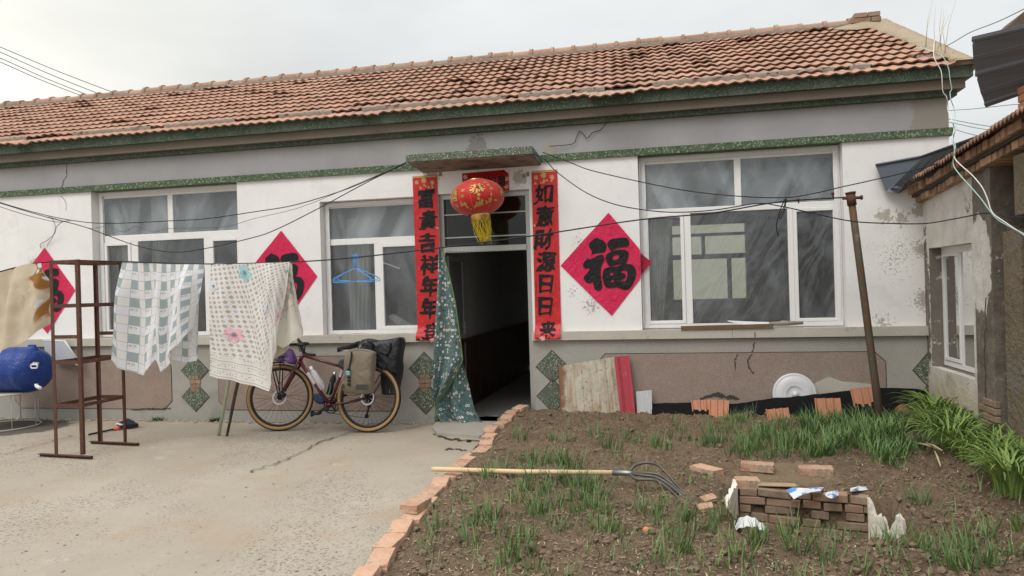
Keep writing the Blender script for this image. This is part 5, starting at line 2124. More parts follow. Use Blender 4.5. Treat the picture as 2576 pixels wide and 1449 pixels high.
# dark ribbed roof sheet hanging out at the top right
mr = empty('ribbed_roof_sheet', WY(2500, 260, -1.4), 'dark grey ribbed metal roof sheet jutting in at the top right corner', 'metal sheet')
TL, TR = WY(2446, 92, -1.75), WY(2640, 46, -2.15)
BL, BR = WY(2482, 268, -1.25), WY(2660, 205, -1.6)
b = MB()
prof = [(0, 0), (.03, -.012), (.055, -.012), (.075, .014), (.11, .0), (.27, 0), (.285, -.004), (.33, -.004), (.345, 0), (.49, 0), (.52, -.016), (.55, -.016), (.575, .014), (.61, 0), (.76, 0), (.775, -.004), (.82, -.004), (.835, 0), (.93, 0), (.95, -.014), (1.0, -.006)]
nrm = (BL - TL).cross(TR - TL).normalized()
if nrm.y > 0:
    nrm = -nrm
vs = []
for t, h in prof:
    bul = WY(lerp(2446, 2482, t) - 10 * math.sin(t * 3.0), lerp(92, 268, t), lerp(-1.75, -1.25, t))
    e = TR.lerp(BR, t)
    for p in (bul, e):
        vs.append(p - nrm * h * 1.0)
fs = [(i * 2, i * 2 + 1, i * 2 + 3, i * 2 + 2) for i in range(len(prof) - 1)]
b.add(vs, fs)
o = b.build('roof_sheet', MT['sheetmetal'], mr, recalc=False)
sol = o.modifiers.new('thick', 'SOLIDIFY')
sol.thickness = .006
bp = MB()
p0 = WY(2566, 262, -1.55)
p1 = WY(2563, 330, -1.55)
rr = random.Random(21)
z = p1.z - .15
while z < p0.z + .1:
    bp.tint = rr.uniform(.3, .9)
    bp.box(p0.x, p0.x + .24, -1.75, -1.51, z, z + .055, bev=.005)
    z += .064
bp.tint = None
bp.box(p0.x + .01, p0.x + .23, -1.74, -1.52, p1.z - .15, z - .03)
bp.build('brick_pillar', M('pillar_brick', (0.46, 0.215, 0.12), var=.2, vs=8, bump=.6, bs=60, tint=.3), label='orange brick pillar under the dark ribbed roof sheet', cat='pillar')
q = [WY(x, y, -.9) for x, y in ((2541, 62), (2541, 95), (2640, 95), (2640, -20), (2580, 26))]
bp = MB()
bp.prism([(p.x, p.z) for p in q], -.9, -.5)
bp.build('parapet_stump', M('sooty_brickwork', (0.12, 0.085, 0.06), var=.3, vs=6, bump=.6, bs=30), label='dark weathered parapet rising behind the ribbed roof sheet', cat='parapet')
# ================================================================== washing and yard things
def cable(name, pts, r, mat, label, cat='cable', n=8, group=None):
    b = MB()
    b.tube(spline(pts, n), r, 6)
    return b.build(name, MT[mat], label=label, cat=cat, group=group)


# rusty iron rack
RX0, RX1, RY0, RY1 = -6.045, -5.742, -1.985, -1.40
rk = empty('iron_rack', (-5.9, -1.72, 0), 'tall rusty angle-iron rack standing on the concrete with washing line across it', 'rack')
ph = 1.975
for (x, y) in ((RX0, RY0), (RX1, RY0), (RX0, RY1), (RX1, RY1)):
    b = MB()
    b.box(x - .019, x + .019, y - .003, y + .003, .03, ph)
    sx = 1 if x == RX0 else -1
    b.box(x - sx * .019, x - sx * .013, y - .003, y + .035 * (1 if y == RY0 else -1), .03, ph) if False else b.box(min(x - sx * .019, x - sx * .013), max(x - sx * .019, x - sx * .013), min(y + .003, y + .026 * (1 if y == RY0 else -1)), max(y + .003, y + .026 * (1 if y == RY0 else -1)), .03, ph)
    b.build('post', MT['rust'], rk)
for z, full in ((ph - .02, True), (1.515, True), (1.205, False), (.95, True), (.517, True)):
    b = MB()
    for y in (RY0, RY1):
        b.box(RX0 + .019, RX1 - .019, y - .004, y + .004, z - .018, z + .018)
        b.box(RX0 + .019, RX1 - .019, min(y, y + (.03 if y == RY0 else -.03)), max(y, y + (.03 if y == RY0 else -.03)), z - .0185, z - .0125)
    if full:
        for x in (RX0, RX1):
            b.box(x - .004, x + .004, RY0 + .005, RY1 - .005, z - .018, z + .018)
            b.box(min(x, x + (.03 if x == RX0 else -.03)), max(x, x + (.03 if x == RX0 else -.03)), RY0 + .03, RY1 - .03, z - .0187, z - .0127)
    b.build('shelf_rail', MT['rust'], rk)
for y, xa, xb in ((RY0 - .01, -6.25, -5.575), (RY1 - .0, -6.19, -5.54)):
    b = MB()
    b.beam((xa, y + .02, .016), (xb, y - .04, .016), .012, .032)
    b.beam((xa, y + .005, .029), (xb, y - .055, .029), .035, .006)
    b.build('foot', MT['rust'], rk)

# leaning post
pb, ptp = Vector((1.905, -.90, -.05)), Vector((1.705, -.80, 2.33))
post = empty('leaning_post', (pb.x, pb.y, soil_base(pb.x, pb.y)), 'leaning rusty pipe post in the garden holding the washing line', 'post')
b = MB()
b.tube([pb, pb.lerp(ptp, .3), pb.lerp(ptp, .7), ptp], [.038, .034, .033, .032], 14)
b.build('pipe', MT['post'], post)
b = MB()
ax = (ptp - pb).normalized()
b.tube([ptp - ax * .08, ptp + ax * .03], .041, 14)
b.tube([ptp + ax * .03, ptp + ax * .045], .047, 14)
b.tube([ptp + Vector((-.075, 0, -.01)), ptp + Vector((.085, 0, -.01))], .014, 8)
b.tube([ptp + Vector((.085, 0, -.01)), ptp + Vector((.100, 0, -.01))], .024, 6)
b.build('clamp', MT['rust'], post)

# washing line: post -> rack -> out of frame
LINE = [ptp + Vector((-.03, 0, .0)), WY(1960, 508, -.86), WY(1790, 536, -.92), WY(1608, 553, -1.0), WY(1340, 593, -1.12), WY(1110, 623, -1.2), WY(890, 648, -1.32),
        WY(735, 659, -1.42), WY(515, 664, -1.52), WY(310, 658, -1.62), WY(190, 656, -1.72), WY(132, 658, -1.76), WY(60, 668, -1.85), WY(-60, 700, -1.95)]
cable('washing_line', LINE, .0072, 'wire', 'black washing line from the leaning post across the yard to the rack', 'line', 8)
b = MB()
for px, py in ((2008, 502), (2095, 487)):
    c = WY(px, py, -.83)
    bm = bmesh.new()
    bmesh.ops.create_icosphere(bm, subdivisions=2, radius=.016)
    b.bm(bm, Matrix.Translation(c))
    b.tube([c, c + Vector((.004, 0, -.035))], .007, 6)
b.build('line_clamp', MT['rust'], label='two small rusty clamps on the washing line near the leaning post', cat='clamp')
cable('cable_loop', [WY(1978, 497, -.85), WY(1972, 520, -.85), WY(1961, 545, -.85), WY(1964, 548, -.86), WY(1974, 525, -.86), WY(1977, 500, -.86), WY(1966, 520, -.84), WY(1955, 555, -.84), WY(1954, 575, -.84), WY(1958, 595, -.84)],
      .005, 'wire', 'slack loop of black cable hanging on the washing line by the right window')

# cables along the facade
C_ = [
    ([(1022, 408, -.52), (960, 438, -.5), (860, 480, -.45), (740, 516, -.4), (639, 533, -.4), (520, 550, -.4), (438, 555, -.4), (268, 562, -.4), (173, 553, -.4), (90, 535, -.4), (0, 509, -.4), (-60, 485, -.4)], .0054, 'wire', 'black cable sagging from the canopy corner across the left window'),
    ([(1022, 411, -.52), (930, 455, -.5), (800, 525, -.5), (700, 575, -.5), (639, 597, -.5), (512, 626, -.5), (432, 634, -.5), (340, 617, -.5), (213, 571, -.5), (117, 546, -.5), (0, 511, -.5), (-60, 492, -.5)], .0054, 'wire', 'lowest black cable drooping across the middle of the left window'),
    ([(1021, 409, -.5), (900, 462, -.45), (760, 520, -.35), (639, 550, -.3), (560, 571, -.3), (425, 575, -.3), (388, 583, -.3), (341, 570, -.3), (310, 583, -.3), (270, 570, -.3), (228, 574, -.3), (185, 563, -.3), (120, 545, -.3)], .003, 'wirethin', 'thin grey wire kinked over the upper panes of the left window'),
    ([(-40, 505, -.3), (0, 520, -.3), (70, 542, -.3), (140, 558, -.3), (173, 555, -.3)], .004, 'wire', 'short black cable joining the others at the far left'),
    ([(178, 556, -.2), (160, 557, -.15), (143, 570, -.1), (137, 588, -.06), (118, 605, -.03), (102, 614, -.02), (103, 624, -.02)], .004, 'wirethin', 'grey wire looping down to the diamond behind the rack'),
    ([(115, 545, -.2), (132, 552, -.12), (139, 570, -.08), (133, 595, -.04), (122, 612, -.02), (118, 622, -.02)], .003, 'wirethin', 'thin second wire dropping to the diamond behind the rack'),
    ([(1365, 383, -.5), (1430, 407, -.55), (1500, 432, -.6), (1700, 475, -.7), (1850, 493, -.8), (1975, 497, -.85), (2050, 486, -.9), (2110, 472, -.95), (2200, 452, -1.0), (2300, 428, -1.05), (2420, 392, -1.1), (2600, 330, -1.2)], .0054, 'wire', 'black cable from the canopy over the right window to the shed roof'),
    ([(1300, 372, -.5), (1365, 398, -.5), (1400, 432, -.55), (1470, 482, -.6), (1540, 512, -.7), (1620, 528, -.8), (1700, 534, -.9), (1800, 528, -.9), (1905, 512, -.9), (1960, 518, -.88), (2030, 533, -.9), (2140, 556, -.95), (2240, 562, -1.0), (2330, 562, -1.1), (2420, 547, -1.2), (2470, 537, -1.3), (2500, 538, -1.4), (2540, 547, -1.5), (2600, 545, -1.6)], .0054, 'wire', 'long black cable dipping past the right window and the post to the shed'),
    ([(1382, 368, -.05), (1440, 362, -.03), (1450, 345, -.03), (1458, 330, -.03), (1468, 338, -.03), (1478, 347, -.03), (1492, 333, -.03), (1512, 326, -.03), (1530, 306, -.16), (1575, 285, -.2)], .004, 'wire', 'crooked black wire on the grey frieze above the canopy'),
]
for pts, r, mt, lb in C_:
    cable('cable', [WX(x, y, 2.40) if x > 2325 and y > 500 else WY(x, y, Y) for x, y, Y in pts], r, mt, lb)
for i, (x0, y0, x1, y1, lb) in enumerate(((0, 118, 290, 236, 'topmost power line crossing the sky at the upper left'), (0, 131, 262, 243, 'second power line from the top in the upper left sky'), (0, 146, 240, 248, 'third power line from the top in the upper left sky'), (0, 156, 222, 249, 'lowest power line crossing the sky at the upper left'))):
    cable('power_line', [WY(x0 - 120, y0 - 47, 24), WY(x0, y0, 26), WY((x0 + x1) / 2, (y0 + y1) / 2 + 2, 30), WY(x1 + 30, y1 + 10, 34)], .022, 'wirethin', lb, 'power line', 6)
for i, (a, c, lb) in enumerate((((2390, 278), (2520, 266), 'upper of the thin wires in the sky gap right of the house'), ((2390, 300), (2530, 324), 'thin wire second from the top in the sky gap right of the house'), ((2392, 308), (2505, 330), 'thin wire third from the top in the sky gap right of the house'), ((2392, 322), (2470, 344), 'lowest thin wire in the sky gap right of the house'))):
    p, q = WY(*a, 7), WY(*c, 5)
    cable('sky_wire', [p + (p - q) * .6, p, p.lerp(q, .5) + Vector((0, 0, -.01)), q, q + (q - p) * .3], .006, 'wirethin', lb, 'wire', 5)
cable('sky_wire', [WY(1800, 420, 1.6) if False else WY(2130, 235, 1.0) if False else WY(2290, 152, .9), WY(2380, 116, .4), WY(2440, 82, 0), WY(2520, 50, -.6), WY(2640, -10, -1.5)], .004, 'wirethin', 'single wire running from the roof tiles up past the ribbed roof sheet', 'wire')

tw1 = [(2347, 128, -.22), (2352, 150, -.26), (2367, 178, -.28), (2370, 205, -.28), (2372, 230, -.26), (2382, 246, -.25), (2384, 275, -.3), (2393, 300, -.35), (2400, 322, -.4), (2396, 350, -.5), (2401, 372, -.6), (2402, 398, -.75), (2420, 418, -.85), (2445, 440, -.95), (2470, 470, -1.1), (2484, 500, -1.25), (2497, 535, -1.4), (2530, 560, -1.55), (2580, 594, -1.75)]
tw2 = [(2347, 128, -.2), (2372, 143, -.26), (2386, 172, -.28), (2390, 200, -.28), (2394, 224, -.27), (2390, 232, -.27), (2392, 250, -.3), (2402, 280, -.35), (2404, 318, -.4), (2398, 348, -.5), (2404, 372, -.6), (2398, 412, -.75), (2415, 440, -.85), (2440, 468, -.95), (2468, 500, -1.1), (2490, 530, -1.3), (2510, 552, -1.45), (2540, 570, -1.6), (2580, 590, -1.75)]
def WW(p):
    return WY(*p) if p[1] < 290 else WX(p[0], p[1], 2.28 if p[1] > 330 else 2.33)


cable('white_wire', [WW(p) for p in tw1], .0042, 'wirewhite', 'white wire dangling from the roof corner down to the shed', 'wire')
cable('green_wire', [WW(p) for p in tw2], .0042, 'wiregreen', 'pale green wire twisted with the white one from roof corner to shed', 'wire')
cable('white_wire', [WY(2300, 121, -.1), WY(2325, 122, -.15), WY(2347, 128, -.2), WY(2352, 100, -.1), WY(2380, 70, 0)], .004, 'wirewhite', 'loose white wire end lying on the tiles at the roof corner', 'wire')
b = MB()
for i in range(8):
    base = RP(2.72 + R.uniform(0, .2), .35 + R.uniform(0, .55), .05)
    tip = base + Vector((R.uniform(-.02, .16), R.uniform(-.1, .1), R.uniform(.25, .62)))
    b.tube([base, base.lerp(tip, .5) + Vector((-.02, 0, 0)), tip], [.0028, .002, .0008], 4)
b.build('dry_weed', MT['drygrass'], label='tuft of dead pale grass stalks on the roof corner', cat='weed')

# ------------------------------------------------------------------ sheets on the line
def finish(b, name, mat, label, cat='sheet', mats=None, **kw):
    return b.build(name, mats or mat, label=label, cat=cat, recalc=False, **kw)


def on_line(px):
    best = min(range(len(LINE)), key=lambda i: 0)
    pass


# check sheet
b = cloth('check_sheet', MT['check'], [(311, 656), (345, 660), (420, 664), (514, 665)],
          [(293, 905), (298, 922), (345, 947), (372, 930), (384, 908), (398, 940), (412, 922), (440, 888), (478, 842), (486, 800)], -1.60,
          '', 'sheet', [(2.6, .4, .55, .10), (5.3, 1.0, .30, -.1), (1.2, 2.0, .7, .0)], .085, size=(1.42, 1.35), seed=1)
# the printed monogram of the cloth, mirrored as on its reverse side
b.cur = 1
for i in range(0, 17):
    for j in range(0, 12):
        if i % 2 == 0 and j % 2 == 0:
            continue
        if i % 2 == 1 and j % 2 == 1:
            continue
        if i % 2 == 1 and (i + 1) % 4 and j % 2 == 0:
            continue
        u0 = (i + .40) / 12 / 1.42
        v0 = (j + .30) / 9 / 1.35
        if u0 > .96 or v0 > .95:
            continue
        if j % 2 == 0:
            continue
        for ch, du in (('K', -.012), ('C', .010)):
            vs, fs = glyph(ch, .0)
            b.add([b.pos(min(.999, max(.001, u0 + (-x * .036) / 1.42 + du)), min(.999, v0 - (y * .036) / 1.35), .004) for x, y in vs], fs)
b.cur = 0
chk = empty('check_sheet', WY(410, 662, -1.57), 'grey and white check cotton sheet hung over the washing line beside the rack', 'sheet')
finish(b, 'front_panel', None, None, None, mats=[MT['check'], MT['print']], parent=chk)
b = cloth('x', None, [(440, 690), (512, 668)], [(430, 880), (440, 905), (460, 912), (492, 908), (488, 870)], -1.50, '', '', [(2.2, 0, .6, 0), (1, 1, .5, 0)], .05, size=(.5, 1.3), seed=2, nx=30)
finish(b, 'back_panel', None, None, None, mats=[MT['check']], parent=chk)

# mosaic sheet
b = cloth('mosaic_sheet', None, [(532, 663), (600, 664), (690, 661), (729, 659)],
          [(528, 945), (545, 952), (585, 958), (640, 975), (672, 986), (690, 962), (690, 900), (703, 780)], -1.50,
          '', 'sheet', [(1.5, 1.2, .5, .12), (3.1, .3, .35, -.15), (7, 0, .12, .1)], .075, size=(1.05, 1.30), seed=5)


def leaf_print(u0, v0, s, mi, ang, veins):
    b.cur = mi
    m_ = 40
    W_, H_ = 1.05, 1.30
    out = []
    for i in range(m_):
        a = 2 * math.pi * i / m_
        q = s * (.62 + .38 * abs(math.cos(a * 2.5)) ** 1.4) * (1 + .06 * math.sin(a * 17))
        out.append((q * math.cos(a + ang), q * math.sin(a + ang) * 1.15))
    pp = [b.pos(min(.995, max(.003, u0 + x / W_)), min(.995, max(.004, v0 + y / H_)), .004) for x, y in out]
    b.add([b.pos(u0, max(.004, v0), .004)] + pp, [(0, i + 1, (i + 1) % m_ + 1) for i in range(m_)])
    b.cur = veins
    for k_ in range(5):
        a = ang + math.pi / 2 + (k_ - 2) * .62
        x, y = s * .9 * math.cos(a), s * 1.0 * math.sin(a)
        w_ = .0028
        q = [b.pos(min(.995, max(.003, u0 + (x * t + w_ * sgn * (1 - t) * math.sin(a)) / W_)), min(.995, max(.004, v0 + (y * t - w_ * sgn * (1 - t) * math.cos(a)) / H_)), .0055) for t, sgn in ((-.4, 1), (1, 1), (1, -1), (-.4, -1))]
        b.add(q, [(0, 1, 2, 3)])


leaf_print(.40, .075, .085, 1, .3, 4)
leaf_print(.05, .20, .05, 3, .3, 4)
leaf_print(.66, .46, .085, 3, 1.9, 4)
leaf_print(.20, .60, .080, 2, .4, 4)
leaf_print(.86, .80, .085, 2, .8, 4)
leaf_print(.97, .17, .05, 1, .8, 4)
b.cur = 0
mos = empty('mosaic_sheet', WY(640, 662, -1.45), 'white sheet printed with small tan squares and leaves hanging over the front bicycle wheel', 'sheet')
finish(b, 'front_panel', None, None, None, parent=mos, mats=[MT['mosaic'], MT['leafaqua'], MT['leafpink'], MT['leafpale'], MT['print']])
b = cloth('x', None, [(690, 663), (730, 659), (736, 660)], [(696, 860), (712, 876), (742, 856), (758, 845), (750, 780)], -1.40, '', '', [(2.4, 0, .6, .1), (1, 1, .5, 0)], .05, size=(.55, .75), seed=6, nx=36)
finish(b, 'lining', None, None, None, parent=mos, mats=[MT['lining']])
b = cloth('x', None, [(690, 700), (722, 690)], [(690, 905), (700, 898), (728, 876), (735, 850)], -1.36, '', '', [(1.5, 0, .6, .1)], .04, size=(.4, .6), seed=8, nx=20)
finish(b, 'loose_corner', None, None, None, parent=mos, mats=[M('beige_corner', (0.52, 0.46, 0.36), var=.15, vs=6, bump=.3, bs=20)])

# beige blanket at the left
b = cloth('beige', None, [(-90, 712), (0, 682), (70, 664), (104, 662)], [(-90, 895), (0, 890), (35, 872), (75, 855), (100, 826), (117, 806), (122, 780)], -1.86,
          '', 'blanket', [(1.4, 1.0, .6, .25), (3.2, 0, .35, .3), (6, 2, .12, .2)], .09, size=(1.2, .95), seed=9)
finish(b, 'beige_blanket', None, 'beige blanket with brown and white patches hung over the line at the left edge', cat='blanket', mats=[MT['beige']])

# blue hangers
hp = WY(893, 647, -1.32)


def hanger(dx, yaw, tilt, label):
    o = MB()
    c, s = math.cos(yaw), math.sin(yaw)
    ct, st = math.cos(tilt), math.sin(tilt)

    def P(x, z, y=0):
        x, z = x * ct - z * st, x * st + z * ct
        return hp + Vector((dx + x * c - y * s, x * s + y * c, z))
    hook = [P(.022 * math.cos(a) , .0 + .022 * math.sin(a)) for a in [rad(-60 + i * 24) for i in range(11)]]
    neck = [P(-.012, -.03), P(0, -.06), P(0, -.115)]
    o.tube(hook[::1] + neck, .0042, 6)
    tri = [(0, -.115), (.06, -.135), (.20, -.20), (.225, -.215), (.228, -.232), (.21, -.24), (0, -.245), (-.21, -.24), (-.228, -.232), (-.225, -.215), (-.20, -.20), (-.06, -.135)]
    pts = spline([P(x, z) for x, z in tri] + [P(0, -.115)], 4)
    o.tube(pts, .0042, 6)
    return o.build('coat_hanger', MT['bluehang'], label=label, cat='coat hanger', group='blue wire coat hangers on the washing line')


hanger(-.012, .12, .05, 'blue wire coat hanger tilted up to the right, nearest the house')
hanger(.004, -.32, -.07, 'blue wire coat hanger turned with its right end towards the camera')
hanger(.018, .5, -.02, 'blue wire coat hanger seen most edge-on, between the other two')
cable('bent_wire', [WY(960, 643, -1.3), WY(962, 655, -1.3), WY(961, 659, -1.3), WY(985, 668, -1.28), WY(1003, 675, -1.27), WY(1004, 672, -1.27)], .002, 'wirewhite', 'short bent white wire hooked on the line right of the hangers', 'wire')

# ------------------------------------------------------------------ props under the line, barrel, scraper
b = MB()
b.tube([WZ(550, 1096, .0), WY(590, 880, -1.05), WY(612, 740, -1.25)], [.018, .018, .017], 10)
b.build('mint_pole', MT['mint'], label='pale green painted pole propped under the mosaic sheet', cat='pole')
b = MB()
b.tube([WZ(571, 1097, .0), WY(592, 990, -1.0), WY(622, 860, -1.15), WY(640, 760, -1.25)], [.014, .019, .018, .017], 10)
b.build('dark_pole', MT['darkpole'], label='dark weathered stick propped beside the pale green pole', cat='pole')

# blue drum on its side
BCY = -.58
cl0, cr0 = WY(-120, 925, BCY), WY(110, 925, BCY)
br = .275
bc = (WY(20, 985, BCY).z + .005) + br
dr = empty('water_drum', (-8.1, BCY, bc - br), 'blue plastic drum with a tap lying on its side by the left wall', 'drum')
b = MB()
vs, fs = [], []
XE = cr0.x
prof = [(0.0, 0.02), (.02, .10), (.025, .17), (.06, .225), (.10, .255), (.17, .274), (.24, .276), (.27, .262), (.30, .276), (.62, .278), (.65, .264), (.68, .277), (.9, .27), (.98, .24), (1.02, .16), (1.03, .02)]
n = 40
for s, r_ in prof:
    for i in range(n):
        a = 2 * math.pi * i / n
        w_ = 1 + .012 * math.sin(3 * a + 7 * s) + .05 * noise.noise(Vector((s * 5, 1.6 * math.cos(a), 1.6 * math.sin(a)))) * (1 if .05 < s < .99 else .3)
        vs.append((XE - s, BCY + r_ * w_ * math.cos(a), bc + r_ * w_ * math.sin(a)))
for j in range(len(prof) - 1):
    for i in range(n):
        fs.append((j * n + i, j * n + (i + 1) % n, (j + 1) * n + (i + 1) % n, (j + 1) * n + i))
fs.append(tuple(range(n)))
b.smooth = True
b.add(vs, fs)
b.build('drum_body', MT['barrel'], dr)
b = MB()
q = WY(84, 868, BCY)
b.lathe([(.075, -.03), (.07, .0), (.05, .025), (.04, .035), (.0, .036)], (q.x, BCY - .02, bc + br * .93), 20)
b.tube([(q.x - .05, BCY - .02, bc + br * .94), (q.x - .05, BCY - .02, bc + br * 1.08), (q.x + .05, BCY - .02, bc + br * 1.08), (q.x + .05, BCY - .02, bc + br * .94)], .012, 8)
b.build('filler_cap', MT['barrel'], dr)
hx = WY(90, 921, BCY - br * .97)
b = MB()
sq = [(-.035, -.022), (.035, -.022), (.045, -.01), (.045, .012), (.035, .022), (-.035, .022), (-.045, .012), (-.045, -.01)]
b.tube([Vector((hx.x + x, BCY - br * 1.01 - .012, hx.z + z)) for x, z in sq], .009, 8, closed=True)
b.box(hx.x - .028, hx.x - .012, BCY - br * 1.03, BCY - br * .9, hx.z + .02, hx.z + .045)
b.box(hx.x + .012, hx.x + .028, BCY - br * 1.03, BCY - br * .9, hx.z + .02, hx.z + .045)
b.build('handle', MT['whiteplastic'], dr)
tp = WY(95, 972, BCY - .2)
b = MB()
b.tube([Vector((tp.x - .04, BCY - .18, tp.z + .01)), Vector((tp.x, BCY - .21, tp.z)), Vector((tp.x + .09, BCY - .25, tp.z - .015))], [.02, .022, .021], 10)
b.tube([Vector((tp.x - .02, BCY - .2, tp.z + .0)), Vector((tp.x - .02, BCY - .2, tp.z + .03))], .02, 8)
b.build('tap', MT['whiteplastic'], dr)
# round wire stand
sc_ = Vector((-8.22, BCY - .02, 0))
tz = bc - br - .012
st = empty('wire_stand', sc_, 'round white wire stand carrying the blue drum', 'stand')
b = MB()
b.lathe([(.0, tz - .012), (.42, tz - .012), (.43, tz), (.42, tz + .006), (0, tz + .006)], sc_, 36)
b.build('round_top', M('pale_board_top', (0.55, 0.52, 0.45), var=.15), st)
for i in range(8):
    a = 2 * math.pi * i / 8 + .3
    b = MB()
    b.tube([sc_ + Vector((.40 * math.cos(a), .40 * math.sin(a), tz - .012)), sc_ + Vector((.41 * math.cos(a), .41 * math.sin(a), .02))], .006, 6)
    b.build('leg', MT['whitepaint'], st)
b = MB()
b.tube([sc_ + Vector((.42 * math.cos(2 * math.pi * i / 40), .42 * math.sin(2 * math.pi * i / 40), .012)) for i in range(40)], .008, 6, closed=True)
b.build('base_ring', MT['whitepaint'], st)
# pale folding board behind the drum
b = MB()
q = [WY(x, y, -.16) for x, y in ((110, 856), (163, 858), (196, 905), (170, 912), (118, 900))]
b.prism([(p.x, p.z) for p in q], -.17, -.155)
o = b.build('plastic_board', M('translucent_board', (0.50, 0.52, 0.54), rough=.4, var=.1, bump=0), label='pale plastic board leaning on the wall behind the blue drum', cat='board')
b = MB()
b.tube([(q[0].x, -.163, q[0].z), (q[1].x, -.163, q[1].z), (q[2].x, -.163, q[2].z)], .012, 6)
b.tube([WY(125, 890, -.16), WY(160, 905, -.16), WY(205, 922, -.16)], .006, 6)
b.build('board_rim', MT['whiteplastic'], o)
for px, sc_w in ((392, 1.0), (547, 1.15)):
    pass

# ice scraper lying on the yard
a0, a1, a2 = WZ(223, 1093, .015), WZ(300, 1077, .02), WZ(340, 1070, .02)
sx_ = empty('floor_scraper', a1, 'floor scraper with black shaft and orange socket lying on the concrete', 'scraper')
b = MB()
b.tube([a0, a0.lerp(a1, .82)], .011, 8)
b.build('shaft', MT['black'], sx_)
b = MB()
b.tube([a0.lerp(a1, .80), a0.lerp(a1, 1.02)], [.022, .034], 8)
b.build('socket', MT['orange'], sx_)
d_ = (a1 - a0).normalized()
n_ = Vector((-d_.y, d_.x, 0))
b = MB()
c0 = a0.lerp(a1, 1.0)
b.add([c0 + n_ * .05 + Vector((0, 0, .03)), c0 - n_ * .05 + Vector((0, 0, .0)), c0 + d_ * .16 - n_ * .13 + Vector((0, 0, -.01)), c0 + d_ * .2 + n_ * .13 + Vector((0, 0, .035)),
       c0 + n_ * .05 + Vector((0, 0, .05)), c0 - n_ * .05 + Vector((0, 0, .04)), c0 + d_ * .16 - n_ * .13 + Vector((0, 0, .03)), c0 + d_ * .2 + n_ * .13 + Vector((0, 0, .075))],
      [(0, 1, 2, 3), (7, 6, 5, 4), (0, 4, 5, 1), (1, 5, 6, 2), (2, 6, 7, 3), (3, 7, 4, 0)])
b.build('head', MT['rubber'], sx_)
b = MB()
b.beam(c0 + n_ * .055 + Vector((0, 0, .053)), c0 - n_ * .055 + Vector((0, 0, .042)), .03, .01)
b.build('collar', MT['whiteplastic'], sx_)
# ================================================================== bicycle
BY0, BLEAN = -.57, .15


def BP(px, py, off=0.0):
    """sight line meets the leaning plane of the bicycle; off is towards the camera"""
    d = ray(px, py)
    # y = BY0 + BLEAN * z
    t = (BY0 + BLEAN * CAMP.z - CAMP.y) / (d.y - BLEAN * d.z)
    return CAMP + d * t + Vector((0, -1, BLEAN)) * off


BNRM = Vector((0, -1, BLEAN)).normalized()
fa, ra = BP(704.6, 1003), BP(927.5, 1010)
bb = BP(829, 1020)
WR_ = .383
fa.z = WR_ - .004
ra.z = WR_ - .004
fa.y = BY0 + BLEAN * fa.z
ra.y = BY0 + BLEAN * ra.z
bike = empty('touring_bicycle', ((fa.x + ra.x) / 2, BY0, 0), 'maroon touring bicycle with tan wall tyres leaning by the wall, loaded with bags', 'bicycle')


def wheel(c, axis, label=None, disc=True):
    axis = axis.normalized()
    ex = axis.cross(Vector((0, 0, 1))).normalized()
    ez = ex.cross(axis).normalized()

    def P(r, a, o=0.0):
        return c + (ex * math.cos(a) + ez * math.sin(a)) * r + axis * o
    N = 72
    w = bpy.data.objects.new('wheel', None)
    w.empty_display_size = .1
    COL.objects.link(w)
    w.parent = bike
    ORG[w] = ORG[bike]

    def ring(name, prof, mat):
        b = MB()
        vs = [P(r, 2 * math.pi * i / N, o) for r, o in prof for i in range(N)]
        fs = []
        m = len(prof)
        for j in range(m):
            for i in range(N):
                fs.append((j * N + i, j * N + (i + 1) % N, ((j + 1) % m) * N + (i + 1) % N, ((j + 1) % m) * N + i))
        b.smooth = True
        b.add(vs, fs)
        return b.build(name, MT[mat], w)
    ring('tyre', [(WR_, 0), (WR_ - .004, .015), (WR_ - .014, .024), (WR_ - .014, -.024), (WR_ - .004, -.015)], 'tyre')
    ring('sidewall', [(WR_ - .0145, .0245), (WR_ - .028, .0275), (WR_ - .047, .018), (WR_ - .047, -.018), (WR_ - .028, -.0275), (WR_ - .0145, -.0245)], 'tan')
    ring('rim', [(WR_ - .0475, .015), (WR_ - .070, .012), (WR_ - .074, 0), (WR_ - .070, -.012), (WR_ - .0475, -.015)], 'black')
    b = MB()
    for i in range(32):
        a = 2 * math.pi * i / 32
        sd = 1 if i % 2 else -1
        a2 = a + (1.25 if (i // 2) % 2 else -1.25)
        b.tube([P(.025, a2, sd * .028), P(WR_ - .072, a, 0)], .0016, 4, caps=False)
    b.build('spoke', MT['spoke'], w)
    b = MB()
    b.tube([c - axis * .05, c + axis * .05], .017, 12)
    b.tube([c - axis * .032, c - axis * .026], .03, 14)
    b.tube([c + axis * .026, c + axis * .032], .03, 14)
    b.build('hub', MT['black'], w)
    b = MB()
    prof = [(.083, .036), (.066, .036), (.066, .0385), (.083, .0385)]
    vs = [P(r * (1 + .03 * math.sin(i * 6)), 2 * math.pi * i / 48, o) for r, o in prof for i in range(48)]
    fs = [(j * 48 + i, j * 48 + (i + 1) % 48, ((j + 1) % 4) * 48 + (i + 1) % 48, ((j + 1) % 4) * 48 + i) for j in range(4) for i in range(48)]
    b.add(vs, fs)
    for i in range(6):
        a = 2 * math.pi * i / 6
        b.tube([P(.02, a, .037), P(.07, a + .35, .037)], .004, 5)
    b.build('brake_disc', MT['steel'], w)
    return w


ang = rad(-17)
fax = Vector((math.sin(ang) * -1, -math.cos(ang), BLEAN)).normalized()
wheel(fa, Vector((.30, -1, BLEAN)))
wheel(ra, Vector((.0, -1, BLEAN)))

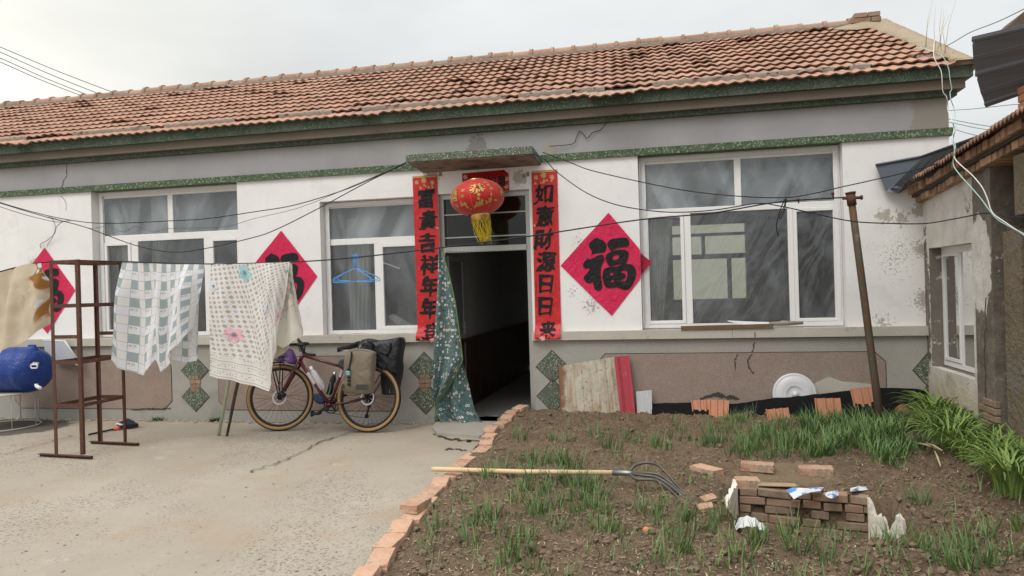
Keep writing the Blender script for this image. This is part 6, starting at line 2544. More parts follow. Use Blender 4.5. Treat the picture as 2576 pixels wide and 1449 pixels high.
ht_t, ht_b = BP(763, 889), BP(754.5, 909)
st_t, st_c = BP(872, 905), BP(866, 926)
fr = MB()
fr.tube([ht_t, ht_b], .022, 12)
fr.tube([ht_t + (ht_b - ht_t) * .25, BP(864, 924)], .0165, 10)
fr.tube([ht_b, bb], .021, 10)
fr.tube([BP(871, 908), bb], .0175, 10)
for s in (-1, 1):
    fr.tube([st_c + BNRM * s * .018, ra + BNRM * s * .06 + Vector((0, 0, .01))], .009, 8)
    fr.tube([bb + BNRM * s * .03, BP(850, 1018) + BNRM * s * .05, ra + BNRM * s * .062], .011, 8)
fr.tube([bb - BNRM * .036, bb + BNRM * .036], .026, 12)
fo = fr.build('frame', MT['frame'], bike)
ORG[fo] = ORG[bike]
p0, p1 = ht_b.lerp(bb, .27), ht_b.lerp(bb, .52)
d = MB()
d.tube([p0, p1], .0222, 10, caps=False)
d.build('decal', MT['decal'], fo)
d = MB()
p0, p1 = BP(871, 908).lerp(bb, .20), BP(871, 908).lerp(bb, .36)
d.tube([p0, p1], .0186, 10, caps=False)
d.build('decal', MT['decal'], fo)
f = MB()
crown = ht_b + (ht_b - ht_t) * .15
f.tube([crown - BNRM * .05, crown + BNRM * .05], .022, 8)
fax2 = Vector((.30, -1, BLEAN)).normalized()
for s in (-1, 1):
    f.tube([crown + BNRM * s * .048, crown.lerp(fa, .5) + fax2 * s * .058 + Vector((-.0, 0, 0)), fa + fax2 * s * .058], [.018, .016, .011], 10)
f.build('fork', MT['frame'], bike)
rk2 = MB()
for s in (-1, 1):
    for dx in (-.10, .02):
        rk2.tube([fa + fax2 * s * .07, fa + fax2 * s * .07 + Vector((dx, .02, .40))], .006, 6)
    rk2.tube([fa + fax2 * s * .07 + Vector((-.12, .02, .40)), fa + fax2 * s * .07 + Vector((.05, .02, .40))], .006, 6)
rk2.build('front_rack', MT['black'], bike)
s = MB()
sp = BP(880, 884)
s.tube([BP(871, 908), sp], .014, 8)
s.build('seat_post', MT['black'], bike)
s = MB()
# saddle: nose to the left, wide at the back
a, c = BP(849, 876), BP(905, 866)
dirx = (c - a).normalized()
vs, fs = [], []
prof = [(0, .012, .0), (.15, .022, .004), (.45, .03, .006), (.65, .05, .012), (.85, .075, .024), (1.0, .06, .028)]
for t, w_, h in prof:
    p = a.lerp(c, t)
    for k in range(9):
        q = -1 + k / 4
        vs.append(p + BNRM * w_ * q + Vector((0, 0, h - .02 * q * q + .01)))
    for k in range(9):
        q = 1 - k / 4
        vs.append(p + BNRM * w_ * q * .8 + Vector((0, 0, h - .045)))
m = 18
for j in range(len(prof) - 1):
    for k in range(m):
        fs.append((j * m + k, j * m + (k + 1) % m, (j + 1) * m + (k + 1) % m, (j + 1) * m + k))
fs += [tuple(range(m)), tuple(range((len(prof) - 1) * m, len(prof) * m))]
s.smooth = True
s.add(vs, fs)
s.build('saddle', MT['black'], bike)
s = MB()
s.tube([a + Vector((.05, 0, -.02)) + BNRM * .02, a.lerp(c, .35) + Vector((0, 0, -.045)) + BNRM * .02, a.lerp(c, .8) + Vector((0, 0, -.04)) + BNRM * .03], .004, 6)
s.build('saddle_rail', MT['steel'], bike)
# bars
h = MB()
stm = BP(766, 869)
h.tube([ht_t, stm], .016, 10)
clampp = BP(744, 866)
h.tube([stm, clampp], .017, 10)
h.build('stem', MT['black'], bike)
h = MB()
bar = clampp
bd = Vector((-.28, -1, .05)).normalized()
for s_ in (-1, 1):
    e = bar + bd * s_ * .20
    fwd = Vector((-1, .3, 0)).normalized()
    pts = [bar, bar + bd * s_ * .10, e, e + fwd * .07 + Vector((0, 0, .005)), e + fwd * .11 + Vector((0, 0, -.03)), e + fwd * .10 + Vector((0, 0, -.08)), e + fwd * .05 + Vector((0, 0, -.125)) + bd * s_ * .03, e - fwd * .06 + Vector((0, 0, -.135)) + bd * s_ * .05]
    h.tube(spline(pts, 5), .0155, 8)
    hood = e + fwd * .10
    h.tube([hood + Vector((0, 0, -.01)), hood + fwd * .05 + Vector((0, 0, .035)), hood + fwd * .06 + Vector((0, 0, .06))], [.02, .019, .013], 8)
    h.tube([hood + fwd * .045 + Vector((0, 0, .02)), hood + fwd * .05 + Vector((0, 0, -.06)), hood + fwd * .03 + Vector((0, 0, -.10))], .006, 6)
h.build('handlebar', MT['black'], bike)
h = MB()
h.tube(spline([clampp + Vector((-.02, 0, .03)), clampp + Vector((-.09, -.06, .03)), clampp + Vector((-.06, -.03, -.12)), crown + BNRM * .05, fa + BNRM * .08 + Vector((.02, 0, .12)), fa + BNRM * .07 + Vector((.03, 0, .03))], 6), .0035, 5)
h.tube([fa + BNRM * .06 + Vector((.03, 0, .05)), fa + BNRM * .06 + Vector((.09, 0, .015))], .026, 8)
h.build('brake_line', MT['black'], bike)
# drivetrain (far side) and cranks
c = MB()
cc = bb - BNRM * .045
N = 40
for r_, o in ((.092, 0), (.066, .008)):
    vs = []
    for (rr_, oo) in ((r_, 0), (r_ - .012, 0), (r_ - .012, .004), (r_, .004)):
        for i in range(N):
            a_ = 2 * math.pi * i / N
            q = rr_ * (1 + (.025 if i % 2 and rr_ == r_ else 0))
            vs.append(cc + Vector((math.cos(a_) * q, BLEAN * math.sin(a_) * q, math.sin(a_) * q)) + BNRM * (o + oo))
    c.add(vs, [(j * N + i, j * N + (i + 1) % N, ((j + 1) % 4) * N + (i + 1) % N, ((j + 1) % 4) * N + i) for j in range(4) for i in range(N)])
for i in range(4):
    a_ = rad(45 + 90 * i)
    c.tube([cc, cc + Vector((math.cos(a_) * .085, BLEAN * math.sin(a_) * .085, math.sin(a_) * .085))], .009, 6)
c.build('chainring', MT['black'], bike)
pedal1, pedal2 = BP(806, 1040, .10), BP(850, 995, -.10)
for p, sd in ((pedal1, 1), (pedal2, -1)):
    c = MB()
    root_ = bb + BNRM * .05 * sd
    tipc = Vector((p.x, p.y, p.z)) - BNRM * .04 * sd
    c.tube([root_, tipc], [.017, .013], 8)
    co = c.build('crank', MT['black'], bike)
    ORG[co] = ORG[bike]
    c = MB()
    c.box(p.x - .048, p.x + .048, p.y - .04, p.y + .04, p.z - .012, p.z + .012, bev=.005)
    c.box(p.x - .055, p.x - .04, p.y - .035, p.y + .035, p.z - .03, p.z + .03, bev=.004)
    c.build('pedal', MT['black'], co)
c = MB()
for i in range(7):
    r_ = .022 + .0075 * i
    c.tube([ra - BNRM * (.030 + .005 * (6 - i)), ra - BNRM * (.032 + .005 * (6 - i))], r_, 20)
c.build('sprocket', MT['spoke'], bike)
c = MB()
up = [ra + Vector((-.0, 0, .05)) - BNRM * .045, cc + Vector((.02, 0, .09))]
c.tube(up, .004, 5)
der = ra + Vector((-.02, 0, -.09)) - BNRM * .05
der2 = ra + Vector((-.055, 0, -.21)) - BNRM * .055
c.tube([der2 + Vector((-.02, 0, -.02)), cc + Vector((0, 0, -.09))], .0035, 5)
c.build('chain', MT['spoke'], bike)
c = MB()
c.tube([ra - BNRM * .05, der], .012, 8)
c.tube([der, der2], .010, 8)
for q in (der, der2):
    c.tube([q - BNRM * .006, q + BNRM * .006], .024, 12)
c.build('derailleur', MT['black'], bike)
c = MB()
rtop = []
for s_ in (-1, 1):
    A = ra + BNRM * s_ * .075
    t1, t2 = BP(893, 900, s_ * .065), BP(985, 905, s_ * .065)
    c.tube([A, t1], .006, 6)
    c.tube([A, t2], .006, 6)
    c.tube([t1, t2], .006, 6)
    rtop += [t1, t2]
c.tube([rtop[0], rtop[2]], .006, 6)
c.tube([rtop[1], rtop[3]], .006, 6)
c.build('rear_rack', MT['black'], bike)
c = MB()
q = BP(985, 976, -.06)
c.box(q.x - .05, q.x + .05, q.y - .006, q.y + .006, q.z - .06, q.z + .06, bev=.005)
co = c.build('reflector_plate', MT['black'], bike)


# soft bag from an outline: rounded in depth
def soft_bag(outline, off, depth, seed=0, puff=.5, crease=.012, n_ring=7, it=2):
    b = MB()
    pl = chaikin(outline, it)
    cx = sum(p[0] for p in pl) / len(pl)
    cy = sum(p[1] for p in pl) / len(pl)
    n = len(pl)
    vs, fs = [], []
    rings = []
    for k in range(n_ring + 1):
        t = k / n_ring                     # 0 back edge ... 1 front centre
        rings.append((math.sin(min(1, .12 + t * .88) * math.pi / 2) if False else 1, t))
    prof = [(.93, 0.0), (.99, .12), (1.0, .35), (1.0, .62), (.965, .83), (.86, .95), (.60, 1.0), (.30, 1.02)]
    for sc_, d_ in prof:
        for x, y in pl:
            p = BP(cx + (x - cx) * sc_, cy + (y - cy) * sc_, off)
            q = noise.noise(Vector((p.x * 9, p.z * 9, seed))) * crease + noise.noise(Vector((p.x * 24 + p.z * 9, p.z * 20, seed + 3))) * crease * .5
            vs.append(p + BNRM * (d_ * depth + q * (1.5 if d_ > .6 else .6)))
    m = len(prof)
    for j in range(m - 1):
        for i in range(n):
            fs.append((j * n + i, j * n + (i + 1) % n, (j + 1) * n + (i + 1) % n, (j + 1) * n + i))
    p = BP(cx, cy, off)
    vs.append(p + BNRM * depth * 1.03)
    vs.append(BP(cx, cy, off))
    fs += [((m - 1) * n + i, (m - 1) * n + (i + 1) % n, m * n) for i in range(n)]
    fs += [((i + 1) % n, i, m * n + 1) for i in range(n)]
    b.smooth = True
    b.add(vs, fs)
    return b


pn = empty('tan_pannier', BP(918, 990, .09), 'olive tan roll-top pannier hung on the rear rack of the bicycle', 'pannier')
b = soft_bag([(887, 892), (893, 888), (905, 886), (925, 884), (945, 886), (957, 891), (955, 915), (953, 945), (951, 975), (950, 988), (940, 991), (915, 992), (890, 989), (880, 984), (881, 965), (883, 930)], .085, .15, 1)
b.build('bag_body', MT['pannier'], pn)
b = soft_bag([(890, 892), (892, 884), (905, 879), (940, 880), (958, 888), (957, 897), (925, 895)], .10, .10, 4, crease=.01)
b.build('roll_top', MT['pannier'], pn)


def strap(name, pts, off, w, mat, parent):
    b = MB()
    P = [BP(x, y, off) for x, y in pts]
    for p, q in zip(P, P[1:]):
        b.beam(p, q, w, .006, up=BNRM)
    return b.build(name, MT[mat], parent)


strap('strap', [(908, 888), (908, 900), (902, 930), (902, 942)], .247, .02, 'black', pn)
strap('buckle', [(902, 928), (901, 938)], .252, .034, 'black', pn)
b = MB()
for x, y in ((902, 951), (902, 959), (902, 968)):
    p = BP(x, y, .245)
    b.box(p.x - .017, p.x + .017, p.y - .006, p.y + .004, p.z - .012, p.z + .012)
b.build('daisy_chain', MT['black'], pn)
b = MB()
for x0, x1, y0, y1 in ((916, 950, 968, 980), (881, 890, 967, 978)):
    p, q = BP(x0, y1, .236), BP(x1, y0, .236)
    b.add([BP(x0, y1, .243), BP(x1, y1, .243), BP(x1, y0, .243), BP(x0 + 4, y0, .243)], [(0, 1, 2, 3)])
b.build('reinforcement_patch', M('dark_brown_patch', (0.06, 0.05, 0.045), var=.2), pn, recalc=False)
b = MB()
p = BP(900.5, 939, .262)
b.box(p.x - .026, p.x + .026, p.y - .008, p.y + .008, p.z - .032, p.z + .018, bev=.008)
b.build('padlock_tag', M('aqua_tag', (0.25, 0.45, 0.55), rough=.4, bump=0), pn)
# black gear
bkb = empty('black_duffel', BP(955, 900, -.05), 'black waterproof bag strapped across the rear rack of the bicycle', 'bag')
b = soft_bag([(893, 905), (896, 880), (905, 862), (914, 852), (930, 850), (950, 856), (975, 853), (1000, 848), (1008, 847), (1007, 870), (1002, 900), (999, 935), (994, 943), (970, 938), (945, 925), (920, 915)], -.19, .24, 11, crease=.02, it=1)
b.build('bag_body', MT['blackbag'], bkb)
b = soft_bag([(912, 860), (925, 853), (945, 862), (950, 880), (940, 893), (920, 893), (908, 885)], .03, .11, 14, crease=.02)
b.build('stuffed_pouch', MT['blackbag'], bkb)
b = soft_bag([(955, 868), (970, 862), (992, 862), (988, 888), (975, 898), (955, 890)], .03, .07, 15, crease=.016)
b.build('side_pocket', MT['blackbag'], bkb)
strap('strap', [(950, 876), (965, 890), (985, 912), (992, 912)], .085, .05, 'black', bkb)
strap('strap', [(915, 880), (922, 872), (940, 862), (962, 860)], .145, .016, 'black', bkb)
b = MB()
b.tube([BP(915, 882, .15), BP(922, 871, .15)], .004, 5)
b.build('yellow_cord', M('yellow_cord', (.5, .45, .2), bump=0), bkb)
pb2 = empty('black_pannier', BP(975, 990, -.2), 'black pannier on the wall side of the rear wheel', 'pannier')
b = soft_bag([(945, 905), (1000, 903), (999, 935), (993, 960), (988, 990), (965, 995), (947, 992)], -.22, .14, 17, crease=.016, it=1)
b.build('bag_body', MT['blackbag'], pb2)
b = MB()
for y in (980, 985):
    b.add([BP(974, y, -.062), BP(986, y + .5, -.062), BP(986, y + 3.5, -.062), BP(974, y + 3, -.062)], [(0, 1, 2, 3)])
b.build('reflective_stripe', MT['decal'], pb2, recalc=False)
b = soft_bag([(858, 910), (866, 903), (880, 906), (884, 920), (878, 930), (866, 930), (858, 922)], .02, .07, 19, crease=.012)
b.build('cable_lock', MT['blackbag'], label='coiled black lock hanging under the bicycle saddle', cat='lock')
# bottles
def bottle(p0, p1, prof, mat, name, label, parts=()):
    ax_ = (p1 - p0)
    L_ = ax_.length
    q = ax_.to_track_quat('Z', 'Y').to_matrix()
    root = empty(name, p0, label, 'bottle')
    b = MB()
    b.lathe([(r_, t * L_) for t, r_ in prof], p0, 16, q)
    b.build('bottle_body', MT[mat], root)
    return root, q, L_


root, q, L_ = bottle(BP(815.5, 978, .03), BP(784, 923, .03), [(0, 0), (0, .034), (.55, .036), (.75, .033), (.86, .016), (.9, .014)], 'clear', 'water_bottle', 'clear plastic bottle caged on the down tube of the bicycle')
b = MB()
b.lathe([(.018, L_ * .88), (.018, L_ * 1.0), (0, L_ * 1.0)], BP(815.5, 978, .03), 12, q)
b.build('cap', MT['whiteplastic'], root)
root, q, L_ = bottle(BP(829.5, 992, .02), BP(845, 936, .02), [(0, 0), (0, .034), (.58, .035), (.74, .030), (.86, .016), (.9, .016)], 'black', 'steel_flask', 'slim black flask with silver cap caged on the seat tube of the bicycle')
b = MB()
b.lathe([(.020, L_ * .89), (.020, L_ * 1.0), (0, L_ * 1.0)], BP(829.5, 992, .02), 12, q)
b.build('cap', MT['steel'], root)
c = MB()
base = BP(829.5, 992, .02)
for a_ in (0.4, 1.6, 2.8, 4.1, 5.3):
    pts = [base + q @ Vector((.038 * math.cos(a_ + .25 * math.sin(t * 9)), .038 * math.sin(a_ + .25 * math.sin(t * 9)), L_ * t)) for t in [i / 12 * .55 for i in range(13)]]
    c.tube(pts, .0032, 5)
base2 = BP(815.5, 978, .03)
q2 = (BP(784, 923, .03) - base2).to_track_quat('Z', 'Y').to_matrix()
for a_ in (0.4, 2.5, 4.6):
    c.tube([base2 + q2 @ Vector((.038 * math.cos(a_), .038 * math.sin(a_), .2 * t)) for t in (0, .3, .6)], .003, 5)
c.build('bottle_cage', MT['steel'], bike)
b = soft_bag([(790, 992), (800, 989), (813, 995), (820, 1010), (815, 1017), (802, 1016), (792, 1006)], -.02, .07, 23, crease=.006)
b.build('tool_pouch', MT['navy'], label='small navy tool bottle slung under the down tube of the bicycle', cat='pouch')
b = soft_bag([(698, 905), (702, 886), (720, 872), (740, 876), (750, 896), (752, 914), (742, 919), (735, 908), (712, 912)], .03, .12, 27, crease=.022, it=1)
b.build('purple_bag', MT['purple'], label='crumpled purple plastic bag tied below the bicycle handlebar', cat='bag')
# ================================================================== garden edge and finds
def brick_mesh(seed):
    r = random.Random(seed)
    bm = bmesh.new()
    bmesh.ops.create_cube(bm, size=1.0)
    for v in bm.verts:
        v.co = Vector((v.co.x * .24, v.co.y * .115, v.co.z * .053 + .0265))
    bmesh.ops.bevel(bm, geom=list(bm.edges), offset=.004, segments=2, affect='EDGES', profile=.5)
    bmesh.ops.subdivide_edges(bm, edges=[e for e in bm.edges if e.calc_length() > .04], cuts=3, use_grid_fill=True)
    for v in bm.verts:
        n_ = noise.noise(v.co * 14 + Vector((seed * 3.1, 0, 0)))
        n2 = noise.noise(v.co * 45 + Vector((0, seed * 2.3, 0)))
        v.co += v.co.normalized() * (.004 * n_ + .0025 * n2)
        # chipped corners
        e = abs(v.co.x) / .12 + abs(v.co.y) / .057
        if e > 1.75 and r.random() < .5:
            v.co *= .965
    me = bpy.data.meshes.new('brick')
    bm.to_mesh(me)
    bm.free()
    me.materials.append(MT['brick'])
    for p in me.polygons:
        p.use_smooth = False
    return me


BRM = [brick_mesh(i) for i in range(5)]


def brick(loc, rot, label, group=None, mat=None, scale=(1, 1, 1), mi=None, name='brick'):
    o = bpy.data.objects.new(name, BRM[R.randrange(5) if mi is None else mi])
    COL.objects.link(o)
    o.location = loc
    o.rotation_euler = rot
    o.scale = scale
    tag(o, label, 'brick', group)
    return o


# one line of loose bricks laid end to end between yard and garden
CTRL = [(1322, 1019, .215), (1295, 1031, .215), (1262, 1062, .185), (1232, 1094, .155), (1207, 1133, .13), (1160, 1172, .118), (1110, 1217, .105), (1058, 1272, .095), (1003, 1330, .09), (962, 1379, .09), (921, 1434, .09), (888, 1480, .09)]
CP = []
for x_, y_, h_ in CTRL:
    q_ = WZ(x_, y_, h_)
    CP.append(Vector((q_.x, q_.y, h_)))
line = spline(CP, 24)
arc = [0.0]
for q0_, q1_ in zip(line, line[1:]):
    arc.append(arc[-1] + (q1_ - q0_).length)
ORD = ['first', 'second', 'third', 'fourth', 'fifth', 'sixth', 'seventh', 'eighth', 'ninth', 'tenth', 'eleventh', 'twelfth', 'thirteenth', 'fourteenth', 'fifteenth', 'sixteenth', 'seventeenth', 'eighteenth', 'nineteenth', 'twentieth']


def at_arc(s_):
    i_ = 0
    while i_ < len(arc) - 2 and arc[i_ + 1] < s_:
        i_ += 1
    f_ = (s_ - arc[i_]) / max(1e-6, arc[i_ + 1] - arc[i_])
    return line[i_].lerp(line[i_ + 1], f_)


nb = int((arc[-1] - .05) / .247)
for i in range(nb):
    q_ = at_arc(.05 + i * .247 + .12)
    q2_ = at_arc(.05 + i * .247 + .2)
    d_ = q2_ - q_
    yaw = math.atan2(d_.y, d_.x) + R.gauss(0, .07)
    far = i < nb / 2
    lb = 'edging brick, ' + (ORD[i] + ' from the door end of the row' if far else ORD[nb - 1 - i] + ' from the near end of the row at the picture bottom')
    brick((q_.x + R.gauss(0, .014), q_.y, q_.z - .054 + R.gauss(0, .005)), (R.gauss(0, .045), R.gauss(0, .04), yaw + R.gauss(0, .04)), lb, 'loose bricks edging the garden bed', scale=(1.02, 1.08, 1.1))
    # the course below it
    low_z = q_.z - .115
    if low_z > -.03:
        brick((q_.x + .012 + R.gauss(0, .006), q_.y + R.gauss(0, .05), low_z), (0, R.gauss(0, .02), yaw + R.gauss(0, .04)), 'half buried lower brick carrying the edging brick ' + (ORD[i] + ' from the door' if far else ORD[nb - 1 - i] + ' from the near end'), 'buried lower course of the garden edging', scale=(1.0, 1.0, 1.05))
p = WZ(1046, 1260, .155)
brick((p.x, p.y, .100), (.02, .03, rad(84)), 'pale brick set on top of the edging row in front of the fork handle', 'loose bricks edging the garden bed', scale=(1, 1.1, 1.1))

# loose bricks lying on the earth by the pit
for (px, py, yaw, lb) in ((1777, 1168, -48, 'pale brick lying askew on the soil, leftmost of the three behind the pit'), (1905, 1165, -8, 'orange brick lying flat behind the pit, middle of three'), (2052, 1172, -5, 'orange brick lying flat behind the pit, rightmost of three')):
    p = WZ(px, py, soil_base(.6, -2.3) + .06)
    brick((p.x, p.y, soil_z(p.x, p.y) - .008), (R.gauss(0, .04), R.gauss(0, .03), rad(yaw)), lb, 'loose bricks behind the pit', scale=(1.0, 1.0, 1.15))
p = WZ(1878, 1203, .15)
brick((p.x, p.y, .085), (.02, .03, rad(8)), 'dusty rounded brick on the left end of the low pit wall', 'loose bricks behind the pit', scale=(.7, 1, 1.25))

# low brick wall of the pit
pw = empty('pit_wall', (.86, -2.72, -.15), 'low wall of weathered bricks lining the back of the dug pit', 'brick wall')
W0, W1 = Vector((.47, -2.665, 0)), Vector((1.27, -2.815, 0))
wd = (W1 - W0).normalized()
wn_ = Vector((wd.y, -wd.x, 0))
b = MB()
rr = random.Random(77)
for rI in range(5):
    z0 = .105 - (rI + 1) * .060
    t = -.03 + (0 if rI % 2 else -.1) + rr.uniform(-.02, .02)
    while t < .84:
        L_ = rr.choice([.22, .2, .235, .115])
        gap = rr.uniform(.006, .02)
        if rI in (2, 3) and rr.random() < .45:
            gap = rr.uniform(.06, .11)
        a, c = max(0, t), min(.835, t + L_)
        if c - a > .03:
            b.tint = rr.uniform(.1, .95)
            dep = rr.uniform(-.012, .012)
            ctr = W0 + wd * ((a + c) / 2) + wn_ * dep
            mt_ = Matrix.Translation(ctr + Vector((0, 0, z0 + .027 + rr.gauss(0, .002)))) @ Matrix.Rotation(math.atan2(wd.y, wd.x) + rr.gauss(0, .05), 4, 'Z') @ Matrix.Rotation(rr.gauss(0, .035), 4, 'Y')
            b.box(-(c - a) / 2, (c - a) / 2, -.055, .055, -.0265, .0265, None) if False else None
            bm = bmesh.new()
            bmesh.ops.create_cube(bm, size=1)
            for v in bm.verts:
                v.co = Vector((v.co.x * (c - a), v.co.y * .11, v.co.z * .053))
            bmesh.ops.bevel(bm, geom=list(bm.edges), offset=.006, segments=2, affect='EDGES', profile=.5)
            b.bm(bm, mt_)
        t += L_ + gap
b.tint = None
b.build('brick_face', MT['brickold'], pw)
b = MB()
a0_, a1_ = W0 - wn_ * .03, W1 - wn_ * .03
b.add([a0_ + Vector((0, 0, .07)), a1_ + Vector((0, 0, .07)), a1_ + Vector((0, 0, -.32)), a0_ + Vector((0, 0, -.32))], [(0, 1, 2, 3)])
b.build('mud_backing', MT['clod'], pw)

# broken insulation boards at both ends of the pit
def ragged(name, base, tops, th, label, mat='foam', cat='board'):
    """upright broken sheet: base polyline on the ground, ragged top heights"""
    b = MB()
    n = len(base)
    vs = []
    for side in (0, 1):
        for (x, y, zb), zt in zip(base, tops):
            d = Vector(base[-1][:2]) - Vector(base[0][:2])
            nn = Vector((-d.y, d.x)).normalized() * th * side
            vs.append((x + nn.x, y + nn.y, zb))
            vs.append((x + nn.x + R.gauss(0, .004), y + nn.y + R.gauss(0, .004), zt + (R.gauss(0, .008) if side else 0)))
    fs = []
    for i in range(n - 1):
        a = i * 2
        fs.append((a, a + 2, a + 3, a + 1))
        q = 2 * n + a
        fs.append((q + 1, q + 3, q + 2, q))
        fs.append((a + 1, a + 3, q + 3, q + 1))
    fs += [(0, 1, 2 * n + 1, 2 * n), (2 * n - 2, 4 * n - 2, 4 * n - 1, 2 * n - 1)]
    b.add(vs, fs)
    return b.build(name, MT[mat], label=label, cat=cat)


def gp(px, py, z):
    p = WZ(px, py, z)
    return (p.x, p.y)


L0, L1 = Vector((.455, -2.70)), Vector((.33, -3.13))
pts, tops = [], []
for i in range(14):
    t = i / 13
    q = L0.lerp(L1, t)
    pts.append((q.x, q.y, -.22))
    tops.append(lerp(.135, .07, t) + R.uniform(-.012, .012) - (.02 if i > 11 else 0))
ragged('foam_board', pts, tops, -.035, 'broken white foam board standing along the left side of the pit')
Rr0, Rr1 = Vector((1.275, -2.83)), Vector((1.36, -3.28))
prof_ = [.10, .075, .03, -.02, .0, .01, .015, -.03, -.075, -.085, -.03, .01, .04, .05, .02, -.04]
pts, tops = [], []
q0, q1 = Vector((1.262, -2.90)), Vector((1.42, -3.12))
for i, pz in enumerate(prof_):
    t = i / (len(prof_) - 1)
    q = q0.lerp(q1, t)
    pts.append((q.x, q.y, -.2))
    tops.append(pz + R.uniform(-.01, .01))
ragged('foam_board', pts, tops, .03, 'torn white foam board with jagged top standing at the right end of the pit')
b = MB()
n = 12
vs = []
for i in range(n + 1):
    t = i / n
    for s_ in (0, 1):
        p = WZ(lerp(1845, 1925, t), lerp(1290, 1304, t) + (24 - 12 * t) * s_, .0)
        vs.append((p.x, p.y, -.055 + .05 * math.sin(t * math.pi) * (1 - .4 * s_) + .006 * math.sin(t * 50)))
b.smooth = True
b.add(vs, [(i * 2, i * 2 + 1, i * 2 + 3, i * 2 + 2) for i in range(n)])
b.build('crumpled_sheet', MT['rag'], label='crumpled white ribbed plastic lying in the pit by the left foam board', cat='plastic scrap', recalc=False)
for (pts, lb) in (([(1978, 1232), (1995, 1226), (2020, 1232), (2042, 1226), (2072, 1226), (2066, 1234), (2040, 1238), (2015, 1246), (1997, 1256)], 'blue and white torn plastic draped on the middle of the pit wall'),
                  ([(2138, 1228), (2155, 1224), (2178, 1224), (2184, 1232), (2160, 1235), (2140, 1237)], 'blue and white plastic scrap at the right end of the pit wall'),
                  ([(2072, 1240), (2090, 1236), (2108, 1232), (2110, 1246), (2092, 1254), (2080, 1250)], 'small white plastic tatter hanging from the pit wall bricks')):
    b = MB()
    P = [WZ(x, y, .125 + R.uniform(-.01, .02)) for x, y in pts]
    c = sum(P, Vector()) / len(P) + Vector((0, -.01, .022))
    fine = []
    b.add(P + [c], [(i, (i + 1) % len(P), len(P)) for i in range(len(P))])
    b.build('plastic_tatter', MT['plasticbag'], label=lb, cat='plastic scrap', recalc=False)
for k_, (px, py, yaw, lb) in enumerate(((1783, 1262, 30, 'chip of orange brick beside the left foam board'), (1775, 1280, 10, 'pale flat brick chip lowest beside the left foam board'))):
    p = WZ(px, py, .10)
    brick((p.x, p.y, soil_z(p.x, p.y) - .01), (.2, -.15, rad(yaw)), lb, 'brick chips by the pit', scale=(.42, .6, .7), name='brick_chip')
b = MB()
for i in range(2):
    p = WZ(1955, 1214 + i * 4, .125)
    vs = []
    b.box(p.x - .13, p.x + .13, p.y - .03, p.y + .03, .105 + i * .008, .117 + i * .008, bev=.004)
b.build('flat_slab', M('pale_flat_stone', (0.38, 0.27, 0.18), var=.25, bump=.5), label='thin broken slab lying on top of the pit wall', cat='slab')

# the four tined fork
fk = empty('garden_fork', (-.9, -2.8, .16), 'long handled iron garden fork lying across the brick edging and soil', 'garden fork')
h0 = WZ(1086, 1180, .15)
h1 = WZ(1545, 1189, .19)
h2 = WZ(1578, 1190, .193)
b = MB()
b.tube([h0, h0 + (h1 - h0) * .02, h0.lerp(h1, .5) + Vector((0, 0, -.008)), h1], [.0165, .019, .019, .018], 14)
b.build('handle', MT['ash'], fk)
b = MB()
b.tube([h1 - (h1 - h0).normalized() * .01, h2, WZ(1600, 1192, .192)], [.0225, .0205, .015], 12)
b.build('socket', MT['socket'], fk)
TIN = [([(1584, 1186, 0.205), (1596, 1172, 0.240), (1622, 1164, 0.270), (1650, 1168, 0.260), (1672, 1185, 0.220), (1700, 1217, 0.161), (1728, 1246, 0.119)]),
       ([(1590, 1190, 0.200), (1622, 1190, 0.220), (1655, 1194, 0.215), (1685, 1213, 0.170), (1712, 1237, 0.142), (1738, 1254, 0.110)]),
       ([(1590, 1192, 0.195), (1620, 1196, 0.205), (1650, 1200, 0.200), (1680, 1217, 0.165), (1708, 1240, 0.138), (1727, 1257, 0.110)]),
       ([(1585, 1194, 0.190), (1602, 1205, 0.185), (1640, 1207, 0.185), (1662, 1215, 0.165), (1690, 1236, 0.142), (1715, 1262, 0.110)])]
for tn in TIN:
    b = MB()
    pts = spline([WZ(x, y, z) for x, y, z in tn], 6)
    n = len(pts)
    b.tube(pts, [lerp(.0115, .008, i / n) for i in range(n)], 8)
    b.build('tine', MT['forge'], fk)

# things leaning on the plinth
def lean_sheet(name, px, ridges, mat, label, cat, Yb, Yt, zb=None, th=.003, amp=.006):
    """px: bottom-left, bottom-right, top-right, top-left"""
    b = MB()
    bl, br_, tr, tl_ = WY(*px[0], Yb), WY(*px[1], Yb), WY(*px[2], Yt), WY(*px[3], Yt)
    n = 60
    vs = []
    for i in range(n + 1):
        u = i / n
        o = amp * ridges(u)
        for v in range(7):
            p = bl.lerp(br_, u).lerp(tl_.lerp(tr, u), v / 6)
            vs.append(p + Vector((0, -o, 0)))
    b.add(vs, [(i * 7 + k, (i + 1) * 7 + k, (i + 1) * 7 + k + 1, i * 7 + k + 1) for i in range(n) for k in range(6)])
    o = b.build(name, mat, label=label, cat=cat, recalc=False)
    s_ = o.modifiers.new('thick', 'SOLIDIFY')
    s_.thickness = th
    return o


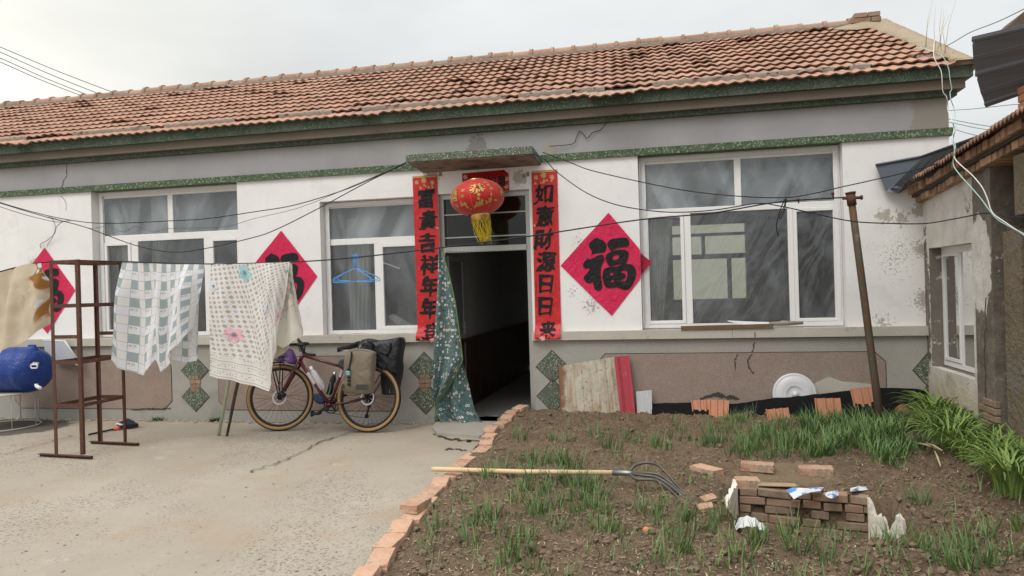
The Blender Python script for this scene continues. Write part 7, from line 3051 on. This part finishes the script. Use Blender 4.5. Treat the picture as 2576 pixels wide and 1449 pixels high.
lean_sheet('metal_panel', ((1411, 1045), (1564, 1052), (1546, 897), (1404, 921)), lambda u: (1 if (u * 7.5) % 1 < .12 else 0) + (2.0 if .78 < u < .83 or .88 < u < .93 else 0), MT['creamsheet'], 'rust stained cream metal panel leaning on the plinth right of the door', 'metal panel', -.17, -.05)
lean_sheet('red_metal_strip', ((1563, 1055), (1600, 1055), (1583, 895), (1545, 898)), lambda u: 3.0 if u < .25 else (1.2 if u < .35 else (0 if u < .8 else 1.5)), MT['redmetal'], 'bent crimson metal strip leaning beside the cream metal panel', 'metal strip', -.19, -.06, amp=.009)
lean_sheet('ribbed_plastic', ((1604, 1055), (1641, 1055), (1640, 981), (1600, 985)), lambda u: math.sin(u * 60), MT['greyplastic'], 'small grey ribbed plastic piece leaning right of the crimson strip', 'plastic piece', -.17, -.10, amp=.004)
# pot lid
lc = WY(1999, 992, -.085)
ld = empty('pot_lid', (lc.x, lc.y, lc.z - .23), 'pale round enamel pot lid leaning upright on the plinth', 'pot lid')
q = Matrix.Rotation(rad(82), 3, 'X') @ Matrix.Scale(.94, 3)
b = MB()
b.lathe([(.228, -.012), (.236, 0), (.232, .012), (.215, .016), (.205, .012), (.195, .020), (.12, .028), (.105, .024), (.09, .030), (.085, .022), (.04, .034), (0, .036)], lc, 48, q)
b.build('lid_plate', MT['lid'], ld)
b = MB()
b.lathe([(.022, .034), (.022, .05), (.036, .056), (.034, .068), (.0, .072)], lc, 20, q)
b.build('knob', MT['lid'], ld)
# black plastic sheet tucked along the wall
b = MB()
n = 70
vs = []
TOPS = [(1640, 1016), (1700, 1013), (1745, 1012), (1790, 1014), (1850, 1016), (1890, 1009), (1950, 1001), (2030, 995), (2110, 985), (2180, 977), (2240, 975), (2310, 978), (2334, 988), (2340, 1005)]
for i in range(n + 1):
    u = i / n * (len(TOPS) - 1)
    k_ = min(len(TOPS) - 2, int(u))
    f_ = u - k_
    x, y = lerp(TOPS[k_][0], TOPS[k_ + 1][0], f_), lerp(TOPS[k_][1], TOPS[k_ + 1][1], f_)
    for v in range(6):
        t = v / 5
        yt_ = -.045 - .12 * smooth(1890, 1960, x) * smooth(2130, 2060, x)
        Y = lerp(yt_, -.30, t)
        p = WY(x, y, yt_)
        z = lerp(p.z, .13, t)
        vs.append((p.x, Y - .02 * noise.noise(Vector((p.x * 5, t * 3, 0))) - .03 * math.sin(t * 3.1), z + .01 * noise.noise(Vector((p.x * 8, t * 5, 2)))))
b.smooth = True
b.add(vs, [(i * 6 + k, (i + 1) * 6 + k, (i + 1) * 6 + k + 1, i * 6 + k + 1) for i in range(n) for k in range(5)])
b.build('black_plastic_sheet', MT['tarp'], label='black plastic sheet tucked along the foot of the plinth under the right window', cat='plastic sheet', recalc=False)


# spare roof tiles stood in the earth
def rtile(px, py, w, h, tilt, roll, yaw, label, Y=-.27):
    p = WY(px, py, Y)
    b = MB()
    n = 24
    vs = []
    for row, (zz, yy) in enumerate(((-.06, .012), (h, .012), (h, 0), (-.06, 0))):
        for i in range(n + 1):
            u = i / n
            prof = .016 * (1 if .30 < u < .42 or .62 < u < .74 else 0) + (.02 if u < .08 else 0) + (.012 if u > .93 else 0)
            vs.append(((u - .5) * w, yy - prof, zz))
    m = n + 1
    fs = [(r_ * m + i, r_ * m + i + 1, ((r_ + 1) % 4) * m + i + 1, ((r_ + 1) % 4) * m + i) for r_ in range(4) for i in range(n)]
    fs += [(0, m, 2 * m, 3 * m), (n, 3 * m + n, 2 * m + n, m + n)]
    mt_ = Matrix.Translation(p) @ Matrix.Rotation(rad(yaw), 4, 'Z') @ Matrix.Rotation(rad(tilt), 4, 'X') @ Matrix.Rotation(rad(roll), 4, 'Y')
    b.add([mt_ @ Vector(v) for v in vs], fs)
    return b.build('spare_tile', MT['tilenew'], label=label, cat='roof tile', group='spare roof tiles stood against the plinth')


rtile(1768, 1046, .21, .175, -28, -3, 0, 'faded roof tile leaning behind its neighbour, leftmost of the spare tiles', -.20)
rtile(1808, 1047, .20, .175, -26, 4, 0, 'spare roof tile leaning over the faded one, beside the leek tuft', -.27)
rtile(1959, 1052, .22, .10, -28, -6, 0, 'small low tile piece in front of the black sheet, below the pot lid', -.40)
rtile(2086, 1052, .245, .20, -18, -1, 0, 'bright orange tile standing upright between the pot lid and the leaning post', -.36)
rtile(2184, 1044, .23, .28, -20, -7, 0, 'tall roof tile leaning just left of the leaning post', -.22)

# plank and sheet on the window ledge
b = MB()
p0, p1 = WY(1713, 824, -.055), WY(1945, 815, -.06)
b.beam(p0 + Vector((0, 0, -.005)), p1 + Vector((0, 0, -.018)), .05, .04)
b.build('plank', MT['plank'], label='brown timber plank lying on the ledge of the right window', cat='plank')
b = MB()
vs = []
for i in range(21):
    t = i / 20
    x = lerp(1830, 2000, t)
    y0 = 806 + 4 * math.sin(t * 2.2) if t < .8 else 807
    p = WY(x, y0, .0)
    q = WY(x, y0 + 9 * math.sin(math.pi * min(1, t * 1.1)) + 2, -.05)
    vs += [p, q]
b.smooth = True
b.add(vs, [(i * 2, i * 2 + 1, i * 2 + 3, i * 2 + 2) for i in range(20)])
b.build('curled_sheet', MT['rag'], label='white sheet curling off the ledge of the right window', cat='sheet', recalc=False)
b = MB()
b.tube([WY(1935, 815, -.03), WY(1985, 813, -.03), WY(2020, 812, -.02)], [.022, .025, .016], 8)
b.build('rolled_bag', M('brown_roll', (0.30, 0.25, 0.2), var=.2, bump=.3), label='dull brown roll at the right end of the plank on the ledge', cat='roll')

# clutter in the corner by the shed
b = MB()
bm = bmesh.new()
bmesh.ops.create_icosphere(bm, subdivisions=3, radius=.065)
for v in bm.verts:
    v.co *= 1 + .25 * noise.noise(v.co * 20)
p = WY(2271, 1034, -.42)
b.smooth = True
b.bm(bm, Matrix.Translation(p))
b.build('rusty_stone', MT['stone'], label='rust brown lump of stone lying in the corner by the shed', cat='stone')
b = MB()
bm = bmesh.new()
bmesh.ops.create_icosphere(bm, subdivisions=3, radius=.16)
for v in bm.verts:
    v.co.z *= .25
    v.co.x *= 1.1
    v.co *= 1 + .3 * noise.noise(v.co * 9)
b.smooth = True
p = WY(2312, 1040, -.35)
b.bm(bm, Matrix.Translation((p.x, p.y, .17)))
b.build('felt_offcut', MT['slate'], label='flat grey felt offcut in the corner between house and shed', cat='scrap')
# onions left on the bed
for px, py, lb, s_ in ((1620, 1316, 'orange skinned onion lying on the soil in front of the fork', 1.0), (1192, 1131, 'red scrap of onion skin beside the edging bricks', .5)):
    p = WZ(px, py, .12)
    z = soil_z(p.x, p.y)
    b = MB()
    b.lathe([(.0, -.01), (.014, -.006), (.024, .008), (.024, .02), (.014, .033), (.005, .04), (.003, .05), (0, .06)], (p.x, p.y, z), 14, Matrix.Rotation(rad(60), 3, 'Y') @ Matrix.Scale(s_, 3))
    b.build('onion', MT['onionskin'], label=lb, cat='onion')
b = MB()
for px, py, dx, dy in ((2295, 1125, 75, 5), (2330, 1132, 40, 3), (2352, 1150, 14, 10)):
    a, c = WZ(px, py, .16), WZ(px + dx, py + dy, .2)
    a.z = soil_z(a.x, a.y) + .06
    c.z = soil_z(c.x, c.y) + .06
    b.tube([a, a.lerp(c, .5) + Vector((0, 0, .01)), c], [.006, .008, .005], 6)
b.build('dry_stalk', MT['drygrass'], label='pale dry stalks lying at the edge of the lush green clump', cat='stalk')

# ================================================================== plants
def blade(mb, base, ang, L_, w, lean, droop, tint, seg=5):
    d = Vector((math.cos(ang), math.sin(ang), 0))
    sd = Vector((-d.y, d.x, 0))
    mb.tint = tint
    vs = []
    for i in range(seg + 1):
        t = i / seg
        out = lean * t + droop * t * t
        z = t - .42 * droop * t ** 2.4
        p = base + d * out * L_ + Vector((0, 0, z * L_))
        ww = w * (1 - t ** 1.8) + .0006
        vs += [p - sd * ww, p + sd * ww + d * ww * .3]
    mb.add(vs, [(i * 2, i * 2 + 1, i * 2 + 3, i * 2 + 2) for i in range(seg)])


def tuft_mesh(seed, n, L0, L1, w, lean, droop, spread, mat, seg=5):
    r = random.Random(seed)
    b = MB()
    b.smooth = True
    for i in range(n):
        a = r.uniform(0, 2 * math.pi)
        q = spread * math.sqrt(r.random())
        blade(b, Vector((q * math.cos(a), q * math.sin(a), -.01)), a + r.gauss(0, .8), r.uniform(L0, L1), w * r.uniform(.7, 1.25), abs(r.gauss(lean, lean * .6)), abs(r.gauss(droop, min(.3, droop * .7))), min(1, max(0.01, r.gauss(.35, .28))), seg)
    o = b.build('proto', mat, org=(0, 0, 0), recalc=False)
    me = o.data
    bpy.data.objects.remove(o)
    return me


TUFTS = [tuft_mesh(100 + i, 17 + 5 * (i % 4), .05, .165 + .016 * (i % 3), .0029, .30, .16, .062, MT['onion']) for i in range(8)]
THIN = [tuft_mesh(200 + i, 6 + i, .05, .12, .0026, .35, .2, .035, MT['onion']) for i in range(4)]
LUSH = [tuft_mesh(300 + i, 30, .11, .21, .0042, .30, .25, .075, MT['onion']) for i in range(4)]


def arch_mesh(seed, n, L0, L1, w, spread):
    """long leaves that rise and bow over under their own weight"""
    r = random.Random(seed)
    b = MB()
    b.smooth = True
    for i in range(n):
        a = r.uniform(0, 2 * math.pi)
        q = spread * math.sqrt(r.random())
        p = Vector((q * math.cos(a), q * math.sin(a), -.01))
        a += r.gauss(0, .5)
        d = Vector((math.cos(a), math.sin(a), 0))
        sd = Vector((-d.y, d.x, 0))
        L_ = r.uniform(L0, L1)
        f0, f1 = r.uniform(.05, .45), r.uniform(1.5, 2.5)
        b.tint = min(1, max(.01, r.gauss(.45, .3)))
        seg = 10
        vs = []
        for k in range(seg + 1):
            t = k / seg
            ph_ = f0 + f1 * t ** 1.6
            ww = w * (.55 + .45 * min(1, t * 4)) * (1 - t ** 2.5) + .0007
            up_ = -d * math.cos(ph_) * .35 * ww + Vector((0, 0, math.sin(ph_) * .35 * ww))
            vs += [p - sd * ww + up_, p + Vector((0, 0, 0)), p + sd * ww + up_]
            p = p + (d * math.sin(ph_) + Vector((0, 0, 1)) * math.cos(ph_)) * (L_ / seg)
        b.add(vs, [(k * 3 + c, k * 3 + 1 + c, k * 3 + 4 + c, k * 3 + 3 + c) for k in range(seg) for c in (0, 1)])
    o = b.build('proto', MT['lily'], org=(0, 0, 0), recalc=False)
    me = o.data
    bpy.data.objects.remove(o)
    return me


LILY = [arch_mesh(400 + i, 75, .30, .48, .0085, .10) for i in range(4)]
gcount = [0]


def plant(me, x, y, sc, name, label, cat, group):
    o = bpy.data.objects.new(name, me)
    COL.objects.link(o)
    o.location = (x, y, soil_z(x, y) - .004)
    o.rotation_euler = (R.gauss(0, .06), R.gauss(0, .06), R.uniform(0, 6.28))
    o.scale = (sc, sc, sc * R.uniform(.9, 1.12))
    tag(o, label, cat, group)
    return o


ON_LBL = 'tuft of narrow green onion shoots growing in the garden soil'
ON_GRP = 'green onion tufts in the garden bed'
SPOTS = []
# tufts read off the photograph
for px, py in ((1710, 1040), (1888, 1052), (1655, 1030), (1390, 1103), (1420, 1110), (1500, 1100), (1520, 1118), (1545, 1125), (1580, 1110), (1600, 1115), (1712, 1085), (1725, 1108), (1650, 1120), (1680, 1128),
               (1760, 1120), (1790, 1115), (1820, 1090), (1860, 1140), (1870, 1118), (1905, 1130), (1935, 1105), (1965, 1120), (1990, 1140), (2020, 1120), (1330, 1165), (1360, 1172), (1400, 1170), (1430, 1165), (1310, 1108),
               (1330, 1235), (1365, 1250), (1300, 1265), (1350, 1290), (1395, 1280), (1420, 1265), (1450, 1255), (1510, 1255), (1545, 1270), (1580, 1260), (1520, 1290), (1510, 1340), (1470, 1310), (1630, 1300), (1660, 1320),
               (1115, 1325), (1085, 1340), (1070, 1392), (1255, 1348), (1240, 1300), (1330, 1400), (1325, 1360), (1350, 1440), (1700, 1350), (1720, 1400), (1740, 1340), (1790, 1335), (1830, 1320), (1810, 1320), (1920, 1330), (1905, 1370),
               (1955, 1320), (1980, 1360), (2000, 1400), (2030, 1335), (2060, 1345), (2120, 1390), (2140, 1360), (2210, 1340), (2250, 1355), (2230, 1380), (2290, 1330), (2310, 1390), (2350, 1400), (2330, 1345), (2380, 1430), (2420, 1380), (2460, 1430),
               (2480, 1350), (2540, 1400), (2290, 1260), (2320, 1270), (2260, 1290), (2240, 1420), (2170, 1440), (2090, 1430), (1560, 1350), (1600, 1430), (1400, 1340), (1190, 1320), (1180, 1370), (1280, 1420), (1640, 1245), (1560, 1215),
               (2420, 1440), (2500, 1440), (2200, 1290), (1230, 1210), (1260, 1190), (1160, 1260), (2550, 1330), (1860, 1420), (1660, 1420), (1400, 1215), (1440, 1225), (1480, 1235), (1340, 1215), (1380, 1235), (1600, 1225), (1640, 1215), (1690, 1225), (1500, 1215), (1560, 1240), (1620, 1265), (1450, 1290), (1380, 1310), (1680, 1280), (1730, 1310), (1490, 1275), (1600, 1290), (1330, 1180), (1450, 1180)):
    SPOTS.append((px, py))
rs = random.Random(12)
for px, py in SPOTS:
    p = WZ(px, py, soil_base(0, WZ(px, py, .12).y))
    if p.x < -1.66 or (1520 < px < 1770 and 1192 < py < 1275):
        continue
    for k_ in range(rs.choice([1, 1, 2])):
        x, y = p.x + rs.gauss(0, .035) * k_, p.y + rs.gauss(0, .04) * k_
        if y > -.33 or (.42 < x < 1.34 and -3.45 < y < -2.72):
            continue
        plant(rs.choice(TUFTS), x, y, rs.uniform(.75, 1.15), 'onion_tuft', ON_LBL, 'onion plant', ON_GRP)
# dense stand towards the post and the shed
n_d = 0
for i in range(190):
    px, py = rs.uniform(1690, 2330), rs.uniform(1062, 1160)
    dens = smooth(1640, 2150, px) * smooth(1185, 1120, py) * smooth(1050, 1075, py + (px - 1700) * .02)
    if rs.random() > dens * .95 + .06:
        continue
    p = WZ(px, py, .14)
    if not (-2.4 < p.y < -.38) or p.x > 2.45:
        continue
    plant(rs.choice(TUFTS if px < 2040 else LUSH), p.x, p.y, rs.uniform(.8, 1.15), 'onion_tuft', ON_LBL, 'onion plant', ON_GRP)
    n_d += 1
# arching leaves at the right
LL = ['at the far end, below the shed window', 'second from the far end, against the shed wall', 'in front of the bare bricks of the shed pillar', 'at its left edge behind the dry stalks', 'in its middle, tallest of all', 'at the right edge of the picture below the rough pier', 'leaning over the soil at its near left edge', 'nearest the camera at the right edge', 'just right of the dry stalks', 'between the pillar and the picture edge', 'at its near end, spilling over bare soil', 'close to the wall in the second rank', 'in the second rank by the picture edge', 'in the near rank, centre', 'behind the pillar bricks, half hidden', 'second rank, left of centre', 'spilling towards the onions on the left', 'near rank, right of centre', 'between two taller clumps at the picture edge', 'low one at the very near corner']
for i, (px, py) in enumerate(((2350, 1075), (2395, 1070), (2470, 1095), (2360, 1110), (2425, 1115), (2540, 1130), (2440, 1160), (2560, 1225), (2395, 1135), (2510, 1110), (2520, 1200), (2445, 1085), (2550, 1165), (2490, 1160), (2505, 1090), (2400, 1100), (2345, 1095), (2505, 1185), (2570, 1190), (2545, 1240))):
    p = WZ(px, py, .13)
    plant(LILY[i % 4], min(2.5, p.x), p.y, R.uniform(.8, 1.05), 'lily_clump', 'clump of arching lily leaves ' + LL[i], 'lily plant', 'arching lily clumps by the shed')
# seedlings too many to count
b = MB()
b.smooth = True
for i in range(1500):
    px, py = rs.uniform(1060, 2576), rs.uniform(1060, 1449)
    p = WZ(px, py, .11)
    if p.x < -1.6 or p.y > -.35 or p.x > 2.5 or (.3 < p.x < 1.34 and -3.45 < p.y < -2.1):
        continue
    if noise.noise(Vector((p.x * 2.2, p.y * 2.2, 3))) < -.07:
        continue
    z = soil_z(p.x, p.y)
    for k_ in range(rs.choice([1, 2, 3])):
        blade(b, Vector((p.x + rs.gauss(0, .012), p.y + rs.gauss(0, .012), z - .004)), rs.uniform(0, 6.28), rs.uniform(.035, .115), .0022, .4, .25, rs.random(), 4)
b.build('seedlings', MT['onion'], kind='stuff', label='thin green seedlings scattered over the garden soil', cat='seedlings', org=(0, 0, 0), recalc=False)
# weeds rooted at the foot of the plinth
for px, py, lb in ((390, 1060, 'small weed rooted at the foot of the plinth behind the rack'), (545, 1060, 'small weed rooted at the plinth foot behind the pale green pole')):
    p = WZ(px, py, 0)
    b = MB()
    b.smooth = True
    for i in range(45):
        blade(b, Vector((p.x + rs.gauss(0, .035), -.07 + rs.gauss(0, .015), .0)), rs.uniform(0, 6.28), rs.uniform(.03, .075), .007, .8, .4, rs.random(), 4)
    b.build('weed', MT['weed'], label=lb, cat='weed', recalc=False)

# clods, straw and chips on the bed
b = MB()
rc = random.Random(31)
for i in range(8000):
    px, py = rc.uniform(1000, 2576), 1030 + 419 * rc.random() ** 1.15
    p = WZ(px, py, .11)
    if p.x < -1.62 or p.y > -.2 or p.x > 2.5:
        continue
    if math.hypot((p.x - .85) / .5, (p.y + 2.35) / .3) < 1 and rc.random() < .85:
        continue
    z = soil_z(p.x, p.y)
    s_ = rc.uniform(.004, .012) * (1 + 1.3 * (rc.random() < .14)) * (1.25 if p.y > -1.2 else 1)
    bm = bmesh.new()
    bmesh.ops.create_icosphere(bm, subdivisions=1, radius=s_)
    for v in bm.verts:
        v.co *= rc.uniform(.6, 1.35)
        v.co.z *= .75
    b.bm(bm, Matrix.Translation((p.x, p.y, z + s_ * .2)))
b.build('soil_clods', MT['clod'], kind='stuff', label='crumbled clods of earth over the garden bed', cat='clods', org=(0, 0, 0))
b = MB()
for i in range(3200):
    px, py = rc.uniform(1000, 2576), rc.uniform(1040, 1449)
    p = WZ(px, py, .11)
    if p.x < -1.62 or p.y > -.25 or p.x > 2.5:
        continue
    z = soil_z(p.x, p.y) + .006
    a = rc.uniform(0, 6.28)
    L_ = rc.uniform(.006, .028) * (2.2 if rc.random() < .05 else 1)
    w_ = rc.uniform(.0012, .003)
    d = Vector((math.cos(a), math.sin(a), rc.gauss(0, .25)))
    s_ = Vector((-math.sin(a), math.cos(a), 0)) * w_
    c = Vector((p.x, p.y, z))
    b.add([c - d * L_ / 2 - s_, c + d * L_ / 2 - s_, c + d * L_ / 2 + s_, c - d * L_ / 2 + s_], [(0, 1, 2, 3)])
b.build('straw_litter', MT['straw'], kind='stuff', label='bits of dry straw and root scattered over the garden bed', cat='straw', org=(0, 0, 0), recalc=False)
